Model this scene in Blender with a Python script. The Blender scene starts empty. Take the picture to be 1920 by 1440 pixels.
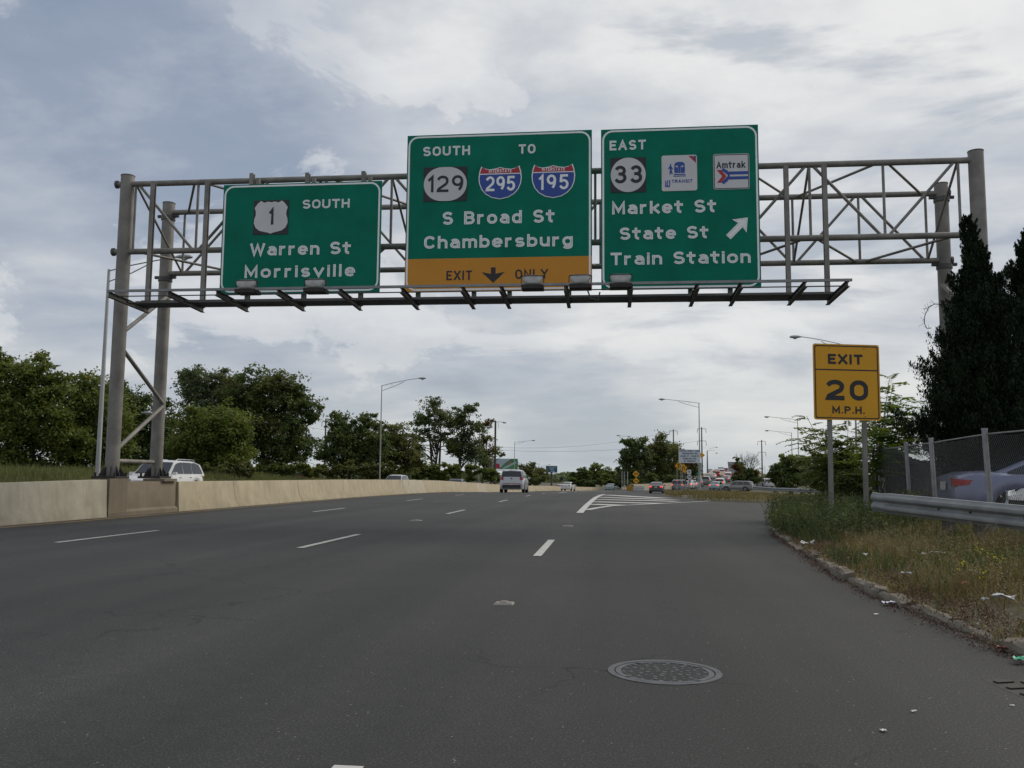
import bpy, math, random
import numpy as np
from mathutils import Vector, Matrix, Euler

# ------------------------------------------------------------------ camera
SC = bpy.context.scene
COL = SC.collection
F_PX = 1660.0                      # focal length in photo pixels (photo is 1920 wide)
CAM = Vector((0.0, 0.0, 1.05))
YAW, PITCH, ROLL = math.radians(6.22), math.radians(5.92), math.radians(0.48)
ROT = Euler((0, 0, YAW)).to_matrix() @ Euler((math.pi / 2 + PITCH, 0, 0)).to_matrix() @ Euler((0, 0, ROLL)).to_matrix()
cam_data = bpy.data.cameras.new('camera')
cam_data.sensor_width = 36.0
cam_data.lens = 36.0 * F_PX / 1920.0
cam_data.clip_start = 0.05
cam_data.clip_end = 6000
cam = bpy.data.objects.new('camera', cam_data)
COL.objects.link(cam)
cam.matrix_world = Matrix.Translation(CAM) @ ROT.to_4x4()
SC.camera = cam
FWD = ROT @ Vector((0, 0, -1))

# ------------------------------------------------------------------ sky and sun
SUN_AZ, SUN_EL = math.radians(52), math.radians(42)     # azimuth right of +Y
world = bpy.data.worlds.new('World')
SC.world = world
world.use_nodes = True
wt = world.node_tree
wt.nodes.clear()


def wn(t, **kw):
    n = wt.nodes.new(t)
    for k, v in kw.items():
        setattr(n, k, v)
    return n


def wmath(op, a, b=None, clamp=False):
    n = wn('ShaderNodeMath', operation=op, use_clamp=clamp)
    for i, v in enumerate((a, b)):
        if v is None:
            continue
        if isinstance(v, (int, float)):
            n.inputs[i].default_value = v
        else:
            wt.links.new(v, n.inputs[i])
    return n.outputs[0]


def wramp(fac, stops, interp='EASE'):
    n = wn('ShaderNodeValToRGB')
    n.color_ramp.interpolation = interp
    el = n.color_ramp.elements
    while len(el) < len(stops):
        el.new(0.5)
    for e, (p, c) in zip(el, stops):
        e.position = p
        e.color = (*c, 1) if len(c) == 3 else c
    wt.links.new(fac, n.inputs[0])
    return n.outputs[0]


def wmix(fac, a, b, blend='MIX'):
    n = wn('ShaderNodeMix', data_type='RGBA', blend_type=blend)
    for i, v in ((0, fac), (6, a), (7, b)):
        if isinstance(v, (int, float)):
            n.inputs[i].default_value = v
        elif isinstance(v, tuple):
            n.inputs[i].default_value = (*v, 1)
        else:
            wt.links.new(v, n.inputs[i])
    return n.outputs[2]


sky = wn('ShaderNodeTexSky', sky_type='NISHITA')
sky.sun_disc = False
sky.sun_elevation = SUN_EL
sky.sun_rotation = SUN_AZ
sky.air_density = 1.2
sky.dust_density = 2.0
tc = wn('ShaderNodeTexCoord')
sep = wn('ShaderNodeSeparateXYZ')
wt.links.new(tc.outputs['Generated'], sep.inputs[0])
zz = wmath('ADD', wmath('MAXIMUM', sep.outputs[2], 0.0), 0.17)
cu = wmath('DIVIDE', sep.outputs[0], zz)
cv = wmath('DIVIDE', sep.outputs[1], zz)
cmb = wn('ShaderNodeCombineXYZ')
wt.links.new(cu, cmb.inputs[0])
wt.links.new(cv, cmb.inputs[1])


def wnoise(vec, scale, detail, rough, dist, off=(0, 0, 0), stretch=(1, 1, 1), rot=0.0):
    mp = wn('ShaderNodeMapping')
    mp.inputs['Location'].default_value = off
    mp.inputs['Rotation'].default_value = (0, 0, rot)
    mp.inputs['Scale'].default_value = stretch
    wt.links.new(vec, mp.inputs[0])
    n = wn('ShaderNodeTexNoise')
    n.inputs['Scale'].default_value = scale
    n.inputs['Detail'].default_value = detail
    n.inputs['Roughness'].default_value = rough
    n.inputs['Distortion'].default_value = dist
    wt.links.new(mp.outputs[0], n.inputs['Vector'])
    return n.outputs[0]


nA = wnoise(cmb.outputs[0], 0.62, 7, 0.50, 0.35, off=(3.1, 1.7, 0), stretch=(1.0, 0.8, 1), rot=0.5)
nB = wnoise(cmb.outputs[0], 1.7, 8, 0.58, 0.25, off=(7.3, 4.4, 0), stretch=(0.8, 1.25, 1), rot=0.2)
nC = wnoise(tc.outputs['Generated'], 5.0, 8, 0.6, 0.2, off=(1.2, 0.4, 2.2), stretch=(1, 1, 2.4))
dens = wmath('ADD', wmath('ADD', wmath('MULTIPLY', nA, 0.55), wmath('MULTIPLY', nB, 0.27)), wmath('MULTIPLY', nC, 0.18))
# clouds thin out and glow toward the hidden sun
sd = Vector((math.sin(SUN_AZ) * math.cos(SUN_EL), math.cos(SUN_AZ) * math.cos(SUN_EL), math.sin(SUN_EL)))
dp = wn('ShaderNodeVectorMath', operation='DOT_PRODUCT')
wt.links.new(tc.outputs['Generated'], dp.inputs[0])
dp.inputs[1].default_value = sd
glow = wmath('POWER', wmath('MAXIMUM', dp.outputs['Value'], 0.0), 2.2)
lit = wmath('ADD', wmath('MULTIPLY', wmath('SUBTRACT', dens, 0.5), 3.7), wmath('ADD', wmath('MULTIPLY', glow, 0.34), 0.44))
cloud = wramp(lit, [(0.10, (0.32, 0.375, 0.475)), (0.36, (0.44, 0.485, 0.565)), (0.56, (0.585, 0.615, 0.66)), (0.78, (0.755, 0.765, 0.775)), (1.0, (0.88, 0.875, 0.855))], 'LINEAR')
# puffy bright cumulus heads, and soft grey undersides
nD = wnoise(tc.outputs['Generated'], 3.3, 10, 0.62, 0.35, off=(2.1, 5.3, 7.7), stretch=(1, 1, 1.7))
puff = wramp(nD, [(0.555, (0, 0, 0)), (0.60, (0.75, 0.75, 0.75)), (0.70, (1, 1, 1))])
elw = wramp(sep.outputs[2], [(0.03, (0, 0, 0)), (0.12, (1, 1, 1)), (0.34, (1, 1, 1)), (0.55, (0.15, 0.15, 0.15))])
cloud = wmix(wmath('MULTIPLY', wmath('MULTIPLY', puff, elw), 0.62), cloud, (0.82, 0.83, 0.835))
under = wramp(wnoise(tc.outputs['Generated'], 2.6, 7, 0.55, 0.3, off=(6.1, 2.2, 4.9), stretch=(1, 1, 4.0)), [(0.56, (0, 0, 0)), (0.66, (1, 1, 1))])
cloud = wmix(wmath('MULTIPLY', under, 0.6), cloud, (0.33, 0.39, 0.48))
hazef = wramp(sep.outputs[2], [(0.0, (1, 1, 1)), (0.03, (0.8, 0.8, 0.8)), (0.18, (0.12, 0.12, 0.12)), (0.32, (0, 0, 0))])
cloud = wmix(wmath('MULTIPLY', hazef, 0.66), cloud, (0.53, 0.57, 0.565))
skyc = wmix(1.0, sky.outputs[0], (0.09, 0.09, 0.09), 'MULTIPLY')
gap = wramp(dens, [(0.30, (1, 1, 1)), (0.44, (0, 0, 0))])
gap = wmath('MULTIPLY', gap, 0.55)
final = wmix(gap, cloud, skyc)
bg = wn('ShaderNodeBackground')
bg.inputs['Strength'].default_value = 1.0
wt.links.new(final, bg.inputs[0])
wo = wn('ShaderNodeOutputWorld')
wt.links.new(bg.outputs[0], wo.inputs[0])

sun_data = bpy.data.lights.new('sun', 'SUN')
sun_data.energy = 1.6
sun_data.angle = math.radians(26)
sun_data.color = (1.0, 0.92, 0.80)
sun = bpy.data.objects.new('sun', sun_data)
COL.objects.link(sun)
sun.rotation_euler = sd.to_track_quat('Z', 'Y').to_euler()
sun.location = (60, 40, 80)

SC.view_settings.view_transform = 'Standard'
SC.view_settings.look = 'None'
SC.view_settings.exposure = 0.0
SC.view_settings.gamma = 1.0
SC.view_settings.use_curve_mapping = False
SC.render.engine = 'CYCLES'
SC.cycles.max_bounces = 6
SC.cycles.transparent_max_bounces = 8

# ------------------------------------------------------------------ unprojection and terrain


def ray(px, py):
    v = Vector(((px - 960.0) / F_PX, (720.0 - py) / F_PX, -1.0))
    return (ROT @ v)


def at(px, py, d):
    "point seen at (px,py) at depth d along the camera axis"
    return CAM + ray(px, py) * d


def on_y(px, py, Y):
    r = ray(px, py)
    return CAM + r * ((Y - CAM.y) / r.y)


def project(p):
    v = ROT.transposed() @ (Vector(p) - CAM)
    return (960 + F_PX * v.x / -v.z, 720 - F_PX * v.y / -v.z, -v.z)


def lerp(a, b, t):
    return a + (b - a) * t


def interp(tab, x):
    return float(np.interp(x, [t[0] for t in tab], [t[1] for t in tab]))


P_TAB = [(-60, 0), (40, 0), (52, -0.05), (63, -0.15), (90, -0.62), (115, -1.05), (150, -1.42), (190, -2.05), (250, -2.9), (400, -3.8), (900, -4.2), (4000, -4.2)]
RL_TAB = [(60, -10.0), (95, -1.5), (125, 1.6), (140, 3.5), (150, 6.5), (165, 11.7), (230, 24.5), (300, 34.0), (420, 52.0), (900, 120.0)]
E_TAB = [(90, -0.62), (115, -1.05), (150, -1.15), (185, -0.85), (230, 0.5), (300, 2.2), (360, 3.3), (430, 3.8), (520, 2.5), (700, -4.2)]
CURB_TAB = [(-14, 2.6), (3, 2.56), (6, 2.45), (8, 2.40), (10, 2.47), (13.3, 2.78), (16.8, 3.10), (18.7, 3.38), (20.3, 3.9)]


def sm(x, a, b):
    t = np.clip((np.asarray(x, float) - a) / (b - a), 0, 1)
    return t * t * (3 - 2 * t)


def barrier_x(y):
    "right toe of the median barrier"
    y = np.asarray(y, float)
    k = np.clip(y - 110, 0, 120)
    return -11.7 + 0.0017 * k * k + np.where(y > 230, (y - 230) * 0.41, 0)


def gz(x, y):
    "height of the paved / open surface"
    x = np.asarray(x, float)
    y = np.asarray(y, float)
    P = np.interp(y, *zip(*P_TAB))
    c = np.interp(y, *zip(*RL_TAB)) + 7
    E = np.interp(y, *zip(*E_TAB))
    w = sm(np.abs(x - c), 8.5, 24)
    w = np.where(y > 112, w, 1)
    z = E + (P - E) * w
    z = z - 0.42 * sm(x, 8, 16) * sm(y, 42, 60) * (1 - sm(y, 95, 120))
    z = z - 0.12 * sm(-x, 12.7, 15) * (1 - sm(-x, 23, 25))
    z = z + 0.9 * sm(x, 26, 36) * sm(y, 140, 165) * (1 - sm(y, 230, 300)) * (x > c + 9)
    z = z + 0.85 * sm(-x, 25, 29) * (1 - sm(y, 70, 120)) + 0.5 * sm(-x, 25, 32) * sm(y, 70, 120)
    return z


def island_left(y):
    return np.interp(y, [39, 41, 54, 70, 88, 100], [5.5, 4.0, 3.3, 4.2, 6.5, 9.5])


def ramp_low(x):
    return np.interp(x, [3.4, 4.4, 6, 9, 20, 60], [20.0, 21.6, 23.2, 24.8, 26.5, 28])


def ramp_high(x):
    return np.interp(x, [3.5, 4.2, 6, 9, 20, 60], [41.5, 39.6, 38.6, 38.0, 37.2, 37.2])


def main_right(y):
    y = np.asarray(y, float)
    a = np.interp(y, *zip(*CURB_TAB))
    b = np.interp(y, [20.3, 22, 39, 41, 54, 70, 88, 100, 112], [3.9, 5.5, 5.5, 4.0, 3.3, 4.2, 6.5, 9.5, 14])
    c = barrier_x(y) + 14.0
    return np.where(y < 20.3, a, np.where(y < 112, b, np.minimum(b, np.maximum(c, barrier_x(y) + 12))))


def paved(x, y):
    "mask of where the bare ground sheet is sunk under a pavement"
    x = np.asarray(x, float)
    y = np.asarray(y, float)
    m = (x > -24.6) & (x < main_right(y) + 0.05)
    m |= (x > 3.4) & (x < 60) & (y > ramp_low(x) - 0.05) & (y < ramp_high(x) + 0.05)
    c = np.interp(y, *zip(*RL_TAB)) + 7
    m |= (y > 95) & (y < 700) & (np.abs(x - c) < 8.2)
    return m


def verge(x, y):
    "height of grass verge right of the kerb, berm swelling toward the fence"
    z = gz(x, y)
    d = np.asarray(x, float) - np.interp(y, *zip(*CURB_TAB))
    inn = (np.asarray(y) < 24) & (d > 0)
    z = np.where(inn, z + 0.055 + 0.14 * sm(d, 0.15, 2.2), z)
    isl = (np.asarray(y) > 38) & (np.asarray(y) < 105) & (np.asarray(x) > 3)
    z = np.where(isl, z + 0.07, z)
    return z


def surf(x, y):
    return float(np.where(paved(x, y), gz(x, y), verge(x, y)))


def ground_hit(px, py):
    r = ray(px, py)
    t0, t = 0.5, 0.5
    while t < 900:
        p = CAM + r * t
        if p.z < float(gz(p.x, p.y)):
            break
        t0 = t
        t *= 1.01
    for _ in range(25):
        m = (t0 + t) / 2
        p = CAM + r * m
        if p.z < float(gz(p.x, p.y)):
            t = m
        else:
            t0 = m
    return CAM + r * t


# ------------------------------------------------------------------ materials
MATS = {}


class NT:
    def __init__(self, name):
        self.m = bpy.data.materials.new(name)
        self.m.use_nodes = True
        self.t = self.m.node_tree
        self.b = self.t.nodes['Principled BSDF']
        self.tc = None
        MATS[name] = self.m

    def n(self, typ, **kw):
        n = self.t.nodes.new(typ)
        for k, v in kw.items():
            setattr(n, k, v)
        return n

    def l(self, a, b):
        self.t.links.new(a, b)

    def coord(self, kind='Object'):
        if self.tc is None:
            self.tc = self.n('ShaderNodeTexCoord')
        return self.tc.outputs[kind]

    def geo(self):
        return self.n('ShaderNodeNewGeometry').outputs['Position']

    def noise(self, scale, detail=4, rough=0.55, vec=None, stretch=None, dist=0.0):
        v = vec if vec is not None else self.geo()
        if stretch:
            mp = self.n('ShaderNodeMapping')
            mp.inputs['Scale'].default_value = stretch
            self.l(v, mp.inputs[0])
            v = mp.outputs[0]
        n = self.n('ShaderNodeTexNoise')
        n.inputs['Scale'].default_value = scale
        n.inputs['Detail'].default_value = detail
        n.inputs['Roughness'].default_value = rough
        n.inputs['Distortion'].default_value = dist
        self.l(v, n.inputs['Vector'])
        return n.outputs[0]

    def ramp(self, fac, stops, interp='LINEAR'):
        n = self.n('ShaderNodeValToRGB')
        n.color_ramp.interpolation = interp
        el = n.color_ramp.elements
        while len(el) < len(stops):
            el.new(0.5)
        for e, (p, c) in zip(el, stops):
            e.position = p
            e.color = (*c, 1) if isinstance(c, tuple) else (c, c, c, 1)
        self.l(fac, n.inputs[0])
        return n.outputs[0]

    def mix(self, fac, a, b, blend='MIX'):
        n = self.n('ShaderNodeMix', data_type='RGBA', blend_type=blend)
        for i, v in ((0, fac), (6, a), (7, b)):
            if isinstance(v, (int, float)):
                n.inputs[i].default_value = v
            elif isinstance(v, tuple):
                n.inputs[i].default_value = (*v, 1)
            else:
                self.l(v, n.inputs[i])
        return n.outputs[2]

    def math(self, op, a, b):
        n = self.n('ShaderNodeMath', operation=op)
        for i, v in enumerate((a, b)):
            if isinstance(v, (int, float)):
                n.inputs[i].default_value = v
            else:
                self.l(v, n.inputs[i])
        return n.outputs[0]

    def color(self, c):
        if isinstance(c, tuple):
            self.b.inputs['Base Color'].default_value = (*c, 1)
        else:
            self.l(c, self.b.inputs['Base Color'])

    def bump(self, h, strength=0.3, dist=0.01):
        n = self.n('ShaderNodeBump')
        n.inputs['Strength'].default_value = strength
        n.inputs['Distance'].default_value = dist
        self.l(h, n.inputs['Height'])
        self.l(n.outputs[0], self.b.inputs['Normal'])

    def set(self, **kw):
        for k, v in kw.items():
            self.b.inputs[k.replace('_', ' ')].default_value = v
        return self.m


def plain(name, c, rough=0.6, metal=0.0, var=0.12, scale=3.0, spec=0.5, coat=0.0):
    k = NT(name)
    lo = tuple(max(0, x * (1 - var)) for x in c)
    hi = tuple(min(1, x * (1 + var)) for x in c)
    k.color(k.ramp(k.noise(scale, 5, 0.6), [(0.3, lo), (0.7, hi)]))
    k.set(Roughness=rough, Metallic=metal)
    k.b.inputs['Specular IOR Level'].default_value = spec
    k.b.inputs['Coat Weight'].default_value = coat
    return k.m


def make_asphalt(name, tone=1.0, warm=0.0):
    k = NT(name)
    g = k.geo()
    fine = k.noise(95, 3, 0.7, g)
    mid = k.noise(9, 5, 0.6, g)
    big = k.noise(0.22, 4, 0.55, g)
    track = k.noise(0.9, 3, 0.5, g, stretch=(1.0, 0.025, 1))
    base = k.ramp(fine, [(0.30, tuple(tone * x for x in (0.021, 0.0215, 0.021))), (0.56, tuple(tone * x for x in (0.040, 0.0402, 0.0385))), (0.70, tuple(tone * x for x in (0.12, 0.118, 0.112)))])
    base = k.mix(0.55, base, k.ramp(mid, [(0.3, 0.62), (0.7, 1.32)]), 'MULTIPLY')
    base = k.mix(0.8, base, k.ramp(track, [(0.30, (0.66, 0.67, 0.69)), (0.5, (0.97, 0.97, 0.97)), (0.70, (1.30, 1.29, 1.26))]), 'MULTIPLY')
    base = k.mix(0.7, base, k.ramp(big, [(0.32, 0.74), (0.68, 1.26)]), 'MULTIPLY')
    # pale grit specks
    vor = k.n('ShaderNodeTexVoronoi')
    vor.inputs['Scale'].default_value = 24
    k.l(g, vor.inputs['Vector'])
    sp = k.ramp(vor.outputs['Distance'], [(0.07, 1.0), (0.11, 0.0)])
    gate = k.ramp(k.noise(6.7, 2, 0.5, g), [(0.54, 0.0), (0.60, 1.0)])
    base = k.mix(k.math('MULTIPLY', sp, gate), base, (0.30, 0.29, 0.27))
    # hairline cracks, only here and there
    cr = k.n('ShaderNodeTexVoronoi', feature='DISTANCE_TO_EDGE')
    cr.inputs['Scale'].default_value = 0.55
    wv = k.n('ShaderNodeVectorMath', operation='ADD')
    nv = k.n('ShaderNodeTexNoise')
    nv.inputs['Scale'].default_value = 1.6
    nv.inputs['Detail'].default_value = 6
    k.l(g, nv.inputs['Vector'])
    k.l(g, wv.inputs[0])
    k.l(nv.outputs['Color'], wv.inputs[1])
    k.l(wv.outputs[0], cr.inputs['Vector'])
    cm = k.ramp(cr.outputs['Distance'], [(0.0, 1.0), (0.010, 0.0)])
    cg = k.ramp(k.noise(0.35, 2, 0.5, g), [(0.48, 0.0), (0.56, 0.85)])
    base = k.mix(k.math('MULTIPLY', cm, cg), base, (0.012, 0.012, 0.013))
    if warm:
        base = k.mix(warm, base, (1.08, 1.0, 0.88), 'MULTIPLY')
    k.color(base)
    k.l(k.ramp(mid, [(0.3, 0.78), (0.7, 0.9)]), k.b.inputs['Roughness'])
    k.b.inputs['Specular IOR Level'].default_value = 0.35
    k.bump(k.noise(120, 2, 0.6, g), 0.5, 0.006)
    return k.m


def make_concrete(name, c, stain=0.35):
    k = NT(name)
    g = k.geo()
    base = k.ramp(k.noise(2.2, 6, 0.62, g), [(0.3, tuple(x * 0.86 for x in c)), (0.7, tuple(min(1, x * 1.1) for x in c))])
    streak = k.noise(2.6, 4, 0.6, g, stretch=(1.2, 1.2, 0.16))
    base = k.mix(stain, base, k.ramp(streak, [(0.30, (0.66, 0.64, 0.60)), (0.55, (1, 1, 1))]), 'MULTIPLY')
    base = k.mix(0.5, base, k.ramp(k.noise(0.6, 4, 0.6, g), [(0.3, 0.82), (0.7, 1.12)]), 'MULTIPLY')
    base = k.mix(0.6, base, k.ramp(k.noise(38, 4, 0.7, g), [(0.27, 0.62), (0.42, 1.0)]), 'MULTIPLY')
    k.color(base)
    k.set(Roughness=0.9)
    k.b.inputs['Specular IOR Level'].default_value = 0.2
    k.bump(k.noise(30, 5, 0.65, g), 0.35, 0.01)
    return k.m


def make_leaf(name, c1, c2, c3, dry=None, trans=0.35, scale=0.45, spec=0.3):
    k = NT(name)
    g = k.geo()
    a = k.noise(scale, 3, 0.6, g)
    col = k.ramp(a, [(0.30, c1), (0.5, c2), (0.72, c3)])
    f = k.noise(6.5, 2, 0.6, g)
    col = k.mix(0.7, col, k.ramp(f, [(0.3, 0.62), (0.7, 1.45)]), 'MULTIPLY')
    if dry:
        m = k.ramp(k.noise(scale * 1.9, 3, 0.6, g), [(0.62, 0.0), (0.72, 0.75)])
        col = k.mix(m, col, dry)
    k.color(col)
    k.set(Roughness=0.6)
    k.b.inputs['Specular IOR Level'].default_value = spec
    if trans:
        tr = k.n('ShaderNodeBsdfTranslucent')
        tc2 = k.mix(1.0, col, (1.25, 1.25, 0.7), 'MULTIPLY')
        k.l(tc2, tr.inputs[0])
        ms = k.n('ShaderNodeMixShader')
        ms.inputs[0].default_value = trans
        out = k.t.nodes['Material Output']
        k.l(k.b.outputs[0], ms.inputs[1])
        k.l(tr.outputs[0], ms.inputs[2])
        k.l(ms.outputs[0], out.inputs[0])
    return k.m


def emis(name, c, e, s):
    k = NT(name)
    k.color(c)
    k.b.inputs['Emission Color'].default_value = (*e, 1)
    k.b.inputs['Emission Strength'].default_value = s
    k.set(Roughness=0.25)
    return k.m


make_asphalt('asphalt', 1.0)
make_asphalt('asphalt_shoulder', 1.0, 0.35)
make_concrete('barrier_concrete', (0.42, 0.36, 0.255), 0.45)
make_concrete('barrier_concrete_grey', (0.40, 0.365, 0.285), 0.6)
make_concrete('barrier_concrete_pale', (0.45, 0.40, 0.305), 0.35)
make_concrete('pedestal_concrete', (0.215, 0.182, 0.132), 0.35)
make_concrete('kerb_concrete', (0.215, 0.19, 0.155), 0.7)
make_concrete('far_concrete', (0.46, 0.40, 0.30), 0.2)
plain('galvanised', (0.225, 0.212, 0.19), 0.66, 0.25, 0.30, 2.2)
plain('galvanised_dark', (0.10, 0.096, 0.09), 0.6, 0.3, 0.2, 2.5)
plain('rail_metal', (0.26, 0.27, 0.27), 0.6, 0.25, 0.2, 3.0)
plain('grey_pole', (0.38, 0.38, 0.37), 0.55, 0.3, 0.12, 1.5)
plain('rust', (0.12, 0.085, 0.065), 0.9, 0.0, 0.35, 6)
plain('black_iron', (0.035, 0.03, 0.028), 0.75, 0.1, 0.3, 8)
plain('lamp_glass', (0.42, 0.42, 0.40), 0.28, 0.0, 0.2, 8)
plain('lamp_housing', (0.36, 0.37, 0.37), 0.5, 0.3, 0.12, 8)
plain('manhole_iron', (0.105, 0.110, 0.116), 0.6, 0.35, 0.25, 9)
plain('manhole_dark', (0.040, 0.036, 0.031), 0.8, 0.1, 0.3, 20)
plain('road_white', (0.50, 0.49, 0.46), 0.75, 0, 0.16, 7)
plain('road_white_worn', (0.40, 0.39, 0.36), 0.8, 0, 0.28, 9)
plain('road_yellow', (0.26, 0.18, 0.075), 0.8, 0, 0.35, 5)
plain('sign_green', (0.002, 0.170, 0.108), 0.55, 0, 0.17, 1.1, 0.12)
plain('sign_yellow', (0.60, 0.255, 0.022), 0.5, 0, 0.07, 1.0, 0.35)
plain('exit_yellow', (0.68, 0.33, 0.012), 0.45, 0, 0.05, 1.5, 0.35)
plain('sign_white', (0.60, 0.60, 0.60), 0.5, 0, 0.06, 2)
plain('letter_white', (0.86, 0.88, 0.88), 0.45, 0, 0.05, 3)
plain('button', (0.40, 0.42, 0.43), 0.4, 0, 0.2, 3)
plain('sign_black', (0.014, 0.014, 0.016), 0.5, 0, 0.2, 3)
plain('sign_red', (0.42, 0.02, 0.035), 0.5, 0, 0.08, 3)
plain('sign_blue', (0.02, 0.065, 0.32), 0.5, 0, 0.08, 3)
plain('sign_back', (0.32, 0.33, 0.34), 0.5, 0.5, 0.15, 3)
plain('sign_white_far', (0.60, 0.63, 0.66), 0.6, 0, 0.05, 1)
plain('sign_ink', (0.06, 0.09, 0.16), 0.6, 0, 0.1, 1)
plain('tyre', (0.018, 0.018, 0.018), 0.85, 0, 0.2, 6)
plain('rim', (0.36, 0.37, 0.38), 0.35, 0.8, 0.1, 6)
plain('trim_black', (0.02, 0.02, 0.022), 0.6, 0, 0.1, 6)
plain('chrome', (0.55, 0.56, 0.58), 0.25, 0.9, 0.05, 6)
plain('tail_red', (0.40, 0.015, 0.015), 0.25, 0, 0.1, 6, 0.5, 0.5)
plain('head_glass', (0.60, 0.63, 0.66), 0.15, 0.2, 0.05, 6)
plain('plate', (0.55, 0.54, 0.48), 0.5, 0, 0.1, 6)
plain('wood_pole', (0.085, 0.07, 0.055), 0.9, 0, 0.3, 5)
plain('bark', (0.065, 0.052, 0.040), 0.95, 0, 0.35, 6)
plain('bark_grey', (0.11, 0.10, 0.085), 0.95, 0, 0.3, 6)
plain('drain_iron', (0.050, 0.046, 0.040), 0.9, 0, 0.3, 12)
plain('fence_wire', (0.17, 0.175, 0.18), 0.6, 0.2, 0.15, 8)
plain('fence_post', (0.30, 0.30, 0.30), 0.55, 0.4, 0.2, 7)
plain('board', (0.115, 0.100, 0.082), 0.9, 0, 0.3, 3)
plain('paper', (0.66, 0.68, 0.78), 0.8, 0, 0.06, 12)
plain('plastic_white', (0.55, 0.55, 0.54), 0.6, 0, 0.15, 14)
plain('wrapper_red', (0.42, 0.16, 0.12), 0.6, 0, 0.5, 26)
plain('wrapper_green', (0.02, 0.35, 0.20), 0.5, 0, 0.2, 20)
plain('brick_red', (0.20, 0.09, 0.06), 0.9, 0, 0.3, 2)
plain('roof_dark', (0.05, 0.045, 0.04), 0.9, 0, 0.3, 2)
emis('brake_lit', (0.5, 0.02, 0.02), (1.0, 0.06, 0.05), 1.6)
emis('signal_lit', (0.7, 0.3, 0.1), (1.0, 0.55, 0.30), 1.3)
gk = NT('car_glass')
gk.color((0.018, 0.022, 0.026))
gk.set(Roughness=0.06)
gk.b.inputs['Specular IOR Level'].default_value = 0.6
gk = NT('far_wire')
gk.color((0.09, 0.09, 0.09))


def paint(name, c, metal=0.0):
    return plain(name, c, 0.32, metal, 0.03, 2.0, 0.5, 0.6)


paint('paint_white', (0.66, 0.66, 0.64))
paint('paint_silver', (0.46, 0.47, 0.49), 0.3)
paint('paint_grey', (0.13, 0.135, 0.145), 0.4)
paint('paint_pewter', (0.20, 0.20, 0.195), 0.4)
paint('paint_black', (0.012, 0.013, 0.016))
paint('paint_red', (0.28, 0.02, 0.02))
paint('paint_maroon', (0.12, 0.025, 0.03))
paint('paint_violet', (0.19, 0.205, 0.31), 0.3)
paint('paint_blue', (0.20, 0.26, 0.36), 0.4)
paint('paint_teal', (0.24, 0.33, 0.34), 0.4)
paint('paint_cream', (0.58, 0.55, 0.47))

make_leaf('leaf_mid', (0.088, 0.118, 0.028), (0.125, 0.16, 0.038), (0.185, 0.21, 0.052), (0.22, 0.20, 0.035))
make_leaf('leaf_dark', (0.068, 0.10, 0.036), (0.098, 0.132, 0.042), (0.14, 0.17, 0.050), (0.15, 0.105, 0.04))
make_leaf('leaf_olive', (0.095, 0.105, 0.038), (0.13, 0.14, 0.046), (0.17, 0.17, 0.056), (0.17, 0.11, 0.05))
make_leaf('leaf_grey', (0.085, 0.115, 0.060), (0.115, 0.145, 0.075), (0.15, 0.175, 0.085))
make_leaf('leaf_lime', (0.12, 0.18, 0.04), (0.17, 0.24, 0.055), (0.26, 0.31, 0.07), (0.40, 0.36, 0.07), 0.45, 0.9)
make_leaf('leaf_autumn', (0.10, 0.055, 0.022), (0.13, 0.075, 0.026), (0.16, 0.10, 0.03))
make_leaf('juniper_leaf', (0.014, 0.022, 0.013), (0.022, 0.034, 0.019), (0.036, 0.050, 0.026), None, 0.0, 1.3, 0.04)
make_leaf('weed_green', (0.055, 0.080, 0.030), (0.082, 0.108, 0.040), (0.12, 0.14, 0.050), (0.17, 0.15, 0.06), 0.3, 1.3)
make_leaf('grass_dry', (0.13, 0.095, 0.050), (0.21, 0.165, 0.092), (0.30, 0.25, 0.15), (0.09, 0.11, 0.035), 0.3, 1.1)
make_leaf('grass_island', (0.11, 0.10, 0.040), (0.18, 0.145, 0.062), (0.25, 0.19, 0.085), (0.08, 0.10, 0.03), 0.2, 0.35)
make_leaf('weed_left', (0.085, 0.10, 0.038), (0.13, 0.145, 0.052), (0.18, 0.18, 0.07), (0.17, 0.13, 0.06), 0.3, 0.5)
make_leaf('weed_red', (0.060, 0.028, 0.020), (0.085, 0.042, 0.028), (0.12, 0.07, 0.04), None, 0.2, 2.0)
make_leaf('flower_yellow', (0.45, 0.40, 0.03), (0.55, 0.50, 0.04), (0.62, 0.55, 0.05), None, 0.3, 2.0)

k = NT('soil')
g = k.geo()
b_ = k.ramp(k.noise(7, 6, 0.65, g), [(0.3, (0.050, 0.040, 0.028)), (0.55, (0.095, 0.076, 0.050)), (0.75, (0.16, 0.13, 0.09))])
far = k.ramp(k.noise(0.12, 5, 0.6, g), [(0.35, (0.050, 0.065, 0.026)), (0.6, (0.10, 0.09, 0.045))])
k.color(k.mix(0.45, b_, far))
k.set(Roughness=0.95)
k.bump(k.noise(14, 6, 0.7, g), 0.8, 0.05)

# ------------------------------------------------------------------ mesh helpers


def tag(o, label=None, cat=None, group=None, kind=None):
    if label:
        o['label'] = label
    if cat:
        o['category'] = cat
    if group:
        o['group'] = group
    if kind:
        o['kind'] = kind
    return o


def empty(name, loc=(0, 0, 0), rz=0.0, label=None, cat=None, group=None, kind=None):
    o = bpy.data.objects.new(name, None)
    o.empty_display_size = 0.3
    COL.objects.link(o)
    o.location = loc
    o.rotation_euler = (0, 0, rz)
    return tag(o, label, cat, group, kind)


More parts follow.
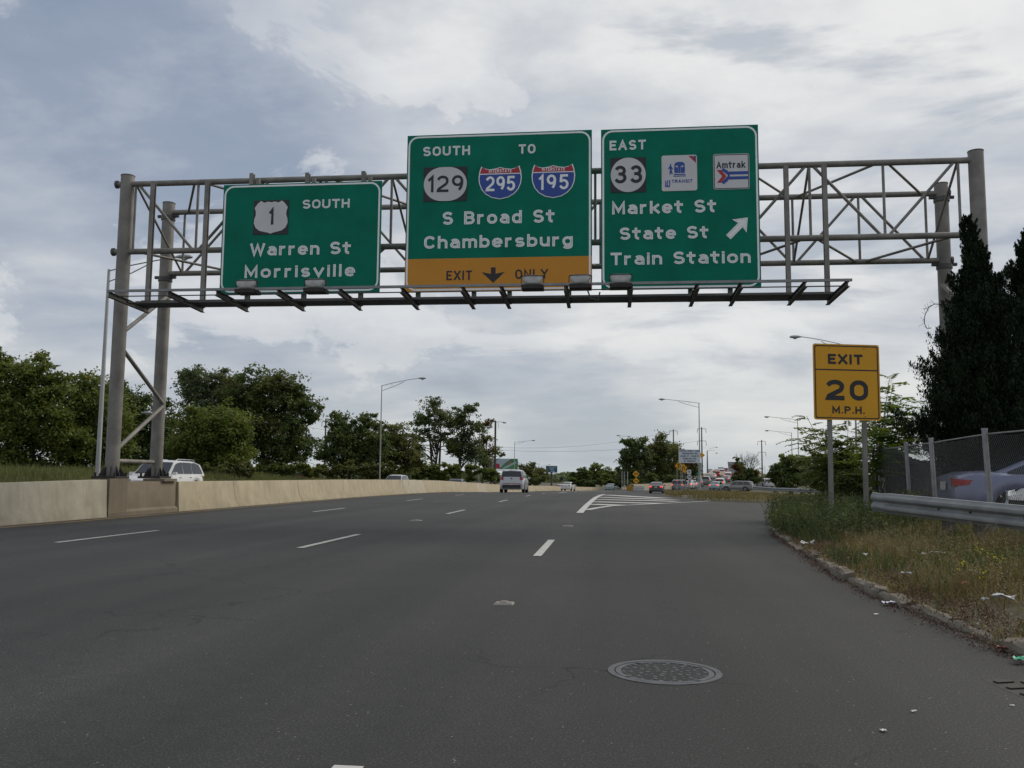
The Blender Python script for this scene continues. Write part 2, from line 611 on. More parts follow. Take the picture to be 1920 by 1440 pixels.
class M:
    "mesh accumulator"

    def __init__(self):
        self.v = []
        self.f = []

    def poly(self, pts):
        b = len(self.v)
        self.v += [tuple(p) for p in pts]
        self.f.append(tuple(range(b, b + len(pts))))

    def box(self, c, s, rz=0.0, taper=1.0):
        cx, cy, cz = c
        b = len(self.v)
        ca, sa = math.cos(rz), math.sin(rz)
        for dz, k in ((-0.5, 1.0), (0.5, taper)):
            for dx, dy in ((-.5, -.5), (.5, -.5), (.5, .5), (-.5, .5)):
                x, y = dx * s[0] * k, dy * s[1] * k
                self.v.append((cx + x * ca - y * sa, cy + x * sa + y * ca, cz + dz * s[2]))
        self.f += [(b + 3, b + 2, b + 1, b), (b + 4, b + 5, b + 6, b + 7)]
        for i in range(4):
            j = (i + 1) % 4
            self.f.append((b + i, b + j, b + 4 + j, b + 4 + i))
        return self

    def bar(self, p, q, w, h, up=(0, 0, 1)):
        "rectangular bar from p to q"
        p, q = Vector(p), Vector(q)
        d = (q - p).normalized()
        u = Vector(up)
        s = d.cross(u)
        if s.length < 1e-4:
            s = d.cross(Vector((0, 1, 0)))
        s.normalize()
        t = s.cross(d)
        b = len(self.v)
        for e in (p, q):
            for a, c in ((-1, -1), (1, -1), (1, 1), (-1, 1)):
                self.v.append(tuple(e + s * (a * w / 2) + t * (c * h / 2)))
        self.f += [(b, b + 1, b + 2, b + 3), (b + 7, b + 6, b + 5, b + 4)]
        for i in range(4):
            j = (i + 1) % 4
            self.f.append((b + i, b + 4 + i, b + 4 + j, b + j))
        return self

    def tube(self, pts, r, n=8, caps=True):
        pts = [Vector(p) for p in pts]
        if isinstance(r, (int, float)):
            r = [r] * len(pts)
        b = len(self.v)
        side = None
        for i, p in enumerate(pts):
            d = (pts[min(i + 1, len(pts) - 1)] - pts[max(i - 1, 0)]).normalized()
            if side is None:
                ref = Vector((0, 0, 1)) if abs(d.z) < 0.9 else Vector((1, 0, 0))
                side = d.cross(ref).normalized()
            else:
                side = (side - d * side.dot(d)).normalized()
            t = d.cross(side)
            for k in range(n):
                a = 2 * math.pi * k / n
                self.v.append(tuple(p + (side * math.cos(a) + t * math.sin(a)) * r[i]))
        for i in range(len(pts) - 1):
            for k in range(n):
                k2 = (k + 1) % n
                self.f.append((b + i * n + k, b + i * n + k2, b + (i + 1) * n + k2, b + (i + 1) * n + k))
        if caps:
            self.f.append(tuple(b + k for k in reversed(range(n))))
            e = b + (len(pts) - 1) * n
            self.f.append(tuple(e + k for k in range(n)))
        return self

    def loft(self, secs, close=False, caps=True):
        n = len(secs[0])
        b = len(self.v)
        for s in secs:
            self.v += [tuple(p) for p in s]
        for i in range(len(secs) - 1):
            for k in range(n if close else n - 1):
                k2 = (k + 1) % n
                self.f.append((b + i * n + k, b + i * n + k2, b + (i + 1) * n + k2, b + (i + 1) * n + k))
        if caps:
            self.f.append(tuple(b + k for k in reversed(range(n))))
            e = b + (len(secs) - 1) * n
            self.f.append(tuple(e + k for k in range(n)))
        return self

    def build(self, name, mat, parent=None, smooth=None, loc=None, label=None, kind=None):
        me = bpy.data.meshes.new(name)
        me.from_pydata(self.v, [], self.f)
        me.materials.append(MATS[mat])
        o = bpy.data.objects.new(name, me)
        COL.objects.link(o)
        if smooth is not None:
            me.shade_smooth()
            me.set_sharp_from_angle(angle=math.radians(smooth))
        if parent is not None:
            o.parent = parent
        if loc is not None:
            o.location = loc
        if label:
            o['label'] = label
        if kind:
            o['kind'] = kind
        return o


def np_mesh(name, verts, faces, mat, parent=None, kind=None, smooth=False, label=None):
    "verts (n,3), faces (m,k) numpy"
    me = bpy.data.meshes.new(name)
    nv, (m, k) = len(verts), faces.shape
    me.vertices.add(nv)
    me.vertices.foreach_set('co', np.ascontiguousarray(verts, dtype=np.float32).ravel())
    me.loops.add(m * k)
    me.loops.foreach_set('vertex_index', np.ascontiguousarray(faces, dtype=np.int32).ravel())
    me.polygons.add(m)
    me.polygons.foreach_set('loop_start', np.arange(0, m * k, k, dtype=np.int32))
    if smooth:
        me.polygons.foreach_set('use_smooth', np.ones(m, dtype=bool))
    me.update()
    me.materials.append(MATS[mat])
    o = bpy.data.objects.new(name, me)
    COL.objects.link(o)
    if parent is not None:
        o.parent = parent
    if kind:
        o['kind'] = kind
    if label:
        o['label'] = label
    return o


def share(o, name, parent, loc=(0, 0, 0), rot=(0, 0, 0), scale=(1, 1, 1)):
    c = bpy.data.objects.new(name, o.data)
    COL.objects.link(c)
    c.parent = parent
    c.location, c.rotation_euler, c.scale = loc, rot, scale
    return c


# ------------------------------------------------------------------ ground and roads
def axis(lo, hi, dlo, dhi, step, grow):
    a = list(np.arange(dlo, dhi + 1e-6, step))
    s, x = step, dhi
    while x < hi:
        s *= grow
        x += s
        a.append(min(x, hi))
    s, x = step, dlo
    while x > lo:
        s *= grow
        x -= s
        a.insert(0, max(x, lo))
    return np.array(a)


gxs = axis(-2500, 2500, -32, 40, 0.5, 1.12)
gys = axis(-120, 4000, -12, 150, 0.5, 1.05)
GX, GY = np.meshgrid(gxs, gys)
pv = paved(GX, GY)
pd = pv.copy()
GZ = np.where(pv, gz(GX, GY) - 0.30, verge(GX, GY))
und = 0.05 * np.sin(GX * 1.7 + 2.1 * np.sin(GY * 0.9)) * np.sin(GY * 1.3 + 1.1 * np.sin(GX * 1.2))
GZ = np.where(pv, GZ, GZ + und * 0.45)
ny_, nx_ = GX.shape
idx = np.arange(nx_ * ny_).reshape(ny_, nx_)
fc = np.stack([idx[:-1, :-1], idx[:-1, 1:], idx[1:, 1:], idx[1:, :-1]], -1).reshape(-1, 4)
np_mesh('ground', np.stack([GX, GY, GZ], -1).reshape(-1, 3), fc, 'soil', kind='structure', smooth=True)


def strip(name, ys, left, right, nx, mat, dz=0.0, parent=None, kind=None, label=None):
    "sheet draped on the surface between left(y) and right(y)"
    t = np.linspace(0, 1, nx)
    ys = np.asarray(ys, float)
    L, R = np.asarray(left(ys), float)[:, None], np.asarray(right(ys), float)[:, None]
    X = L + (R - L) * t[None]
    Y = np.repeat(ys[:, None], nx, 1)
    Z = gz(X, Y) + dz
    i = np.arange(X.size).reshape(X.shape)
    f = np.stack([i[:-1, :-1], i[:-1, 1:], i[1:, 1:], i[1:, :-1]], -1).reshape(-1, 4)
    return np_mesh(name, np.stack([X, Y, Z], -1).reshape(-1, 3), f, mat, parent, kind, True, label)


YS = np.concatenate([np.arange(-14, 60, 0.7), np.arange(60, 330, 2.5)])
road = strip('road', YS, lambda y: barrier_x(y) - 0.05, main_right, 40, 'asphalt', 0, kind='structure')
opp = strip('opposite_road', YS, lambda y: barrier_x(y) - 12.6, lambda y: barrier_x(y) - 0.75, 14, 'asphalt', 0, kind='structure')
xs = np.arange(3.45, 60, 0.8)
t = np.linspace(0, 1, 30)
X = np.repeat(xs[:, None], 30, 1)
Y = ramp_low(xs)[:, None] + (ramp_high(xs) - ramp_low(xs))[:, None] * t[None]
Z = gz(X, Y) - 0.004
i = np.arange(X.size).reshape(X.shape)
f = np.stack([i[:-1, :-1], i[1:, :-1], i[1:, 1:], i[:-1, 1:]], -1).reshape(-1, 4)
np_mesh('exit_road', np.stack([X, Y, Z], -1).reshape(-1, 3), f, 'asphalt', kind='structure', smooth=True)
YR = np.arange(96, 520, 3.0)
strip('ramp_road', YR, lambda y: np.interp(y, *zip(*RL_TAB)), lambda y: np.interp(y, *zip(*RL_TAB)) + 14, 12, 'asphalt', -0.006, kind='structure')


def quad_on_road(pts, n=6, dz=0.008):
    "4 ground points (a,b,c,d) -> draped sheet mesh arrays"
    a, b, c, d = [Vector(p) for p in pts]
    m = M()
    for i in range(n):
        t0, t1 = i / n, (i + 1) / n
        q = [a.lerp(b, t0), a.lerp(b, t1), d.lerp(c, t1), d.lerp(c, t0)]
        m.poly([(p.x, p.y, float(gz(p.x, p.y)) + dz) for p in q])
    return m


# lane dashes
D_W = 0.11
for X0, y0 in ((-0.93, 0.15), (-4.36, 12.35), (-8.17, 12.55)):
    k0 = -1 if y0 > 5 else 0
    for j in range(k0, 16):
        ya = y0 + 11.6 * j
        yb = ya + (3.0 if ya > 1 or X0 < -1 else 3.08)
        if X0 > -1 and j > 1:
            break
        if yb < -6 or ya > 180:
            continue
        xo = float(barrier_x((ya + yb) / 2)) + 11.7
        xo2 = float(barrier_x(yb)) + 11.7
        xo1 = float(barrier_x(ya)) + 11.7
        m = quad_on_road([(X0 - D_W / 2 + xo1, ya, 0), (X0 - D_W / 2 + xo2, yb, 0), (X0 + D_W / 2 + xo2, yb, 0), (X0 + D_W / 2 + xo1, ya, 0)], 4)
        m.build('lane_dash', 'road_white_worn' if X0 < -1 else 'road_white', road)
# faded yellow edge line by the median
strip('edge_line', YS[YS < 200], lambda y: barrier_x(y) + 0.36, lambda y: barrier_x(y) + 0.47, 2, 'road_yellow', 0.006, road)
# dirt along the barrier toe
k = NT('road_dirt')
k.color(k.ramp(k.noise(9, 5, 0.65), [(0.3, (0.055, 0.046, 0.036)), (0.7, (0.11, 0.09, 0.065))]))
k.set(Roughness=0.95)
strip('gutter_dirt', YS[YS < 200], lambda y: barrier_x(y) - 0.03, lambda y: barrier_x(y) + 0.26 + 0.07 * np.sin(y * 1.3) + 0.04 * np.sin(y * 3.7), 3, 'road_dirt', 0.004, road)


def gp(px, py):
    p = ground_hit(px, py)
    return (p.x, p.y, 0)


def line_px(name, pts, w, mat='road_white', dz=0.008):
    "painted line through photo points on the road, width in metres"
    P = [Vector(gp(*p)[:2] + (0,)) for p in pts]
    m = M()
    L, R = [], []
    for i, p in enumerate(P):
        d = (P[min(i + 1, len(P) - 1)] - P[max(i - 1, 0)]).normalized()
        s = Vector((-d.y, d.x, 0)) * ((w[i] if isinstance(w, (list, tuple)) else w) / 2)
        L.append(p + s)
        R.append(p - s)
    for i in range(len(P) - 1):
        n = 5
        for j in range(n):
            t0, t1 = j / n, (j + 1) / n
            q = [L[i].lerp(L[i + 1], t0), L[i].lerp(L[i + 1], t1), R[i].lerp(R[i + 1], t1), R[i].lerp(R[i + 1], t0)]
            m.poly([(p.x, p.y, float(gz(p.x, p.y)) + dz) for p in q])
    return m.build(name, mat, road)


line_px('gore_line', [(1087, 962), (1100, 948), (1118, 932.5), (1132, 927)], [0.20, 0.21, 0.24, 0.24])
line_px('gore_line', [(1100, 956.5), (1118, 953), (1145, 949), (1200, 946.5), (1250, 944), (1300, 941.5), (1360, 938.5)], [0.24, 0.24, 0.22, 0.22, 0.2, 0.18, 0.14], dz=0.011)
for a, b in (((1131, 928.2), (1246, 934.4)), ((1123, 932.6), (1262, 937.6)), ((1119, 936.8), (1270, 940.6)), ((1113, 941.2), (1240, 944.6)), ((1108, 946), (1166, 948))):
    line_px('gore_stripe', [a, ((a[0] + b[0]) / 2, (a[1] + b[1]) / 2), b], 1.0, 'road_white', 0.013)
line_px('edge_line', [(1030, 923.6), (1060, 922.6), (1100, 921.9), (1150, 921.4), (1200, 921.6)], [0.5, 0.6, 0.7, 0.7, 0.6], 'road_white_worn')

# sealed joint / patch bits on the road: raised markers and small metal plates
for px, py, s in ((945, 1132, 0.075), (1065, 986.5, 0.10), (780, 976, 0.12), ):
    x, y, _ = gp(px, py)
    m = M()
    z = float(gz(x, y))
    m.box((0, 0, 0.006), (s * 2.2, s * 2.0, 0.012), 0, 0.8)
    m.box((0, 0, 0.016), (s * 0.9, s * 1.2, 0.014), 0, 0.7)
    o = m.build('pavement_marker', 'galvanised', None, loc=(x, y, z))
    tag(o, {945: 'small worn metal pavement marker set in the lane in front of the camera', 1065: 'small pavement marker just before the striped gore', 780: 'small pavement marker beside the middle lane line', 1322: 'tiny metal stud right above the manhole cover'}[px], 'road marker')

# ------------------------------------------------------------------ median barrier
barrier = empty('median_barrier', (0, 0, 0), 0, 'long beige concrete median wall curving away past the gantry', 'barrier')
PROF = [(0.0, -0.05), (0.0, 0.055), (-0.155, 0.30), (-0.235, 0.82), (-0.26, 0.845), (-0.385, 0.845), (-0.41, 0.82), (-0.49, 0.30), (-0.645, 0.055), (-0.645, -0.05)]


VERT = [0, 0, -0.02, -0.04, -0.06, -0.385, -0.41, -0.49, -0.645, -0.645]


def barrier_section(ya, yb, mat, hs=(1, 1), vb=(0, 0), rng=random.Random(4)):
    n = max(3, int((yb - ya) / 1.2) + 1)
    secs = []
    g = 0.014
    for i in range(n):
        t = i / (n - 1)
        y = lerp(ya + g, yb - g, t)
        x0 = float(barrier_x(y))
        z0 = float(gz(x0, y))
        h = lerp(hs[0], hs[1], t)
        j = rng.uniform(-0.004, 0.004)
        kv = max(0, lerp(vb[0], vb[1], t)) ** 1.5 * 1.0
        secs.append([(x0 + lerp(px, vx, kv) + j, y, z0 + pz * h) for (px, pz), vx in zip(PROF, VERT)])
    M().loft(secs).build('barrier_section', mat, barrier, 40)


for ya, yb, mat, hs in ((-8, -2, 'barrier_concrete_grey', (0.95, 0.95)), (-2, 4, 'barrier_concrete', (0.95, 0.95)), (4, 10, 'barrier_concrete_grey', (0.95, 0.95)), (10, 15.95, 'barrier_concrete_grey', (0.95, 0.97)), (15.95, 19.85, 'barrier_concrete_grey', (0.97, 1.04))):
    barrier_section(ya, yb, mat, hs, (0, 1) if ya > 15 else (0, 0))
y = 23.35
rr = random.Random(8)
while y < 330:
    L_ = 4.05 if y < 24 else (5.9 if y < 120 else 12)
    barrier_section(y, y + L_, rr.choice(['barrier_concrete', 'barrier_concrete', 'barrier_concrete_pale']) if y < 90 else 'barrier_concrete', (0.965, 0.965), (1, 0) if y < 24 else (0, 0))
    y += L_
for px, py in ((728, 921.5), (800, 917.5), (880, 915)):
    x, y, _ = gp(px, py)
    x = float(barrier_x(y))
    M().box((x - 0.005, y, float(gz(x, y)) + 0.09), (0.06, 0.5, 0.12)).build('drain_opening', 'trim_black', barrier)

# ------------------------------------------------------------------ sign gantry
GY0, GY1 = 20.5, 22.9
GA = empty('sign_gantry', (0, 0, 0), 0, 'tall grey steel truss gantry spanning the highway with walkway and signs', 'gantry')
PX_L, PX_R = -12.12, 8.55


def post_top(px, py, Y):
    return on_y(px, py, Y).z


post_xy = [(-12.12, GY0, 331, 240), (-12.12, GY1, 382, 317), (8.62, GY0, 285, 1829), (8.55, GY1, 346, 1764)]
PED_TOP = 0.90
POSTS = []
for X0, Y0, pyt, pxt in post_xy:
    zt = post_top(pxt, pyt, Y0)
    X0 = on_y(pxt, pyt, Y0).x
    POSTS.append((X0, Y0, zt))
    zb = PED_TOP + 0.05 if X0 < 0 else float(gz(X0, Y0)) + 0.1
    m = M().tube([(X0, Y0, zb), (X0, Y0, zt)], 0.165, 28)
    p = m.build('post', 'galvanised', GA, 40)
    M().tube([(X0, Y0, zt), (X0, Y0, zt + 0.02)], 0.172, 28).build('post_cap', 'galvanised_dark', p, 40)
print('posts', POSTS)
PLx = POSTS[0][0]
PRx = POSTS[2][0]

zft = (on_y(260, 351.5, GY0).z + on_y(1800, 310.5, GY0).z) / 2
zfb = (on_y(260, 476.5, GY0).z + on_y(1760, 448, GY0).z) / 2
zrt = (on_y(350, 392.5, GY1).z + on_y(1700, 357, GY1).z) / 2
zrb = (on_y(350, 508, GY1).z + on_y(1700, 485.5, GY1).z) / 2
print('chords', zft, zfb, zrt, zrb)
ZT, ZB = (zft + zrt) / 2, (zfb + zrb) / 2
CY0, CY1 = GY0 - 0.02, GY1 - 0.02
for Yc, ext in ((CY0, 0.28), (CY1, 0.28)):
    for Zc in (ZT, ZB):
        xr = PRx - 0.1 if Yc == CY0 else PRx + 0.3
        xl = PLx - ext if Yc == CY0 else POSTS[1][0] - 0.02
        m = M().tube([(xl, Yc, Zc), (xr, Yc, Zc)], 0.072, 14)
        c = m.build('chord', 'galvanised', GA, 40)
        for xe in ((xl, xl + 0.05) if Yc == CY0 else (xr - 0.05, xr)),:
            M().tube([(xe[0] - 0.01, Yc, Zc), (xe[1], Yc, Zc)], 0.10, 14).build('end_collar', 'galvanised_dark', c, 40)
NP = 12
xA = on_y(252, 410, CY0).x
xB = on_y(1800, 400, CY0).x
PAN = [lerp(xA, xB, i / NP) for i in range(NP + 1)]
print('panels', xA, xB)
R_W = 0.036


def brace(p, q, r=R_W, name='brace'):
    M().tube([p, q], r, 10).build(name, 'galvanised', GA, 40)


SHY = 0.0
for i, x in enumerate(PAN):
    xr_ = x + 0.1
    brace((x, CY0, ZB), (x, CY0, ZT), 0.032, 'vertical')
    brace((xr_, CY1, ZB), (xr_, CY1, ZT), 0.032, 'vertical')
    if i < NP:
        x2 = PAN[i + 1]
        xr2 = x2 + 0.1
        if i % 2 == 0:
            brace((x + .06, CY0, ZT), (x2 - .06, CY0, ZB))
            brace((xr_ + .06, CY1, ZB), (xr2 - .06, CY1, ZT))
            brace((x + .1, CY0, ZB), (xr2 - .1, CY1, ZB), 0.032)
            brace((x2 - .1, CY0, ZT), (xr_ + .1, CY1, ZT), 0.032)
        else:
            brace((x + .06, CY0, ZB), (x2 - .06, CY0, ZT))
            brace((xr_ + .06, CY1, ZT), (xr2 - .06, CY1, ZB))
            brace((xr_ + .1, CY1, ZB), (x2 - .1, CY0, ZB), 0.032)
            brace((x + .1, CY0, ZT), (xr2 - .1, CY1, ZT), 0.032)
    if i % 2 == 0:
        brace((x, CY0, ZT), (xr_, CY1, ZB), 0.03)
# bracing between the two posts on each side
for s, (pf, pr) in enumerate(((POSTS[0], POSTS[1]), (POSTS[2], POSTS[3]))):
    yf, yr = GY0 + 0.1, GY1 - 0.1
    if s == 0:
        segs = [((232, 625), (330, 555)), ((233, 650), (298, 756)), ((298, 763), (222, 845))]
        zs = []
        for (a, b) in segs:
            za = (on_y(a[0], a[1], yf) if a[0] < 250 else on_y(a[0], a[1], yr)).z
            zb_ = (on_y(b[0], b[1], yf) if b[0] < 250 else on_y(b[0], b[1], yr)).z
            ya_ = yf if a[0] < 250 else yr
            yb_ = yf if b[0] < 250 else yr
            zs.append((ya_, za, yb_, zb_))
            brace((pf[0], ya_, za), (pf[0], yb_, zb_), 0.052)
        zh = on_y(222, 864, yf).z
        brace((pf[0], yf, zh), (pr[0], yr, zh), 0.052)
    else:
        for ya_, za, yb_, zb_ in zs:
            brace((pf[0], ya_, za), (pf[0], yb_, zb_), 0.052)
        brace((pf[0], yf, 1.2), (pr[0], yr, 1.2), 0.052)
# chord saddles on the rear posts
for X0, Y0, zt in (POSTS[1], POSTS[3]):
    for Zc in (ZT, ZB):
        m = M().tube([(X0 - 0.30, Y0, Zc - 0.10), (X0 + 0.30, Y0, Zc - 0.10)], 0.045, 10)
        m.tube([(X0, Y0, Zc - 0.22), (X0, Y0, Zc - 0.10)], 0.19, 20)
        m.build('saddle', 'galvanised_dark', GA, 40)
# base plates, gussets and anchor bolts on the pedestal
for X0, Y0, zt in POSTS[:2]:
    zb = PED_TOP
    bp = M().box((X0 - 0.03, Y0, zb + 0.03), (0.62, 0.62, 0.06)).build('base_plate', 'black_iron', GA)
    for k in range(8):
        a = k * math.pi / 4 + 0.39
        cx_, cy_ = X0 + 0.24 * math.cos(a), Y0 + 0.24 * math.sin(a)
        m = M()
        b = len(m.v)
        ca, sa = math.cos(a), math.sin(a)
        for w in (-0.008, 0.008):
            for rr_, z_ in ((0.16, zb + 0.06), (0.30, zb + 0.06), (0.28, zb + 0.12), (0.17, zb + 0.30)):
                m.v.append((X0 + rr_ * ca - w * sa, Y0 + rr_ * sa + w * ca, z_))
        m.f += [(0, 1, 2, 3), (7, 6, 5, 4), (0, 4, 5, 1), (1, 5, 6, 2), (2, 6, 7, 3), (3, 7, 4, 0)]
        m.build('gusset', 'black_iron', bp)
    for sx in (-1, 1):
        for sy in (-1, 1):
            M().tube([(X0 - 0.03 + sx * 0.25, Y0 + sy * 0.25, zb + 0.06), (X0 - 0.03 + sx * 0.25, Y0 + sy * 0.25, zb + 0.15)], 0.028, 6).build('anchor_bolt', 'black_iron', bp)
for X0, Y0, zt in POSTS[2:]:
    z0 = float(gz(X0, Y0))
    M().tube([(X0, Y0, z0 - 0.1), (X0, Y0, z0 + 0.25)], 0.45, 24).build('footing', 'kerb_concrete', GA, 40)

# pedestal in the median
PEX = -11.7 - 0.425
pe = empty('gantry_pedestal', (PEX, 21.6, 0), 0, 'brown weathered concrete block between the beige barrier sections under the posts', 'pedestal')
pe_m = M()
secs = []
for y_, g_ in ((-1.71, 0), (-1.69, 0.012), (1.69, 0.012), (1.71, 0)):
    secs.append([(0.42 + g_, y_, -0.05), (0.42 + g_, y_, 0.10), (0.34 + g_, y_, 0.16), (0.33, y_, 0.80), (0.31, y_, 0.825), (-0.52, y_, 0.825), (-0.55, y_, 0.80), (-0.60, y_, -0.05)])
pe_m.loft(secs)
pe_m.build('block', 'pedestal_concrete', pe, 40)
M().box((PLx - PEX, GY0 - 21.6, 0.86), (0.60, 0.70, 0.07)).build('plinth', 'pedestal_concrete', pe)
M().box((PLx - PEX, GY1 - 21.6 - 0.02, 0.86), (0.60, 0.70, 0.07)).build('plinth', 'pedestal_concrete', pe)
M().box((0.375, -1.31, 0.475), (0.10, 0.80, 0.86)).build('pilaster', 'pedestal_concrete', pe)

# uprights, walkway beams, brackets and rail
WY_IN, WY_OUT = 20.18, 18.55
BR_PX = [(275, 568), (378, 573), (462, 574), (568, 574), (675, 573), (783, 572), (888, 571), (955, 570), (1067, 569), (1180, 568), (1295, 567), (1370, 566), (1480, 565), (1553, 565)]
UPR_TOP = {0: 340, 1: 338, 2: 325, 3: 324, 4: 321, 12: 310, 13: 307}
zbeam = np.mean([on_y(px, py, WY_IN).z for px, py in BR_PX])
print('zbeam', zbeam)
ZW = float(zbeam)
UX = []
for i, (px, py) in enumerate(BR_PX):
    X0 = on_y(px, py, WY_IN).x
    UX.append(X0)
    zt = on_y(px + 4, UPR_TOP[i], WY_IN).z if i in UPR_TOP else ZT + 0.12
    m = M()
    yc = 20.22
    m.box((X0, yc - 0.05, (ZW + zt) / 2), (0.10, 0.012, zt - ZW))
    m.box((X0, yc + 0.05, (ZW + zt) / 2), (0.10, 0.012, zt - ZW))
    m.box((X0, yc, (ZW + zt) / 2), (0.012, 0.088, zt - ZW))
    m.build('sign_upright', 'galvanised', GA)
    if i in (2, 3, 4):
        M().box((X0 + 0.15, yc + 0.02, zt - 0.45), (0.09, 0.07, 0.66)).build('sign_upright', 'galvanised', GA)
    # bracket: I-section cantilever reaching toward the traffic
    m = M()
    zb_ = ZW - 0.02
    for dz, w in ((0.055, 0.085), (-0.055, 0.085)):
        m.bar((X0, WY_IN + 0.1, zb_ - 0.03 + dz), (X0, WY_OUT - 0.02, zb_ + 0.02 + dz), w, 0.012)
    m.bar((X0, WY_IN + 0.1, zb_ - 0.03), (X0, WY_OUT - 0.02, zb_ + 0.02), 0.012, 0.098)
    m.bar((X0 + 0.03, WY_IN - 0.9, zb_), (X0 + 0.03, WY_IN - 0.02, zb_ + 0.12), 0.03, 0.03)
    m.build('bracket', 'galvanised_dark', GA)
xl, xr = UX[0] - 0.05, UX[-1] + 0.05
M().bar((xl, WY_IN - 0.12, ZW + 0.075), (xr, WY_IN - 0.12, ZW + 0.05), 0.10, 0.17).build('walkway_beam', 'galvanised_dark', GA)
m = M()
for k in range(5):
    y_ = WY_IN - 0.22 - k * 0.05
    m.bar((xl, y_, ZW + 0.065), (xr, y_, ZW + 0.065), 0.012, 0.05)
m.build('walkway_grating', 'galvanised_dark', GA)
ro = on_y(205, 558, WY_OUT)
ro2 = on_y(1598, 541, WY_OUT)
ZR = (ro.z + ro2.z) / 2
ZR2 = max(ZR, ZW + 0.08)
print('rail', ro, ro2, ZR)
M().bar((ro.x - 0.05, WY_OUT, ZR2), (ro2.x, WY_OUT, ZR2), 0.05, 0.055).build('lamp_rail', 'rail_metal', GA)
m = M().tube([(UX[0], WY_OUT + 0.35, ZR2 - 0.05), (UX[-1], WY_OUT + 0.35, ZR2 - 0.05)], 0.014, 6)
xc = on_y(1105, 570, WY_OUT).x
m.tube([(xc - 0.05, WY_OUT + 0.35, ZR2 - 0.05), (xc + 0.02, WY_OUT + 0.3, ZR2 - 0.25), (xc + 0.18, WY_OUT + 0.25, ZR2 - 0.30), (xc + 0.22, WY_OUT + 0.3, ZR2 - 0.12)], 0.018, 6)
m.build('conduit', 'galvanised_dark', GA, 40)

# floodlights
flood_labels = ['rusty-rimmed floodlight in front of the left part of the Warren St sign', 'floodlight below the right half of the Warren St sign', 'floodlight in front of the word ONLY', 'floodlight at the right corner of the yellow exit panel', 'floodlight below the left corner of the Train Station sign']
for i, (px, py) in enumerate(((460, 541), (589, 540), (998, 534), (1088, 534), (1164, 533))):
    P = on_y(px, 551.5 - (px - 460) * 0.0125, WY_OUT)
    fl = empty('floodlight', (P.x, WY_OUT, ZR2 + 0.02), 0, flood_labels[i], 'floodlight', 'floodlights on the gantry walkway')
    fl.scale = (1.06, 1.06, 0.84)
    m = M().box((0, 0.12, -0.075), (0.44, 0.34, 0.10))
    m.build('ballast_box', 'black_iron', fl)
    # housing: rounded bowl open toward the sign
    secs = []
    for t, sx, sy, z in ((0, .30, .14, .0), (0.2, .35, .17, .03), (0.5, .40, .20, .10), (0.8, .43, .215, .17), (1, .42, .21, .205), (1.0, .36, .17, .225)):
        ring = []
        for k in range(20):
            a = 2 * math.pi * k / 20
            ca, sa = math.cos(a), math.sin(a)
            e = 0.55
            ring.append((math.copysign(abs(ca) ** e, ca) * sx / 2, math.copysign(abs(sa) ** e, sa) * sy / 2 + 0.02 + z * 0.25, z))
        secs.append(ring)
    M().loft(secs, True).build('housing', 'lamp_glass', fl, 50)
    ring = [(math.copysign(abs(math.cos(a)) ** .55, math.cos(a)) * .218, math.copysign(abs(math.sin(a)) ** .55, math.sin(a)) * .11 + 0.065, .20) for a in [2 * math.pi * k / 24 for k in range(25)]]
    M().tube(ring, 0.009, 5, False).build('rim', 'rust' if i == 0 else 'black_iron', fl, 50)
    for s in (-1, 1):
        M().bar((s * 0.225, 0.03, 0.0), (s * 0.23, 0.06, 0.19), 0.012, 0.03).build('yoke', 'black_iron', fl)

# ------------------------------------------------------------------ stroke lettering


def arc(cx, cy, rx, ry, a0, a1, n=10):
    return [(cx + rx * math.cos(math.radians(lerp(a0, a1, i / n))), cy + ry * math.sin(math.radians(lerp(a0, a1, i / n)))) for i in range(n + 1)]


def stad(w, x0=0.0, y0=0.0, h=1.0, r=None):
    "closed oblong loop"
    rx = w / 2
    ry = min(h / 2, (r or 0.36))
    p = arc(x0 + rx, y0 + h - ry, rx, ry, 0, 180, 12) + arc(x0 + rx, y0 + ry, rx, ry, 180, 360, 12)
    return p + [p[0]]


XH = 0.70
GL = {}


def G(ch, w, *strokes):
    GL[ch] = (w, strokes)


G('A', .62, [(0, 0), (.31, 1), (.62, 0)], [(.13, .33), (.49, .33)])
G('B', .52, [(0, 0), (0, 1), (.28, 1)] + arc(.28, .76, .21, .24, 90, -90) + [(0, .52)], [(.26, .52)] + arc(.28, .26, .24, .26, 90, -90) + [(0, 0)])
G('C', .55, arc(.28, .66, .27, .34, 25, 180, 10) + arc(.28, .34, .27, .34, 180, 335, 10))
G('D', .54, [(0, 0), (0, 1), (.2, 1)] + arc(.2, .62, .34, .38, 90, 0) + arc(.2, .38, .34, .38, 0, -90) + [(0, 0)])
G('E', .46, [(.46, 1), (0, 1), (0, 0), (.46, 0)], [(0, .52), (.38, .52)])
G('F', .46, [(.46, 1), (0, 1), (0, 0)], [(0, .52), (.38, .52)])
G('G', .55, arc(.28, .66, .27, .34, 25, 180, 10) + arc(.28, .34, .27, .34, 180, 360, 10) + [(.55, .46), (.32, .46)])
G('H', .52, [(0, 0), (0, 1)], [(.52, 0), (.52, 1)], [(0, .5), (.52, .5)])
G('I', .0, [(0, 0), (0, 1)])
G('J', .42, arc(.21, .22, .21, .22, 180, 360, 8) + [(.42, 1)])
G('K', .52, [(0, 0), (0, 1)], [(.5, 1), (.0, .36)], [(.18, .58), (.52, 0)])
G('L', .44, [(0, 1), (0, 0), (.44, 0)])
G('M', .66, [(0, 0), (0, 1), (.33, .18), (.66, 1), (.66, 0)])
G('N', .54, [(0, 0), (0, 1), (.54, 0), (.54, 1)])
G('O', .56, stad(.56))
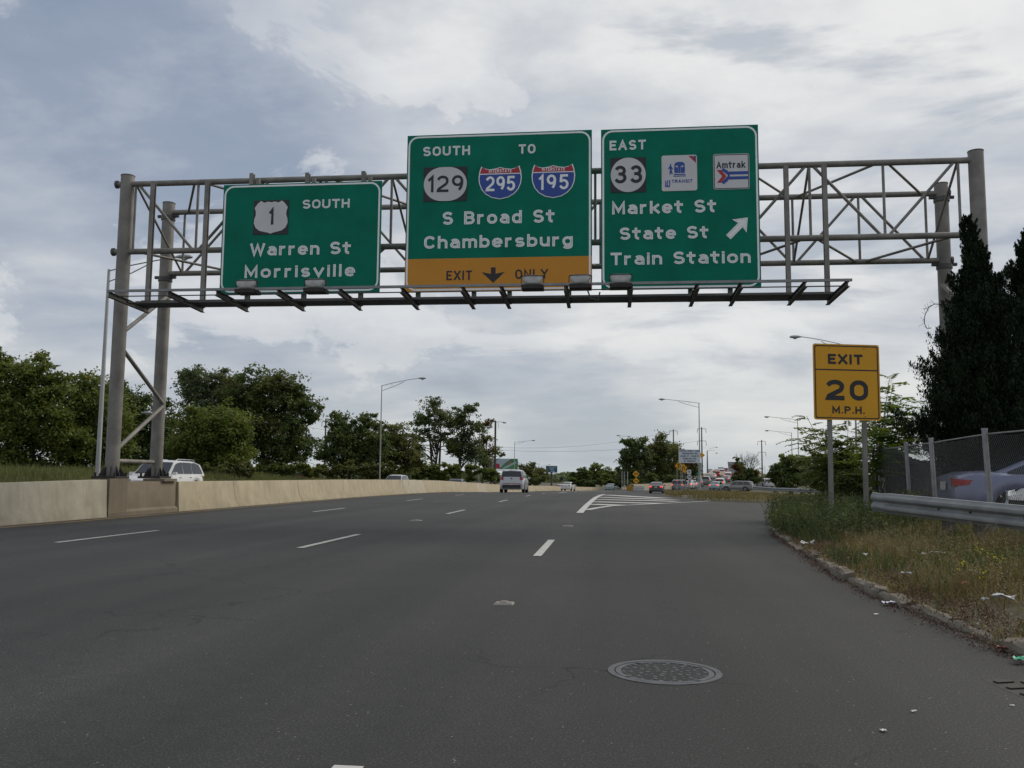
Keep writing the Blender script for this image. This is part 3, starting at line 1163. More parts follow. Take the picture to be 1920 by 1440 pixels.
G('P', .50, [(0, 0), (0, 1), (.26, 1)] + arc(.26, .74, .24, .26, 90, -90) + [(0, .48)])
G('R', .52, [(0, 0), (0, 1), (.28, 1)] + arc(.28, .75, .23, .25, 90, -90) + [(0, .5)], [(.26, .5), (.52, 0)])
G('S', .52, arc(.26, .76, .25, .24, 25, 180, 8) + arc(.27, .76, .26, .26, 180, 262, 5) + arc(.25, .25, .27, .27, 82, 0, 6) + arc(.26, .24, .26, .24, 0, -155, 9))
G('T', .52, [(0, 1), (.52, 1)], [(.26, 1), (.26, 0)])
G('U', .54, [(0, 1), (0, .3)] + arc(.27, .3, .27, .3, 180, 360) + [(.54, 1)])
G('V', .60, [(0, 1), (.30, 0), (.60, 1)])
G('W', .82, [(0, 1), (.2, 0), (.41, .92), (.62, 0), (.82, 1)])
G('X', .56, [(0, 0), (.56, 1)], [(.56, 0), (0, 1)])
G('Y', .58, [(0, 1), (.29, .48), (.58, 1)], [(.29, .5), (.29, 0)])
G('a', .46, arc(.22, .52, .20, .18, 150, 20, 6) + [(.46, .45), (.46, 0)], stad(.44, .01, 0, .42, .21))
G('b', .46, [(0, 1), (0, 0)], stad(.46, 0, 0, XH, .30))
G('d', .46, [(.46, 1), (.46, 0)], stad(.46, 0, 0, XH, .30))
G('e', .48, [(0, .36), (.48, .36)] + arc(.24, .40, .24, .30, 0, 180, 10) + arc(.24, .30, .24, .30, 180, 320, 8))
G('g', .46, [(.46, XH), (.46, -.08)] + arc(.23, -.08, .23, .20, 0, -155, 8), stad(.46, 0, 0, XH, .30))
G('h', .44, [(0, 0), (0, 1)], [(0, .42)] + arc(.22, .46, .22, .24, 180, 0, 8) + [(.44, 0)])
G('i', .0, [(0, 0), (0, XH)], [(0, .91), (0, 1.04)])
G('k', .44, [(0, 0), (0, 1)], [(.42, XH), (.0, .22)], [(.15, .38), (.45, 0)])
G('l', .0, [(0, 0), (0, 1)])
G('m', .74, [(0, 0), (0, XH)], [(0, .46)] + arc(.185, .50, .185, .20, 180, 0, 7) + [(.37, 0)], [(.37, .46)] + arc(.555, .50, .185, .20, 180, 0, 7) + [(.74, 0)])
G('n', .44, [(0, 0), (0, XH)], [(0, .42)] + arc(.22, .46, .22, .24, 180, 0, 8) + [(.44, 0)])
G('o', .48, stad(.48, 0, 0, XH, .30))
G('r', .30, [(0, 0), (0, XH)], [(0, .40)] + arc(.24, .44, .24, .26, 180, 75, 6))
G('s', .42, arc(.21, .53, .20, .17, 25, 180, 7) + arc(.21, .53, .2, .19, 180, 265, 4) + arc(.21, .17, .21, .18, 85, 0, 5) + arc(.21, .17, .21, .17, 0, -155, 8))
G('t', .34, [(.12, .96), (.12, .2)] + arc(.27, .2, .15, .2, 180, 280, 5), [(-.04, XH), (.34, XH)])
G('u', .44, [(0, XH), (0, .26)] + arc(.22, .26, .22, .26, 180, 360, 8), [(.44, XH), (.44, 0)])
G('v', .50, [(0, XH), (.25, 0), (.50, XH)])
G('y', .50, [(0, XH), (.25, 0)], [(.50, XH), (.16, -.28)])
G('0', .50, stad(.50))
G('1', .16, [(0, .80), (.16, 1), (.16, 0)])
G('2', .50, arc(.25, .74, .25, .26, 165, 0, 10) + arc(.2, .74, .30, .40, 0, -40, 4) + [(.03, .12), (.0, .0), (.50, 0)])
G('3', .48, arc(.23, .755, .22, .245, 155, -75, 11), [(.16, .535)] + arc(.23, .27, .25, .27, 80, -155, 12))
G('4', .52, [(.38, 0), (.38, 1), (0, .3), (.52, .3)])
G('5', .48, [(.44, 1), (.06, 1), (.03, .56)] + arc(.23, .31, .25, .31, 130, -155, 12))
G('9', .48, stad(.48, 0, .40, .60, .3), [(.48, .70)] + arc(.20, .62, .28, .62, 0, -62, 6))
G('.', .0, [(0, -.08), (0, .06)])
G('-', .24, [(0, .45), (.24, .45)])
G(' ', .22)


def ribbon(m, pts, w, sx, sz, x0, z0, y0, thick, closed=False):
    P = [Vector((x0 + p[0] * sx, z0 + p[1] * sz)) for p in pts]
    Q = [P[0]]
    for p in P[1:]:
        if (p - Q[-1]).length > 1e-5:
            Q.append(p)
    P = Q
    closed = (P[0] - P[-1]).length < 1e-4 and len(P) > 3
    n = len(P)
    if n < 2:
        return
    if not closed:
        for e, q in ((0, 1), (-1, -2)):
            dd = P[e] - P[q]
            ln = dd.length
            P[e] = P[e] + dd.normalized() * (w * .5 if ln > w * .8 else w * .15)
    L, R = [], []
    for i in range(n):
        if closed:
            a, b = P[(i - 1) % (n - 1)], P[(i + 1) % (n - 1)]
            if i == n - 1:
                a, b = P[n - 2], P[1]
            if i == 0:
                a, b = P[n - 2], P[1]
        else:
            a, b = P[max(i - 1, 0)], P[min(i + 1, n - 1)]
        d1 = (P[i] - a).normalized() if (P[i] - a).length > 1e-9 else (b - P[i]).normalized()
        d2 = (b - P[i]).normalized() if (b - P[i]).length > 1e-9 else d1
        t = d1 + d2
        t = t.normalized() if t.length > 1e-6 else d1
        nn = Vector((-t.y, t.x))
        c = max(0.42, abs(nn.dot(Vector((-d1.y, d1.x)))))
        L.append(P[i] + nn * (w / 2 / c))
        R.append(P[i] - nn * (w / 2 / c))
    b = len(m.v)
    for y in (y0, y0 + thick):
        for i in range(n):
            ys = y - 0.0006 * i / n
            m.v.append((L[i].x, ys, L[i].y))
            m.v.append((R[i].x, ys, R[i].y))
    k = 2 * n
    for i in range(n - 1):
        a0, a1, a2, a3 = b + 2 * i, b + 2 * i + 1, b + 2 * i + 3, b + 2 * i + 2
        m.f.append((a0, a1, a2, a3))
        m.f.append((a0, a3, a3 + k, a0 + k))
        m.f.append((a1, a1 + k, a2 + k, a2))


def dots(m, pts, sx, sz, x0, z0, y0, step, r):
    P = [Vector((x0 + p[0] * sx, z0 + p[1] * sz)) for p in pts]
    acc, out = 0.0, []
    tot = sum((P[i + 1] - P[i]).length for i in range(len(P) - 1))
    if tot < step * .8:
        out.append((P[0] + P[-1]) / 2)
    else:
        n = max(1, round(tot / step))
        tg = [tot * j / n for j in range(n + 1)]
        j = 0
        for i in range(len(P) - 1):
            L_ = (P[i + 1] - P[i]).length
            while j < len(tg) and tg[j] <= acc + L_ + 1e-6:
                t = (tg[j] - acc) / max(L_, 1e-6)
                out.append(P[i].lerp(P[i + 1], t))
                j += 1
            acc += L_
    for c in out:
        m.poly([(c.x - r, y0, c.y), (c.x, y0, c.y - r), (c.x + r, y0, c.y), (c.x, y0, c.y + r)])


def text(parent, s, xl, xr, zb, zc, y, mat, wt_=0.19, buttons=False, name='lettering', gapmin=0.10, thick=0.006, fixed_gap=None, split=False):
    "letters of string s between xl..xr, baseline zb, cap height zc-zb, front face at y"
    H = zc - zb
    w = wt_ * H
    hs = H - w
    n = len(s)
    widths = [GL[c][0] * hs + w for c in s]
    W = xr - xl
    gap = (W - sum(widths)) / max(1, n - 1)
    k = 1.0
    if fixed_gap is not None:
        gap = fixed_gap * H
        k = (W - gap * (n - 1) - w * n) / sum(GL[c][0] * hs for c in s)
    elif gap < gapmin * H:
        gap = gapmin * H
        k = (W - gap * (n - 1) - w * n) / max(1e-6, sum(GL[c][0] * hs for c in s))
    elif gap > 0.20 * H and n > 1:
        g2 = 0.20 * H
        k = min(1.65, (W - g2 * (n - 1) - w * n) / sum(GL[c][0] * hs for c in s))
        gap = (W - sum(GL[c][0] * hs * k + w for c in s)) / (n - 1)
    m, mb = M(), M()
    x = xl
    j = 0
    for c in s:
        gw, st = GL[c]
        if split:
            m, mb, j = M(), M(), 0
        for q in st:
            ribbon(m, q, w, hs * k, hs, x + w / 2, zb + w / 2, y - 0.0008 * (j % 3), thick)
            if buttons:
                dots(mb, q, hs * k, hs, x + w / 2, zb + w / 2, y - 0.005, w * 0.62, w * 0.20)
            j += 1
        x += gw * hs * k + w + gap
        if split and m.v:
            o = m.build('numeral' if c.isdigit() else 'letter', mat, parent)
            if buttons:
                mb.build('reflector_buttons', 'button', o, kind='stuff')
    if split:
        return
    o = m.build(name, mat, parent)
    if buttons:
        mb.build('reflector_buttons', 'button', o, kind='stuff')
    return o


def plate(parent, name, pts, y, th, mat):
    "flat extruded outline pts [(x,z)] front at y"
    m = M()
    n = len(pts)
    m.v = [(p[0], y, p[1]) for p in pts] + [(p[0], y + th, p[1]) for p in pts]
    m.f = [tuple(range(n)), tuple(reversed(range(n, 2 * n)))]
    for i in range(n):
        j = (i + 1) % n
        m.f.append((i, i + n, j + n, j))
    o = m.build(name, mat, parent)
    return o


def rrect(x0, z0, x1, z1, r, n=6):
    p = []
    for cx, cz, a in ((x1 - r, z1 - r, 0), (x0 + r, z1 - r, 90), (x0 + r, z0 + r, 180), (x1 - r, z0 + r, 270)):
        for i in range(n + 1):
            t = math.radians(a + 90 * i / n)
            p.append((cx + r * math.cos(t), cz + r * math.sin(t)))
    return p[::-1]


def ringstrip(parent, name, outer, inner, y, mat):
    m = M()
    n = len(outer)
    m.v = [(p[0], y, p[1]) for p in outer] + [(p[0], y, p[1]) for p in inner]
    for i in range(n):
        j = (i + 1) % n
        m.f.append((i, j, j + n, i + n))
    return m.build(name, mat, parent)


def border(parent, x0, z0, x1, z1, inset, w, r, y, mat='letter_white'):
    return ringstrip(parent, 'border', rrect(x0 + inset, z0 + inset, x1 - inset, z1 - inset, r, 8), rrect(x0 + inset + w, z0 + inset + w, x1 - inset - w, z1 - inset - w, max(r - w, .001), 8), y, mat)


SY = 19.98       # front face of the big sign panels


class Sign:
    def __init__(self, name, tl, tr, bl, br, label):
        a, b, c, d = [on_y(*p, SY) for p in (tl, tr, bl, br)]
        self.x0, self.x1 = (a.x + c.x) / 2, (b.x + d.x) / 2
        self.z1, self.z0 = (a.z + b.z) / 2, (c.z + d.z) / 2
        print(name, self.x0, self.x1, self.z0, self.z1)
        self.cx = (self.x0 + self.x1) / 2
        self.e = empty(name, (self.cx, SY, self.z0), 0, label, 'road sign')
        self.w, self.h = self.x1 - self.x0, self.z1 - self.z0
        plate(self.e, 'panel', [(-self.w / 2, 0), (-self.w / 2, self.h), (self.w / 2, self.h), (self.w / 2, 0)], 0.0, 0.05, 'sign_green')
        m = M()
        for f in (0.12, 0.38, 0.62, 0.88):
            m.bar((-self.w / 2 + 0.02, 0.075, self.h * f), (self.w / 2 - 0.02, 0.075, self.h * f), 0.05, 0.06)
        m.build('stiffener', 'galvanised_dark', self.e)
        border(self.e, -self.w / 2, 0, self.w / 2, self.h, 0.028, 0.042, 0.24, -0.004)

    def P(self, px, py):
        p = on_y(px, py, SY)
        return p.x - self.cx, p.z - self.z0

    def T(self, s, xl, xr, base, cap, mat='letter_white', wt_=0.19, buttons=True, y=-0.008, **kw):
        "pixel box at the left end of the word: baseline and cap line"
        a = self.P(xl, base)
        b = self.P(xl, cap)
        c = self.P(xr, base)
        return text(self.e, s, a[0], c[0], a[1], b[1], y, mat, wt_, buttons, split=True, **kw)

    def R(self, x0, y0, x1, y1):
        "pixel rectangle (top-left, bottom-right averaged)"
        a, b = self.P(x0, y0), self.P(x1, y1)
        return a[0], b[1], b[0], a[1]


def route_square(sg, R_, digits, dg, ell=True, wt_=0.15):
    x0, z0, x1, z1 = R_
    p = plate(sg.e, 'route_marker', [(x0, z0), (x0, z1), (x1, z1), (x1, z0)], -0.012, 0.01, 'sign_black')
    cx, cz, rx, rz = (x0 + x1) / 2, (z0 + z1) / 2, (x1 - x0) / 2 - .005, (z1 - z0) / 2 - .005
    if ell:
        h = rx - rz
        if h > 0.02:
            o = [(cx + h * .75 + (rx - h * .75) * math.cos(math.radians(a)), cz + rz * math.sin(math.radians(a))) for a in range(90, -91, -9)]
            o += [(cx - h * .75 - (rx - h * .75) * math.cos(math.radians(a)), cz + rz * math.sin(math.radians(a))) for a in range(-90, 91, 9)]
        else:
            o = [(cx + rx * math.cos(math.radians(-a)), cz + rz * math.sin(math.radians(-a))) for a in range(0, 360, 8)]
        plate(p, 'disc', o, -0.016, 0.003, 'sign_white')
    return p


# ---- sign 1
S1 = Sign('guide_sign', (419.2, 345.6), (715.4, 340.4), (412, 551.2), (711.6, 547), 'leftmost green overhead sign reading Warren St Morrisville with a 1 shield')
R1 = S1.R(477, 376.4, 540, 439)
p = plate(S1.e, 'route_marker', [(R1[0], R1[1]), (R1[0], R1[3]), (R1[2], R1[3]), (R1[2], R1[1])], -0.012, 0.01, 'sign_black')
cx, cz, hw, hh = (R1[0] + R1[2]) / 2, (R1[1] + R1[3]) / 2, (R1[2] - R1[0]) / 2 - .01, (R1[3] - R1[1]) / 2 - .012
half = [(0, .90), (.2, .94), (.42, .88), (.62, .99), (.80, .82), (.97, .58), (.90, .36), (.89, .15), (.97, -.12), (.99, -.35), (.88, -.62), (.66, -.80), (.35, -.88), (.12, -.93), (0, -1.0)]
sh = [(cx + x * hw, cz + z * hh) for x, z in half] + [(cx - x * hw, cz + z * hh) for x, z in half[-2:0:-1]]
plate(p, 'shield', sh, -0.016, 0.003, 'sign_white')
S1.T('1', 504.8, 513, 421.5, 391, 'sign_black', 0.16, False, -0.022, name='numeral')
S1.T('SOUTH', 567.3, 655.4, 391.6, 374.9, wt_=0.20)
S1.T('Warren St', 468.8, 657.5, 479.8, 456.8, wt_=0.20)
S1.T('Morrisville', 458.5, 665.6, 521.5, 498.7, wt_=0.20)

# ---- sign 2
S2 = Sign('guide_sign', (764.3, 254.3), (1110.2, 243.7), (758.2, 547.2), (1109.6, 544), 'middle green overhead sign with yellow EXIT ONLY strip reading Chambersburg')
zy = S2.P(935, 483)[1]
plate(S2.e, 'exit_only_panel', [(-S2.w / 2 + .003, 0.003), (-S2.w / 2 + .003, zy), (S2.w / 2 - .003, zy), (S2.w / 2 - .003, .003)], -0.003, 0.001, 'sign_yellow')
S2.T('SOUTH', 793.3, 881.2, 293.3, 275.8, wt_=0.20)
S2.T('TO', 972.7, 1003.9, 288.6, 271.2, wt_=0.20)
route_square(S2, S2.R(795, 314.5, 875.5, 376.5), '129', None)
S2.T('129', 802.8, 868.5, 361.2, 330.5, 'sign_black', 0.15, False, -0.022, name='numeral')


def interstate(sg, x0, y0, x1, y1, num, nb):
    a, b = sg.P(x0, (y0 + y1) / 2), sg.P(x1, (y0 + y1) / 2)
    zt, zb = sg.P((x0 + x1) / 2, y0)[1], sg.P((x0 + x1) / 2, y1)[1]
    cx, hw = (a[0] + b[0]) / 2, (b[0] - a[0]) / 2
    H = zt - zb

    def outl(k):
        hf = [(0, .965), (.22, .925), (.50, .905), (.72, .935), (.88, 1.0), (.96, .85), (1.0, .66), (.97, .48), (.86, .30), (.66, .155), (.38, .05), (0, 0)]
        pts = [(x, z) for x, z in hf] + [(-x, z) for x, z in hf[-2:0:-1]]
        c = .5
        return [(cx + x * hw * k, zb + H * (c + (z - c) * k)) for x, z in pts]
    e = plate(sg.e, 'route_marker', outl(1.0), -0.010, 0.008, 'letter_white')
    o = outl(0.955)
    zs = zb + H * .765
    # split the field at zs: red head, blue body
    top = [p for p in o if p[1] > zs]

    def cut(pts, keep):
        out = []
        n = len(pts)
        for i in range(n):
            p, q = pts[i], pts[(i + 1) % n]
            ip, iq = keep(p), keep(q)
            if ip:
                out.append(p)
            if ip != iq:
                t = (zs - p[1]) / (q[1] - p[1])
                out.append((p[0] + (q[0] - p[0]) * t, zs))
        return out
    plate(e, 'red_field', [(x, z + .012) if z <= zs + 1e-6 else (x, z) for x, z in cut(o, lambda p: p[1] > zs)], -0.013, 0.002, 'sign_red')
    plate(e, 'blue_field', [(x, z - .012) if z >= zs - 1e-6 else (x, z) for x, z in cut(o, lambda p: p[1] <= zs)], -0.013, 0.002, 'sign_blue')
    text(e, 'INTERSTATE', cx - hw * .52, cx + hw * .54, zs + H * .035, zs + H * .135, -0.016, 'letter_white', 0.15, False)
    text(e, num, cx - hw * .66, cx + hw * .70, zb + H * .245, zb + H * .69, -0.018, 'letter_white', 0.16, False, name='numeral', gapmin=.12, split=True)


interstate(S2, 897.3, 311.5, 978.3, 373.8, '295', None)
interstate(S2, 996.7, 308, 1078.5, 371.4, '195', None)
S2.T('S Broad St', 829.7, 1039.5, 421.8, 397.6, wt_=0.20)
S2.T('Chambersburg', 794.9, 1073.8, 466.7, 443.2, wt_=0.20)
S2.T('EXIT', 837, 885, 525.5, 508, 'sign_black', 0.17, False)
S2.T('ONLY', 966, 1027.6, 523.0, 505.3, 'sign_black', 0.17, False)
a = S2.P(925, 501.3)
b = S2.P(925, 530.3)
aw = S2.P(947, 515)[0] - S2.P(904, 515)[0]
h = a[1] - b[1]
cx = a[0]
plate(S2.e, 'arrow', [(cx - aw * .10, a[1]), (cx + aw * .10, a[1]), (cx + aw * .10, a[1] - h * .42), (cx + aw * .5, a[1] - h * .30), (cx, b[1]), (cx - aw * .5, a[1] - h * .30), (cx - aw * .10, a[1] - h * .42)], -0.008, 0.004, 'sign_black')

# ---- sign 3
S3 = Sign('guide_sign', (1127.6, 243.7), (1422.7, 232.9), (1126.6, 543.2), (1426, 539.8), 'rightmost green overhead sign reading Market St, State St and Train Station')
S3.T('EAST', 1143, 1211, 282.3, 264.3, wt_=0.20)
route_square(S3, S3.R(1144.6, 296.6, 1211.3, 360), '33', None)
S3.T('33', 1152.2, 1204.2, 344.5, 311.5, 'sign_black', 0.17, False, -0.022, name='numeral')
S3.T('Market St', 1147.7, 1342.7, 402.4, 378.8, wt_=0.20)
S3.T('State St', 1162, 1328.2, 450, 427, wt_=0.20)
S3.T('Train Station', 1145, 1407.6, 497.4, 474.2, wt_=0.20)
# diagonal arrow
t0, t1 = Vector(S3.P(1365.5, 445)), Vector(S3.P(1402, 408))
d = (t1 - t0).normalized()
nn = Vector((-d.y, d.x))
L_ = (t1 - t0).length
ar = [t0 + nn * .07, t0 + d * (L_ - .24) + nn * .07, t0 + d * (L_ - .27) + nn * .22, t1, t0 + d * (L_ - .27) - nn * .22, t0 + d * (L_ - .24) - nn * .07, t0 - nn * .07]
ao = plate(S3.e, 'arrow', [(q.x, q.y) for q in ar], -0.008, 0.004, 'letter_white')
mb = M()
out = [(q.x, q.y) for q in [t0 + nn * .045 + d * .02, t0 + d * (L_ - .22) + nn * .045, t0 + d * (L_ - .235) + nn * .165, t1 - d * .05, t0 + d * (L_ - .235) - nn * .165, t0 + d * (L_ - .22) - nn * .045, t0 - nn * .045 + d * .02, t0 + nn * .045 + d * .02]]
dots(mb, out, 1, 1, 0, 0, -0.013, 0.045, 0.011)
mb.build('reflector_buttons', 'button', ao, kind='stuff')
# transit logo plate
x0, z0, x1, z1 = S3.R(1240.3, 292.3, 1307.4, 357.2)
w, h = x1 - x0, z1 - z0


def U(x, z):
    return (x0 + w * x, z0 + h * z)


nj = plate(S3.e, 'transit_plate', rrect(x0, z0, x1, z1, .05), -0.012, 0.01, 'sign_white')
plate(nj, 'corner_blue', [U(.90, .97), U(.97, .97), U(.97, .80)], -0.015, .002, 'sign_blue')
plate(nj, 'corner_red', [U(.76, .97), U(.88, .97), U(.97, .86), U(.97, .77)][::1], -0.015, .002, 'sign_red')
tr = plate(nj, 'train_emblem', [U(.365, .50), U(.355, .60), U(.365, .76), U(.40, .79), U(.44, .81), U(.58, .81), U(.62, .79), U(.65, .76), U(.66, .60), U(.65, .50)], -0.015, .002, 'sign_blue')
for a_, b_ in ((.40, .66), (.56, .66)):
    plate(tr, 'train_window', [U(a_, b_), U(a_, b_ + .045), U(a_ + .05, b_ + .045), U(a_ + .05, b_)], -0.018, .002, 'sign_white')
for a_ in (.465, .535):
    plate(tr, 'train_line', [U(a_, .50), U(a_, .70), U(a_ + .006, .70), U(a_ + .006, .50)], -0.018, .002, 'sign_white')
plate(nj, 'track', [U(.34, .445), U(.34, .475), U(.67, .475), U(.67, .445)], -0.015, .002, 'sign_blue')
plate(nj, 'track', [U(.33, .40), U(.33, .425), U(.68, .425), U(.68, .40)], -0.015, .002, 'sign_blue')
mw = M()
for q in ([(.255, .62), (.235, .48)], [(.255, .62), (.29, .49)], [(.205, .63), (.25, .70), (.30, .62)], [(.255, .61), (.255, .72)]):
    ribbon(mw, q, w * .035, w, h, x0, z0, -0.0155, .002)
ribbon(mw, [(.248, .745), (.262, .745)], w * .04, w, h, x0, z0, -0.0157, .002)
mw.build('walker_emblem', 'sign_blue', nj)
text(nj, 'TRANSIT', *(U(.28, 0)[0], U(.87, 0)[0], U(0, .225)[1], U(0, .315)[1]), -0.0155, 'sign_blue', .20, False)
mw = M()
ribbon(mw, [(.105, .13), (.105, .285), (.165, .14), (.165, .285)], w * .032, w, h, x0, z0, -0.0155, .002)
ribbon(mw, [(.225, .29), (.225, .17)] + arc(.18, .17, .045, .05, 0, -170, 6), w * .032, w, h, x0, z0, -0.0157, .002)
mw.build('lettering', 'sign_blue', nj)
# rail operator plate
x0, z0, x1, z1 = S3.R(1336.8, 289.6, 1405.6, 354.2)
w, h = x1 - x0, z1 - z0
am = plate(S3.e, 'rail_plate', rrect(x0, z0, x1, z1, .05), -0.012, 0.01, 'sign_white')
ringstrip(am, 'border', rrect(x0 + .012, z0 + .012, x1 - .012, z1 - .012, .045), rrect(x0 + .03, z0 + .03, x1 - .03, z1 - .03, .03), -0.0145, 'sign_black')
text(am, 'Amtrak', U(.09, 0)[0], U(.89, 0)[0], U(0, .595)[1], U(0, .785)[1], -0.0155, 'sign_black', .17, False, gapmin=.06)
plate(am, 'red_chevron', [U(.095, .19), U(.245, .37), U(.095, .55), U(.215, .55), U(.365, .37), U(.215, .19)], -0.0155, .002, 'sign_red')
mw = M()
ribbon(mw, [(.285, .545), (.40, .455), (.935, .455)], h * .085, w, h, x0, z0, -0.0155, .002)
ribbon(mw, [(.285, .20), (.40, .315), (.935, .315)], h * .085, w, h, x0, z0, -0.0157, .002)
ribbon(mw, [(.37, .52), (.43, .385), (.37, .24)], h * .05, w, h, x0, z0, -0.0159, .002)
mw.build('blue_arrow', 'sign_blue', am)

# ------------------------------------------------------------------ EXIT 20 M.P.H. sign
ex_c = on_y(1587.3, 990, 17.35)
EXD = project((ex_c.x, 17.35, 1))[2]
gx, gy = ex_c.x, 17.35
ez = float(verge(gx, gy))
ES = empty('exit_speed_sign', (gx, gy, ez), math.radians(11), 'yellow EXIT 20 M.P.H. sign on two steel posts in the roadside weeds', 'road sign')
mw_ = ES.matrix_world
ES.rotation_euler = (0, math.radians(0.35), math.radians(11))
bpy.context.view_layer.update()
MW = ES.matrix_world.copy()


def EP(px, py):
    "photo point to sign-local (x,z) on its plane"
    n = MW.to_3x3() @ Vector((0, 1, 0))
    o = MW.translation
    r = ray(px, py)
    t = (o - CAM).dot(n) / r.dot(n)
    q = MW.inverted() @ (CAM + r * t)
    return q.x, q.z


cs = [EP(*p) for p in ((1522.5, 648.2), (1647.5, 642.7), (1527.8, 790), (1652.3, 785.7))]
ex0, ex1 = (cs[0][0] + cs[2][0]) / 2, (cs[1][0] + cs[3][0]) / 2
ez1, ez0 = (cs[0][1] + cs[1][1]) / 2, (cs[2][1] + cs[3][1]) / 2
print('exit sign', cs)
plate(ES, 'panel', rrect(ex0, ez0, ex1, ez1, .045), 0, 0.006, 'exit_yellow')
ringstrip(ES, 'border', rrect(ex0 + .028, ez0 + .028, ex1 - .028, ez1 - .028, .04), rrect(ex0 + .05, ez0 + .05, ex1 - .05, ez1 - .05, .03), -0.003, 'sign_black')
zd = (EP(1524, 696)[1] + EP(1649, 691.5)[1]) / 2
plate(ES, 'divider', [(ex0 + .05, zd - .012), (ex0 + .05, zd + .012), (ex1 - .05, zd + .012), (ex1 - .05, zd - .012)], -0.003, 0.002, 'sign_black')


def ET(s, xl, xr, base, cap, wt_, **kw):
    a, b, c = EP(xl, base), EP(xl, cap), EP(xr, base)
    text(ES, s, a[0], c[0], a[1], b[1], -0.004, 'sign_black', wt_, False, thick=.003, split=True, **kw)


ET('EXIT', 1552.5, 1617.5, 682.2, 663.3, 0.24)
ET('20', 1549, 1628, 749.8, 711.5, 0.22, fixed_gap=.28)
ET('M.P.H.', 1560.7, 1621.5, 775, 761.2, 0.22)
for px in (1558, 1623):
    xx = EP(px, 800)[0]
    m = M()
    m.box((xx, 0.03, (ez1 - 0.15) / 2 - 0.15), (0.075, 0.010, ez1 + 0.15))
    m.box((xx - 0.036, 0.052, (ez1 - 0.15) / 2 - 0.15), (0.008, 0.05, ez1 + 0.15))
    m.box((xx + 0.036, 0.052, (ez1 - 0.15) / 2 - 0.15), (0.008, 0.05, ez1 + 0.15))
    po = m.build('post', 'galvanised', ES)
    for zz_ in (ez0 + .075, ez1 - .075):
        M().tube([(xx, -0.010, zz_), (xx, 0.02, zz_)], 0.008, 6).build('bolt', 'galvanised_dark', po)
m = M()
for zz_ in (ez0 + .2, ez1 - .2):
    m.bar((ex0 + .08, 0.016, zz_), (ex1 - .08, 0.016, zz_), .02, .04)
m.build('back_strut', 'galvanised_dark', ES)

# ------------------------------------------------------------------ manhole and storm grate
x, y, _ = gp(1246, 1260)
z = float(gz(x, y))
MH = empty('manhole_cover', (x, y, z), math.radians(-6), 'round iron manhole cover in the lane in the foreground', 'manhole')


def ringdisc(r0, r1, z0, z1, n=48):
    m = M()
    for k in range(n):
        a0, a1 = 2 * math.pi * k / n, 2 * math.pi * (k + 1) / n
        P = [(r * math.cos(a), r * math.sin(a), zz_) for r, zz_ in ((r0, z0), (r0, z1), (r1, z1), (r1, z0)) for a in (a0, a1)]
        m.v += P
        b = len(m.v) - 8
        m.f += [(b + 2, b + 4, b + 5, b + 3), (b + 4, b + 6, b + 7, b + 5), (b, b + 2, b + 3, b + 1)]
    return m


ringdisc(0.272, 0.306, -0.02, 0.004).build('rim', 'manhole_iron', MH, 50)
ringdisc(0.0005, 0.266, -0.02, -0.001).build('cover', 'manhole_dark', MH, 50)
m = ringdisc(0.235, 0.264, -0.01, 0.003)
studs = M()
for rr_, nn_ in ((0.0, 1), (0.045, 6), (0.09, 10), (0.135, 16), (0.18, 22), (0.22, 28)):
    for k in range(nn_):
        a = 2 * math.pi * k / nn_ + rr_ * 9
        s = 0.017 if k % 2 == 0 else 0.010
        studs.box((rr_ * math.cos(a), rr_ * math.sin(a), 0.0006), (s * 1.35, s * 1.35, 0.0032), a, 0.85)
m.build('inner_ring', 'manhole_iron', MH, 50)
studs.build('stud_pattern', 'manhole_iron', MH, kind='stuff')
for k in (0.7, 2.3, 3.9, 5.5):
    M().box((0.249 * math.cos(k), 0.249 * math.sin(k), 0.003), (0.035, 0.02, 0.003), k).build('pick_slot', 'trim_black', MH)
# storm drain by the kerb
x, y, _ = gp(1908, 1290)
SD = empty('storm_drain', (x + .20, y, float(gz(x, y)) + 0.004), math.radians(4), 'iron storm drain grate against the kerb at the right edge', 'drain')
M().box((0, 0, -0.006), (0.58, 0.42, 0.006)).build('frame', 'drain_iron', SD)
for i in range(4):
    for j in range(3):
        M().box((-0.21 + i * 0.14, -0.13 + j * 0.13, 0.002), (0.10, 0.035, 0.006), 0.25).build('slot', 'black_iron', SD)

# ------------------------------------------------------------------ kerb stones
KB = empty('kerb', (0, 0, 0), 0, 'crumbling concrete kerb half buried in weeds along the right shoulder', 'kerb')
rr = random.Random(3)
y = -3.0
while y < 18.5:
    L_ = rr.uniform(0.55, 0.95)
    x0, x1 = (float(np.interp(v, *zip(*CURB_TAB))) for v in (y, y + L_))
    z0 = float(gz(x0, y))
    a = math.atan2(L_, x1 - x0)
    d = Vector((math.cos(a), math.sin(a), 0))
    s = Vector((-math.sin(a), math.cos(a), 0))
    secs = []
    n = 6
    lean = rr.uniform(-0.04, 0.03)
    hh = rr.uniform(0.05, 0.105) if y < 12 else rr.uniform(0.03, 0.07)
    for i in range(n):
        t = i / (n - 1)
        e = 0.012 if i in (0, n - 1) else 0
        c = Vector((x0, y, z0)) + d * (L_ * 0.975 * t) - s * (lean - 0.038)
        w = [rr.uniform(-.016, .014) for _ in range(4)]
        secs.append([c + s * 0.0 + Vector((0, 0, -0.06)), c + Vector((0, 0, hh * .7 - e + w[0])) - s * (.012 + w[3]), c - s * (.035) + Vector((0, 0, hh - e + w[1])), c - s * (.13) + Vector((0, 0, hh - e + w[2])), c - s * (.15) + Vector((0, 0, -0.06))])
    M().loft(secs).build('kerb_stone', 'kerb_concrete', KB, 35)
    y += L_ * abs(d.y)

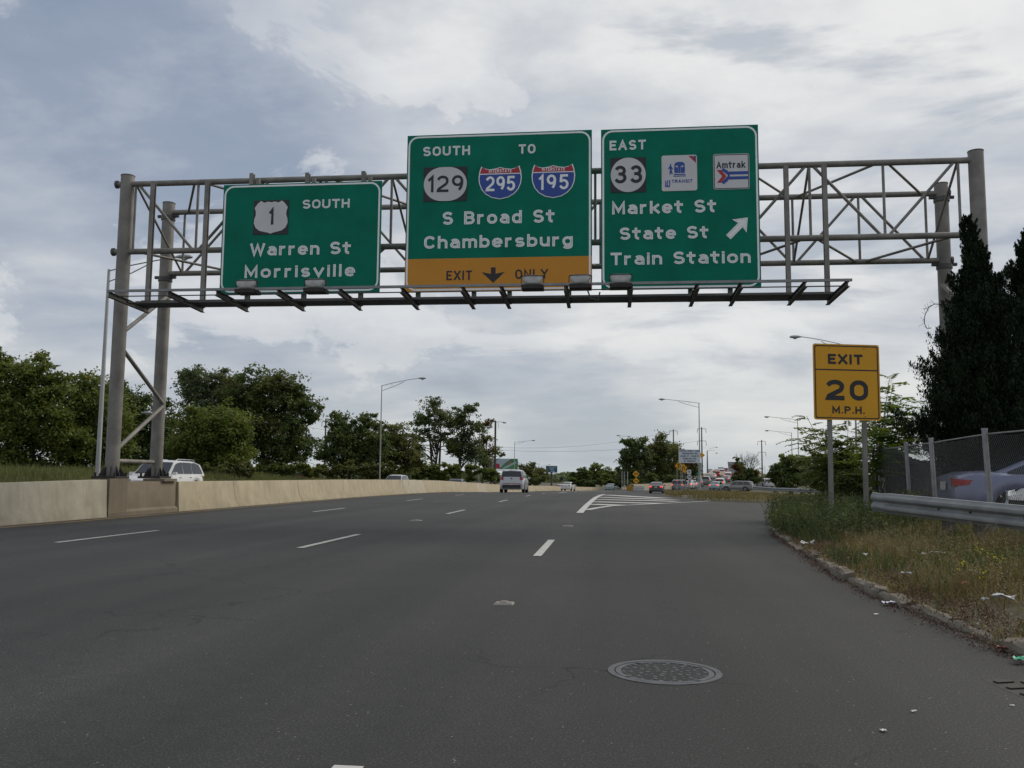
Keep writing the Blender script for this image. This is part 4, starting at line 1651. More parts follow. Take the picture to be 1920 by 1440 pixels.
# ------------------------------------------------------------------ guardrails
WB = [(0.0, 0.155), (0.022, 0.150), (0.028, 0.135), (0.055, 0.11), (0.075, 0.095), (0.08, 0.07), (0.075, 0.05), (0.05, 0.03), (0.018, 0.012), (0.014, 0.0), (0.018, -0.012), (0.05, -0.03), (0.075, -0.05), (0.08, -0.07), (0.075, -0.095), (0.055, -0.11), (0.028, -0.135), (0.022, -0.150), (0.0, -0.155)]


def guardrail(pts, h, label, flare=True, group=None, posts=None, mat='rail_metal', zf=verge):
    P = [Vector(p) for p in pts]
    g = empty('guardrail', (P[0].x, P[0].y, 0), 0, label, 'guardrail', group)
    o = Vector((P[0].x, P[0].y, 0))
    secs = []
    for i, p in enumerate(P):
        d = (P[min(i + 1, len(P) - 1)] - P[max(i - 1, 0)])
        d.z = 0
        d.normalize()
        s = Vector((-d.y, d.x, 0))
        if s.x > 0:
            s = -s
        k = 1.0
        if flare and i == 0:
            k = 1.05
        zc = p.z if len(pts[0]) == 3 else 0
        row = []
        for a, b in WB:
            row.append(p - o + s * (a * (1.0 if not (flare and i < 2) else 0.55)) + Vector((0, 0, b * (1 if not (flare and i == 1) else 0.92))))
        row += [q - s * 0.006 for q in reversed(row)]
        secs.append(row)
    M().loft(secs, True).build('rail', mat, g, 35)
    if posts is None:
        posts = [i for i in range(1, len(P), 1)]
    for i in posts:
        p = P[i] - o
        zg = float(zf(P[i].x, P[i].y)) - .1
        d = (P[min(i + 1, len(P) - 1)] - P[max(i - 1, 0)])
        d.z = 0
        d.normalize()
        s = Vector((-d.y, d.x, 0))
        if s.x > 0:
            s = -s
        q = p - s * 0.13
        m = M()
        a = math.atan2(d.y, d.x)
        m.box((q.x, q.y, (zg + P[i].z + .12) / 2), (0.10, 0.15, P[i].z + .12 - zg), a)
        po = m.build('post', 'galvanised_dark', g)
        q2 = p - s * 0.03
        M().box((q2.x, q2.y, P[i].z), (0.10, 0.085, 0.3), a).build('spacer_block', 'galvanised_dark', po)
        for dz in (-.0, .06):
            b_ = p + s * 0.02
            M().box((b_.x, b_.y, P[i].z + dz), (0.025, 0.025, 0.02), a).build('bolt', 'black_iron', po)
    return g


gpts = []
ga = at(1637, 941, 13.9)
gb = at(1925, 972, 10.7)
for t in (0, .06, .14, .3, .5, .7, .9, 1.0, 1.2, 1.5, 1.9):
    p = ga.lerp(gb, t)
    p.z = lerp(ga.z, gb.z, min(t, 1))
    gpts.append(p)
guardrail(gpts, 0.7, 'steel guardrail with crimped end running past the chain link fence on the right', True, posts=[4, 5, 7, 9])
fp = []
for px, py, d in ((1412, 914.5, 78), (1450, 917.5, 74), (1500, 919.5, 70), (1560, 922, 66), (1640, 924, 62), (1760, 926, 58)):
    fp.append(at(px, py, d))
guardrail(fp, 0.6, 'distant steel guardrail behind the grass island', False)
fp = []
for px, py, d in ((1188, 908.5, 134), (1208, 908.5, 134)):
    fp.append(at(px, py, d))

# ------------------------------------------------------------------ chain link fence
FP = [at(1652, 900, 20.4), at(1706, 900, 17.6), at(1754, 900, 15.3), at(1857, 900, 12.6), at(1990, 900, 10.2), at(2200, 900, 7.8)]
TOPY = [839, 833, 826, 809, 796, 770]
FD = [20.4, 17.6, 15.3, 12.6, 10.2, 7.8]
CF = empty('chain_link_fence', (FP[0].x, FP[0].y, 0), 0, 'grey chain link fence with leaning posts behind the guardrail', 'fence')
o = Vector((FP[0].x, FP[0].y, 0))
tops = []
for i, (p, ty, d) in enumerate(zip(FP, TOPY, FD)):
    px = project((p.x, p.y, 1.0))[0]
    tz = at(px, ty, d).z
    q = Vector((p.x, p.y, float(verge(p.x, p.y))))
    tops.append((q, tz))
    ln = Vector((-.05, .0, 0)) * (1 if i < 4 else 0)
    M().tube([q - o - Vector((0, 0, .1)), q - o + Vector((0, 0, tz - q.z + .03)) + ln], 0.038, 12).build('post', 'fence_post', CF, 40)
    M().tube([q - o + ln + Vector((0, 0, tz - q.z + .02)), q - o + ln + Vector((0, 0, tz - q.z + .05))], 0.044, 12).build('post_cap', 'fence_post', CF, 40)
m = M()
tr_ = [q - o + Vector((0, 0, tz - q.z - .03)) for q, tz in tops]
m = M().tube([t_ + Vector((0, 0, (-.02 if i in (0,) else 0))) for i, t_ in enumerate(tr_)], 0.012, 6)
m.build('top_wire', 'fence_post', CF, 40)
# woven wires, as the real diagonal runs
wv, wf = [], []


def wire(p, q, r=0.0019):
    d = (q - p).normalized()
    s = d.cross(Vector((1, 0, 0.02))).normalized() * r
    t_ = d.cross(s).normalized() * r
    b = len(wv)
    for e in (p, q):
        for k in (s, -s * .5 + t_ * .87, -s * .5 - t_ * .87):
            wv.append(e + k)
    for k in range(3):
        k2 = (k + 1) % 3
        wf.append((b + k, b + k2, b + 3 + k2, b + 3 + k))


for i in range(len(tops) - 1):
    (a, ta), (b, tb) = tops[i], tops[i + 1]
    L_ = math.hypot(b.x - a.x, b.y - a.y)
    cell = 0.078
    hz = 0.080
    n = int(L_ / cell)
    off = Vector((-0.045, 0, 0))

    def FPt(s, h):
        t = s / L_
        zt = lerp(ta, tb, t) - 0.02 - 0.05 * math.sin(math.pi * t)
        zb = lerp(a.z, b.z, t) + 0.05
        return Vector((lerp(a.x, b.x, t), lerp(a.y, b.y, t), lerp(zb, zt, h))) + off - o
    H_ = 1.75
    rows = int(H_ / hz)
    for k in range(-rows, n + 1):
        for sgn in (1, -1):
            s0, s1 = k * cell, (k + rows) * cell
            h0, h1 = (0, 1) if sgn > 0 else (1, 0)
            # clip to the bay
            ca, cb = max(s0, 0), min(s1, L_)
            if ca >= cb:
                continue
            nseg = 3
            pts_ = []
            for j in range(nseg + 1):
                s = lerp(ca, cb, j / nseg)
                h = lerp(h0, h1, (s - s0) / (s1 - s0))
                pts_.append(FPt(s, h))
            for j in range(nseg):
                wire(pts_[j], pts_[j + 1])
np_mesh('wire_mesh', np.array([tuple(v) for v in wv]), np.array(wf), 'fence_wire', CF, 'stuff')
m = M()
for i in range(1, len(tops) - 1):
    pass

# parking lot ground behind
lot = M()
for i in range(7):
    y0_, y1_ = -2 + i * 4.2, -2 + (i + 1) * 4.2
    lot.poly([(x_, y_, float(verge(x_, y_)) + .012) for x_, y_ in ((6.9, y0_), (24, y0_), (24, y1_), (6.9, y1_))])
lot.build('parking_lot', 'asphalt_shoulder', None, kind='structure')

# board fence behind the chain link
BF = empty('board_fence', (0, 0, 0), 0, 'weathered grey board fence closing the car park behind the chain link', 'fence')
a, b = at(1660, 900, 21.3), at(1775, 900, 19.4)
n = 17
bm = None
for i in range(n):
    t = (i + .5) / n
    p = a.lerp(b, t)
    px = 1660 + 115 * t
    zt = at(px, lerp(846, 872, t) if t > .3 else 846, lerp(21.3, 19.4, t)).z
    zb = float(verge(p.x, p.y))
    w = (b - a).length / n
    an = math.atan2(b.y - a.y, b.x - a.x)
    jt = rr.uniform(-.02, .02)
    M().box((p.x, p.y + rr.uniform(-.006, .006), (zb + zt + jt) / 2), (w * .94, 0.022, zt + jt - zb), an).build('board', 'board', BF)
for h in (.45, 1.25):
    M().bar((a.x, a.y + .04, float(verge(a.x, a.y)) + h), (b.x, b.y + .04, float(verge(b.x, b.y)) + h * .9), .05, .08).build('fence_rail', 'board', BF)

# ------------------------------------------------------------------ street lamps


def street_lamp(px, py, d, alen, side, label, rise=0.55, kind='truss', base_py=None, rad=0.09, ay=0.0, double=False, mat='grey_pole', cat='street lamp'):
    top = at(px, py, d)
    zb = surf(top.x, top.y) - 0.2
    g = empty('street_lamp', (top.x, top.y, zb), 0, label, cat, 'street lamps along the highway')
    H = top.z - zb
    po = M().tube([(0, 0, 0), (0, 0, H * .5), (0, 0, H)], [rad, rad * .8, rad * .55], 12).build('pole', mat, g, 40)
    M().tube([(0, 0, .1), (0, 0, .45)], rad * 1.7, 10).build('base', mat, po, 40)
    dirv = Vector((side * math.cos(ay), -math.sin(ay), 0))
    r = 0.032
    for q, (l2, rs, zo) in enumerate(((alen, rise, 0.0), (alen, rise * .2, -rise * .9)) if double else ((alen, rise, 0.0),)):
        tip = dirv * l2 + Vector((0, 0, H + rs + zo))
        if kind == 'truss':
            up = [Vector((0, 0, H - .08 + zo))] + [dirv * (l2 * t) + Vector((0, 0, H - .08 + zo + rs * (1.15 * t ** .8 if t < .85 else 1.05))) for t in (.3, .6, .8)] + [tip]
            dn = [Vector((0, 0, H - .62 + zo)), dirv * (l2 * .35) + Vector((0, 0, H - .62 + zo + (rs + .5) * .40)), dirv * (l2 * .62) + Vector((0, 0, H - .16 + zo + rs * .74))]
            m = M().tube(up, r, 7)
            m.tube(dn, r * .9, 7)
            m.tube([dirv * (l2 * .28) + Vector((0, 0, H - .50 + zo + (rs + .5) * .34)), dirv * (l2 * .28) + Vector((0, 0, H - .08 + zo + rs * .4))], r * .6, 5)
        else:
            pts_ = [dirv * (l2 * t) + Vector((0, 0, H - .1 + rs * (1 - (1 - t) ** 2.2))) for t in (0, .2, .4, .6, .8, 1)]
            m = M().tube(pts_, r, 7)
        m.build('arm', mat, g, 40)
        secs = []
        u = Vector((-dirv.y, dirv.x, 0))
        for t, w, h, dz in ((0, .05, .05, 0), (.12, .10, .08, 0.0), (.3, .17, .12, .0), (.6, .19, .13, -.005), (.8, .13, .09, -.005), (.88, .05, .03, -.01)):
            c = tip + dirv * t + Vector((0, 0, dz))
            secs.append([c + u * (w * math.cos(a_)) + Vector((0, 0, h * math.sin(a_) * (1 if math.sin(a_) > 0 else .75))) for a_ in [2 * math.pi * k / 12 for k in range(12)]])
        hd = M().loft(secs, True).build('lamp_head', 'lamp_housing', g, 50)
        secs = []
        for rr2, zz2 in ((.155, -.06), (.14, -.12), (.08, -.165), (.01, -.175)):
            c = tip + dirv * .48
            secs.append([c + Vector((rr2 * math.cos(a_), rr2 * .8 * math.sin(a_), zz2)) for a_ in [2 * math.pi * k / 12 for k in range(12)]])
        M().loft(secs, True).build('lens', 'lamp_glass', hd, 60)
    return g


LN = [
    (204.5, 505, 43.6, 3.4, 1, 'tall grey street lamp just left of the gantry posts, arm reaching right behind them', .55, 'truss', .12),
    (200, 790, 64, 2.6, 1, 'short street lamp with curved arm seen between the two left gantry posts', .6, 'curve', .09),
    (608, 877, 120, 2.5, -1, 'low far street lamp in the gap between trees, arm pointing left', .75, 'truss', .06),
    (716, 722, 96, 4.0, 1, 'tall slim street lamp standing against the sky left of centre behind the median', .72, 'truss', .085),
    (899, 803, 150, 1.2, 1, 'armless-looking slim lamp pole in front of the open trees', .1, 'curve', .09),
    (965, 829, 205, 3.9, 1, 'street lamp rising just right of the left billboard', .4, 'truss', .10),
    (993, 873, 330, 3.0, 1, 'small far street lamp behind the grey boxy car', .6, 'truss', .12),
    (1015, 874, 360, 2.8, 1, 'small far street lamp beside the dark blue billboard', .6, 'truss', .13),
    (1310.5, 755, 115, 4.3, -1, 'tall street lamp beside the white truck sign, arm pointing left', .45, 'truss', .10),
    (1495.5, 786, 135, 4.1, -1, 'taller of the two street lamps left of the yellow EXIT 20 sign', .35, 'truss', .09),
    (1484, 811, 170, 4.1, -1, 'lower of the two street lamps left of the yellow EXIT 20 sign', .35, 'truss', .10),
    (1600, 650, 64, 3.6, -1, 'street lamp whose arm and head show above the yellow EXIT 20 sign', .75, 'truss', .085),
    (1196, 822, 190, 3.7, -1, 'street lamp half hidden in the dark trees right of centre', .6, 'curve', .10),
    (1434, 874, 300, 3.4, -1, 'tiny far street lamp between the bare tree and the right bushes', .5, 'curve', .10),
]
for px, py, d, al, sd_, lab, ri, kd, rd in LN:
    street_lamp(px, py, d, al, sd_, lab, ri, kd, None, rd)
street_lamp(1326, 845, 285, 2.5, 1, 'far concrete lamp pole with two arms above the queue of cars', 1.1, 'curve', None, .26, 0, True, 'kerb_concrete')

# ------------------------------------------------------------------ masts and wires


def mast(px, py, d, label, w=.9, arms=((0.35, 1.0), (3.1, 1.0)), mat='galvanised_dark', r=.16):
    top = at(px, py, d)
    zb = surf(top.x, top.y) - .3
    g = empty('power_mast', (top.x, top.y, zb), 0, label, 'power mast', 'railway power masts in the distance')
    H = top.z - zb
    M().tube([(0, 0, 0), (0, 0, H)], [r * 1.15, r * .8], 10).build('pole', mat, g, 40)
    for dz, s in arms:
        m = M().bar((-w * s, 0, H - dz), (w * s, 0, H - dz), .09, .09)
        c = m.build('crossarm', mat, g)
        for sx in (-1, 1):
            M().tube([(sx * w * s, 0, H - dz), (sx * w * s * 1.12, 0, H - dz - 1.0)], .055, 6).build('insulator', 'galvanised_dark', c, 40)
    return g, top


mast(1262.5, 805, 215, 'leftmost dark power mast above the trees behind the white truck sign')
mast(1315.5, 801, 200, 'dark power mast directly beside the tall street lamp pole')
mast(1428, 825, 225, 'dark power mast standing alone right of the bare tree')
mast(611, 786, 170, 'rusty power mast top above the tree gap, left of the slim street lamp', .7, ((.5, 1.0),), 'rust', .17)
mast(575, 797, 160, 'rusty power mast in the sky gap beside the large left tree', .55, ((1.0, 1.0), (3.6, 1.0)), 'rust', .17)
# wooden utility pole with a lamp
top = at(929, 789, 165)
zb = surf(top.x, top.y) - .3
g = empty('utility_pole', (top.x, top.y, zb), 0, 'dark wooden utility pole with small lamp, right of the open trees', 'utility pole')
H = top.z - zb
M().tube([(0, 0, 0), (0, 0, H)], [.24, .17], 10).build('pole', 'wood_pole', g, 40)
m = M().tube([(0, 0, H - .25), (.7, 0, H - .18), (1.5, 0, H - .3)], .045, 6)
m.build('arm', 'galvanised_dark', g, 40)
M().tube([(1.4, 0, H - .3), (2.0, 0, H - .38)], [.16, .12], 8).build('lamp_head', 'lamp_housing', g, 40)
M().tube([(.45, 0, H - .35), (.6, 0, H - .9), (.45, 0, H - 1.4)], .03, 5).build('cable', 'far_wire', g, 40)
for k_, (pa, pb, sag, lab) in enumerate(((at(611, 790, 170), at(1262, 808, 215), 4.6, 'upper faint overhead wire crossing the far sky'), (at(575, 800, 160), at(1315, 826, 200), 3.4, 'lower faint overhead wire crossing the far sky'))):
    pts_ = []
    for i in range(25):
        t = i / 24
        p = pa.lerp(pb, t)
        p.z -= 4 * sag * t * (1 - t)
        pts_.append(p)
    tag(M().tube(pts_, .022, 5).build('power_line', 'far_wire', None), lab, 'power line', 'overhead wires')

# ------------------------------------------------------------------ small signs


def small_sign(px, py, d, wpx, hpx, shape, mat, label, posts=(0,), base_d=None, name='road_sign', extra=None, th=.02, post_mat='grey_pole', pw=.06, group=None):
    c = at(px, py, d)
    zb = surf(c.x, c.y) - .1
    g = empty(name, (c.x, c.y, zb), YAW, label, 'road sign', group)
    w, h = wpx / F_PX * d, hpx / F_PX * d
    zc = c.z - zb
    if shape == 'diamond':
        pts_ = [(-w / 2, zc), (0, zc + h / 2), (w / 2, zc), (0, zc - h / 2)]
    elif shape == 'round':
        pts_ = [(w / 2 * math.cos(a), zc - h / 2 * math.sin(a)) for a in [2 * math.pi * k / 20 for k in range(20)]]
    else:
        pts_ = rrect(-w / 2, zc - h / 2, w / 2, zc + h / 2, .04 * min(w, h) + .001, 2)
    pn = plate(g, 'panel', pts_, 0, th, mat)
    for q in posts:
        M().box((q * w / 2, .06, (zc + h * .3) / 2), (pw, pw, zc + h * .3)).build('post', post_mat, g)
    if extra:
        extra(g, w, h, zc)
    return g


def truck_text(g, w, h, zc):
    L_ = ['TRUCKS OVER 4 TONS', 'PROHIBITED ON', 'LALOR ST - CASS ST', 'HAMILTON AVE', 'IN TRENTON']
    fr = [.93, .68, .84, .60, .52]
    for i, (s, f_) in enumerate(zip(L_, fr)):
        zc2 = zc + h * (.40 - i * .19)
        text(g, s, -w * f_ / 2, w * f_ / 2, zc2 - h * .055, zc2 + h * .055, -.02, 'sign_ink', .22, False)


small_sign(1293, 855.5, 100, 41, 25, 'rect', 'sign_white_far', 'white truck prohibition sign with five lines of dark writing', (-.8, .8), extra=truck_text)


def merge_arrows(g, w, h, zc):
    m = M()
    ribbon(m, [(-.10, -.22), (-.10, .22)], w * .10, w, h, 0, zc, -.012, .004)
    ribbon(m, [(.14, -.22), (.10, .02), (.06, .16)], w * .08, w, h, 0, zc, -.013, .004)
    m.build('arrows', 'sign_black', g)


small_sign(1273.3, 873.5, 104, 16.5, 17, 'diamond', 'exit_yellow', 'larger yellow diamond sign with arrows at the lower left corner of the white truck sign', (-.45,), extra=merge_arrows)
small_sign(1281.2, 877, 108, 14.5, 16, 'diamond', 'exit_yellow', 'second yellow diamond sign half behind the first one', (-.15,), extra=merge_arrows)
small_sign(1284.5, 884, 118, 8, 8, 'diamond', 'exit_yellow', 'small orange yellow diamond under the pair of yellow diamonds')


def bars(g, w, h, zc):
    m = M()
    for z_, a in ((.26, .5), (.08, .66), (-.12, .5)):
        m.box((0, -.004, zc + h * z_), (w * a, .006, h * .09))
    m.build('lettering', 'sign_ink', g)


def toplate(g, w, h, zc):
    text(g, 'TO', -w * .22, w * .22, zc - h * .16, zc + h * .2, -.012, 'sign_ink', .2, False)


small_sign(1292, 885, 105, 8, 8.5, 'rect', 'sign_white', 'small white square plate above the round route marker', extra=toplate)


def rnum(g, w, h, zc):
    text(g, '129', -w * .36, w * .36, zc - h * .22, zc + h * .22, -.014, 'sign_black', .18, False)


small_sign(1292.6, 894.3, 104.6, 10.2, 8.4, 'round', 'sign_white', 'small oval white route marker on the same post line as the white plate', extra=rnum)


def uparrow(g, w, h, zc):
    plate(g, 'arrow', [(-w * .08, zc - h * .3), (-w * .08, zc + h * .05), (-w * .25, zc + h * .05), (0, zc + h * .35), (w * .25, zc + h * .05), (w * .08, zc + h * .05), (w * .08, zc - h * .3)], -.012, .004, 'sign_black')


small_sign(1293.2, 902.6, 104.2, 6.4, 7.2, 'rect', 'sign_white', 'small arrow plate under the round route marker', extra=uparrow)
small_sign(1308, 889, 112, 8.2, 8.2, 'diamond', 'sign_green', 'upper small green sign beside the lamp pole', (0,), extra=bars)
small_sign(1308, 899.5, 112, 6, 7.5, 'rect', 'sign_green', 'lower small green sign beside the lamp pole')
small_sign(1315.5, 853.5, 128, 13, 11, 'diamond', 'exit_yellow', 'yellow diamond sign sticking out behind the tall lamp pole')


def dbl(g, w, h, zc):
    m = M()
    for s in (-1, 1):
        m.poly([(s * w * .30, -.012, zc), (s * w * .10, -.012, zc + h * .14), (s * w * .10, -.012, zc - h * .14)])
        m.box((s * w * .07, -.008, zc), (w * .10, .006, h * .10))
    m.build('arrows', 'sign_black', g)


small_sign(1192.5, 888.4, 138, 13.2, 13.2, 'diamond', 'exit_yellow', 'upper of two stacked yellow diamond markers at the ramp split', extra=dbl)
small_sign(1192.8, 901.6, 137.5, 12.4, 12.4, 'diamond', 'exit_yellow', 'lower of two stacked yellow diamond markers at the ramp split', extra=dbl)


def chev(g, w, h, zc):
    m = M()
    for z_ in (-.34, -.02, .30):
        for s in (-1, 1):
            q = [(0, z_), (s * .5, z_ - .3), (s * .5, z_ - .12), (0, z_ + .18)]
            q = [(a, max(-.5, min(.5, b))) for a, b in q]
            m.poly([(a * w, -.006, zc + b * h) for a, b in (q if s > 0 else q[::-1])])
    m.build('chevrons', 'exit_yellow', g)


small_sign(1180.5, 914.8, 133, 12.5, 10, 'rect', 'sign_black', 'black square with yellow upward chevrons in front of the barrier split', (0,), extra=chev)
# white crash cushion box
c = at(1199, 913, 134)
cc = empty('crash_cushion', (c.x, c.y, surf(c.x, c.y)), YAW, 'white banded crash cushion box right of the chevron marker', 'crash cushion')
hz_ = 18 / F_PX * 134
for k in range(3):
    M().box((0, k * .6, .22 + .0), (hz_, .5, .16)).build('panel', 'sign_white', cc)
    M().box((0, k * .6, .50), (hz_, .5, .16)).build('panel', 'sign_white', cc)
M().box((0, .6, .36), (hz_ * .92, 1.6, .72)).build('core', 'sign_back', cc)
# lattice sign post pair
c = at(1168.5, 884, 150)
zb = surf(c.x, c.y) - .1
g = empty('lattice_post', (c.x, c.y, zb), 0, 'grey lattice post standing left of the stacked yellow diamonds', 'post')
H = c.z - zb
for s in (-.22, .22):
    M().box((s, 0, H / 2), (.10, .10, H)).build('leg', 'grey_pole', g)
for i in range(7):
    z0_, z1_ = H * i / 7, H * (i + 1) / 7
    M().bar((-.22 if i % 2 else .22, 0, z0_), (.22 if i % 2 else -.22, 0, z1_), .05, .05).build('brace', 'grey_pole', g)
M().box((.75, .1, H / 2), (.09, .09, H)).build('leg', 'sign_white', g)

# ------------------------------------------------------------------ billboards


def billboard(x0, y0, x1, y1, d, label, fn, post_px, group='billboards in the distance'):
    a, b = at(x0, y0, d), at(x1, y1, d)
    w = (b - a).length
    c = at((x0 + x1) / 2, (y0 + y1) / 2, d)
    W, H = (x1 - x0) / F_PX * d, (y1 - y0) / F_PX * d
    zb = surf(c.x, c.y) - .3
    g = empty('billboard', (c.x, c.y, zb), YAW, label, 'billboard', group)
    zc = c.z - zb
    fn(g, W, H, zc)
    for q in post_px:
        M().tube([(q * W, .5, 0), (q * W, .5, zc)], .35, 10).build('post', 'galvanised_dark', g, 40)
    M().box((0, -.15, zc - H / 2 - .25), (W * 1.02, .8, .14)).build('catwalk', 'sign_back', g)
    M().box((0, .22, zc), (W * 1.0, .34, H)).build('frame', 'sign_back', g)
    return g


plain('bb_pale', (0.40, 0.47, 0.52), 0.6, 0, 0.08, .3)
plain('bb_green', (0.08, 0.26, 0.10), 0.6, 0, 0.4, .35)
plain('bb_blue', (0.03, 0.09, 0.14), 0.6, 0, 0.3, .3)
plain('bb_mark', (0.40, 0.45, 0.47), 0.6, 0, 0.2, 1)


def bb1(g, W, H, zc):
    plate(g, 'poster', [(-W / 2, zc - H / 2), (-W / 2, zc + H / 2), (W / 2, zc + H / 2), (W / 2, zc - H / 2)], 0, .04, 'bb_pale')
    plate(g, 'green_band', [(-W * .06, zc - H / 2), (W * .10, zc + H * .05), (W * .30, zc + H * .5), (W * .495, zc + H * .5), (W * .495, zc - H * .5)], -.03, .02, 'bb_green')
    plate(g, 'pale_streak', [(W * .02, zc - H * .42), (W * .30, zc + H * .05), (W * .44, zc + H * .25), (W * .46, zc + H * .1), (W * .22, zc - H * .28), (W * .10, zc - H * .46)], -.05, .02, 'bb_pale')
    plate(g, 'red_blob', [(-W * .20, zc - H * .42), (-W * .22, zc - H * .1), (-W * .14, zc + H * .08), (-W * .05, zc - H * .05), (-W * .03, zc - H * .4)], -.05, .02, 'sign_red')
    m = M()
    for i, (x_, z_, w_) in enumerate(((.25, .22, .10), (.23, .08, .12), (.24, -.04, .08), (-.25, .38, .2), (-.3, .18, .28))):
        m.box((W * x_, -.06, zc + H * z_), (W * w_, .02, H * .06))
    m.build('lettering', 'wrapper_red', g)


def bb2(g, W, H, zc):
    plate(g, 'poster', [(-W / 2, zc - H / 2), (-W / 2, zc + H / 2), (W / 2, zc + H / 2), (W / 2, zc - H / 2)], 0, .04, 'bb_blue')
    m = M()
    for i, (x_, z_, w_) in enumerate(((.1, .30, .6), (.05, .10, .4), (.05, -.06, .3), (.1, -.30, .34))):
        m.box((W * x_, -.03, zc + H * z_), (W * w_, .02, H * (.08 if i < 3 else .14)))
    m.build('lettering', 'bb_mark', g)


billboard(908, 860, 971, 880, 250, 'wide billboard with green band and red patch behind the wooden pole', bb1, (-.3, .3))
billboard(1023.5, 873.5, 1045, 886, 300, 'dark blue billboard on a single post near the centre', bb2, (0,))


def bb3(g, W, H, zc):
    plate(g, 'poster', [(-W / 2, zc - H / 2), (-W / 2 - .3, zc + H / 2), (W / 2, zc + H / 2), (W / 2, zc - H / 2)], 0, .04, 'sign_back')


billboard(1366, 866, 1392, 884, 290, 'grey back of a large panel rising over the queue of cars', bb3, (0,))
small_sign(1351.5, 877.5, 330, 10, 3.4, 'rect', 'sign_white', 'thin far white panel above the top of the car queue', (-.8, .8))
small_sign(1053, 898, 240, 6, 7, 'rect', 'trim_black', 'dark far sign above the white car ahead')

# brick shed in the left gap
c = at(572, 893, 150)
zb = surf(c.x, c.y) - .2
g = empty('shed', (c.x, c.y, zb), .1, 'low reddish brick shed with dark roof seen in the tree gap', 'building')
M().box((0, 0, 1.0), (3.6, 3, 2.0)).build('wall', 'brick_red', g)
M().box((0, 0, 2.15), (4.0, 3.4, .3)).build('roof', 'roof_dark', g)
for x_ in (-1.0, .2, 1.2):
    M().box((x_, -1.51, 1.0), (.4, .04, 1.2)).build('door', 'sign_back', g)

# parapets of the climbing ramp
pp = empty('ramp_parapet', (0, 0, 0), 0, 'long beige concrete parapet on the left edge of the climbing ramp', 'barrier')
ys_ = list(np.arange(141, 420, 12.0))
for ya, yb in zip(ys_[:-1], ys_[1:]):
    secs = []
    for i in range(4):
        y_ = lerp(ya + .02, yb - .02, i / 3)
        x_ = float(np.interp(y_, *zip(*RL_TAB)))
        z_ = float(gz(x_ + .5, y_))
        secs.append([(x_ + .3, y_, z_ - 1.5), (x_ + .28, y_, z_ + .3), (x_ + .2, y_, z_ + 1.05), (x_ - .1, y_, z_ + 1.05), (x_ - .3, y_, z_ - 1.5)])
    M().loft(secs).build('barrier_section', 'far_concrete', pp, 40)
pp = empty('ramp_parapet', (0, 0, 0), 0, 'far concrete parapet on the right edge of the climbing ramp', 'barrier')
ys_ = list(np.arange(215, 420, 12.0))
for ya, yb in zip(ys_[:-1], ys_[1:]):
    secs = []
    for i in range(4):
        y_ = lerp(ya + .02, yb - .02, i / 3)
        x_ = float(np.interp(y_, *zip(*RL_TAB))) + 14
        z_ = float(gz(x_ - .5, y_))
        secs.append([(x_ + .3, y_, z_ - 1.5), (x_ + .1, y_, z_ + 1.0), (x_ - .2, y_, z_ + 1.0), (x_ - .3, y_, z_ - 1.5)])
    M().loft(secs).build('barrier_section', 'far_concrete', pp, 40)

# ------------------------------------------------------------------ vehicles
CARS = {
    'sedan': dict(L=4.75, W=1.82, H=1.46, low=[(-.5, .50), (-.495, .74), (-.485, .98), (-.44, 1.05), (-.34, 1.07), (.20, .98), (.30, .93), (.44, .82), (.485, .70), (.5, .50)],
                  cab=[(-.375, 1.03), (-.20, 1.38), (-.08, 1.455), (.02, 1.46), (.10, 1.42), (.265, .97)], belt=.98, split=(-.045,), wb=(-.295, .305)),
    'hatch': dict(L=4.1, W=1.80, H=1.64, low=[(-.5, .50), (-.5, .80), (-.485, 1.08), (-.45, 1.10), (.24, 1.05), (.32, 1.02), (.44, .92), (.49, .74), (.5, .50)],
                  cab=[(-.485, 1.06), (-.455, 1.56), (-.30, 1.63), (.0, 1.64), (.12, 1.57), (.30, 1.04)], belt=1.05, split=(-.17, .02), wb=(-.31, .32)),
    'suv': dict(L=4.95, W=1.95, H=1.76, low=[(-.5, .55), (-.5, .90), (-.488, 1.12), (-.45, 1.14), (.22, 1.10), (.30, 1.08), (.44, 1.0), (.49, .82), (.5, .55)],
                cab=[(-.485, 1.10), (-.425, 1.62), (-.30, 1.74), (.0, 1.76), (.10, 1.70), (.26, 1.09)], belt=1.10, split=(-.22, -.03), wb=(-.29, .31)),
    'wagon': dict(L=5.2, W=1.95, H=1.78, low=[(-.5, .55), (-.5, .90), (-.49, 1.08), (-.45, 1.10), (.20, 1.08), (.26, 1.08), (.45, 1.03), (.49, .90), (.5, .55)],
                  cab=[(-.487, 1.08), (-.455, 1.68), (-.38, 1.76), (.0, 1.78), (.08, 1.74), (.20, 1.08)], belt=1.08, split=(-.22, -.02), wb=(-.29, .33)),
}


def prof(tab, t):
    return interp(tab, t)


wheel_cache = {}


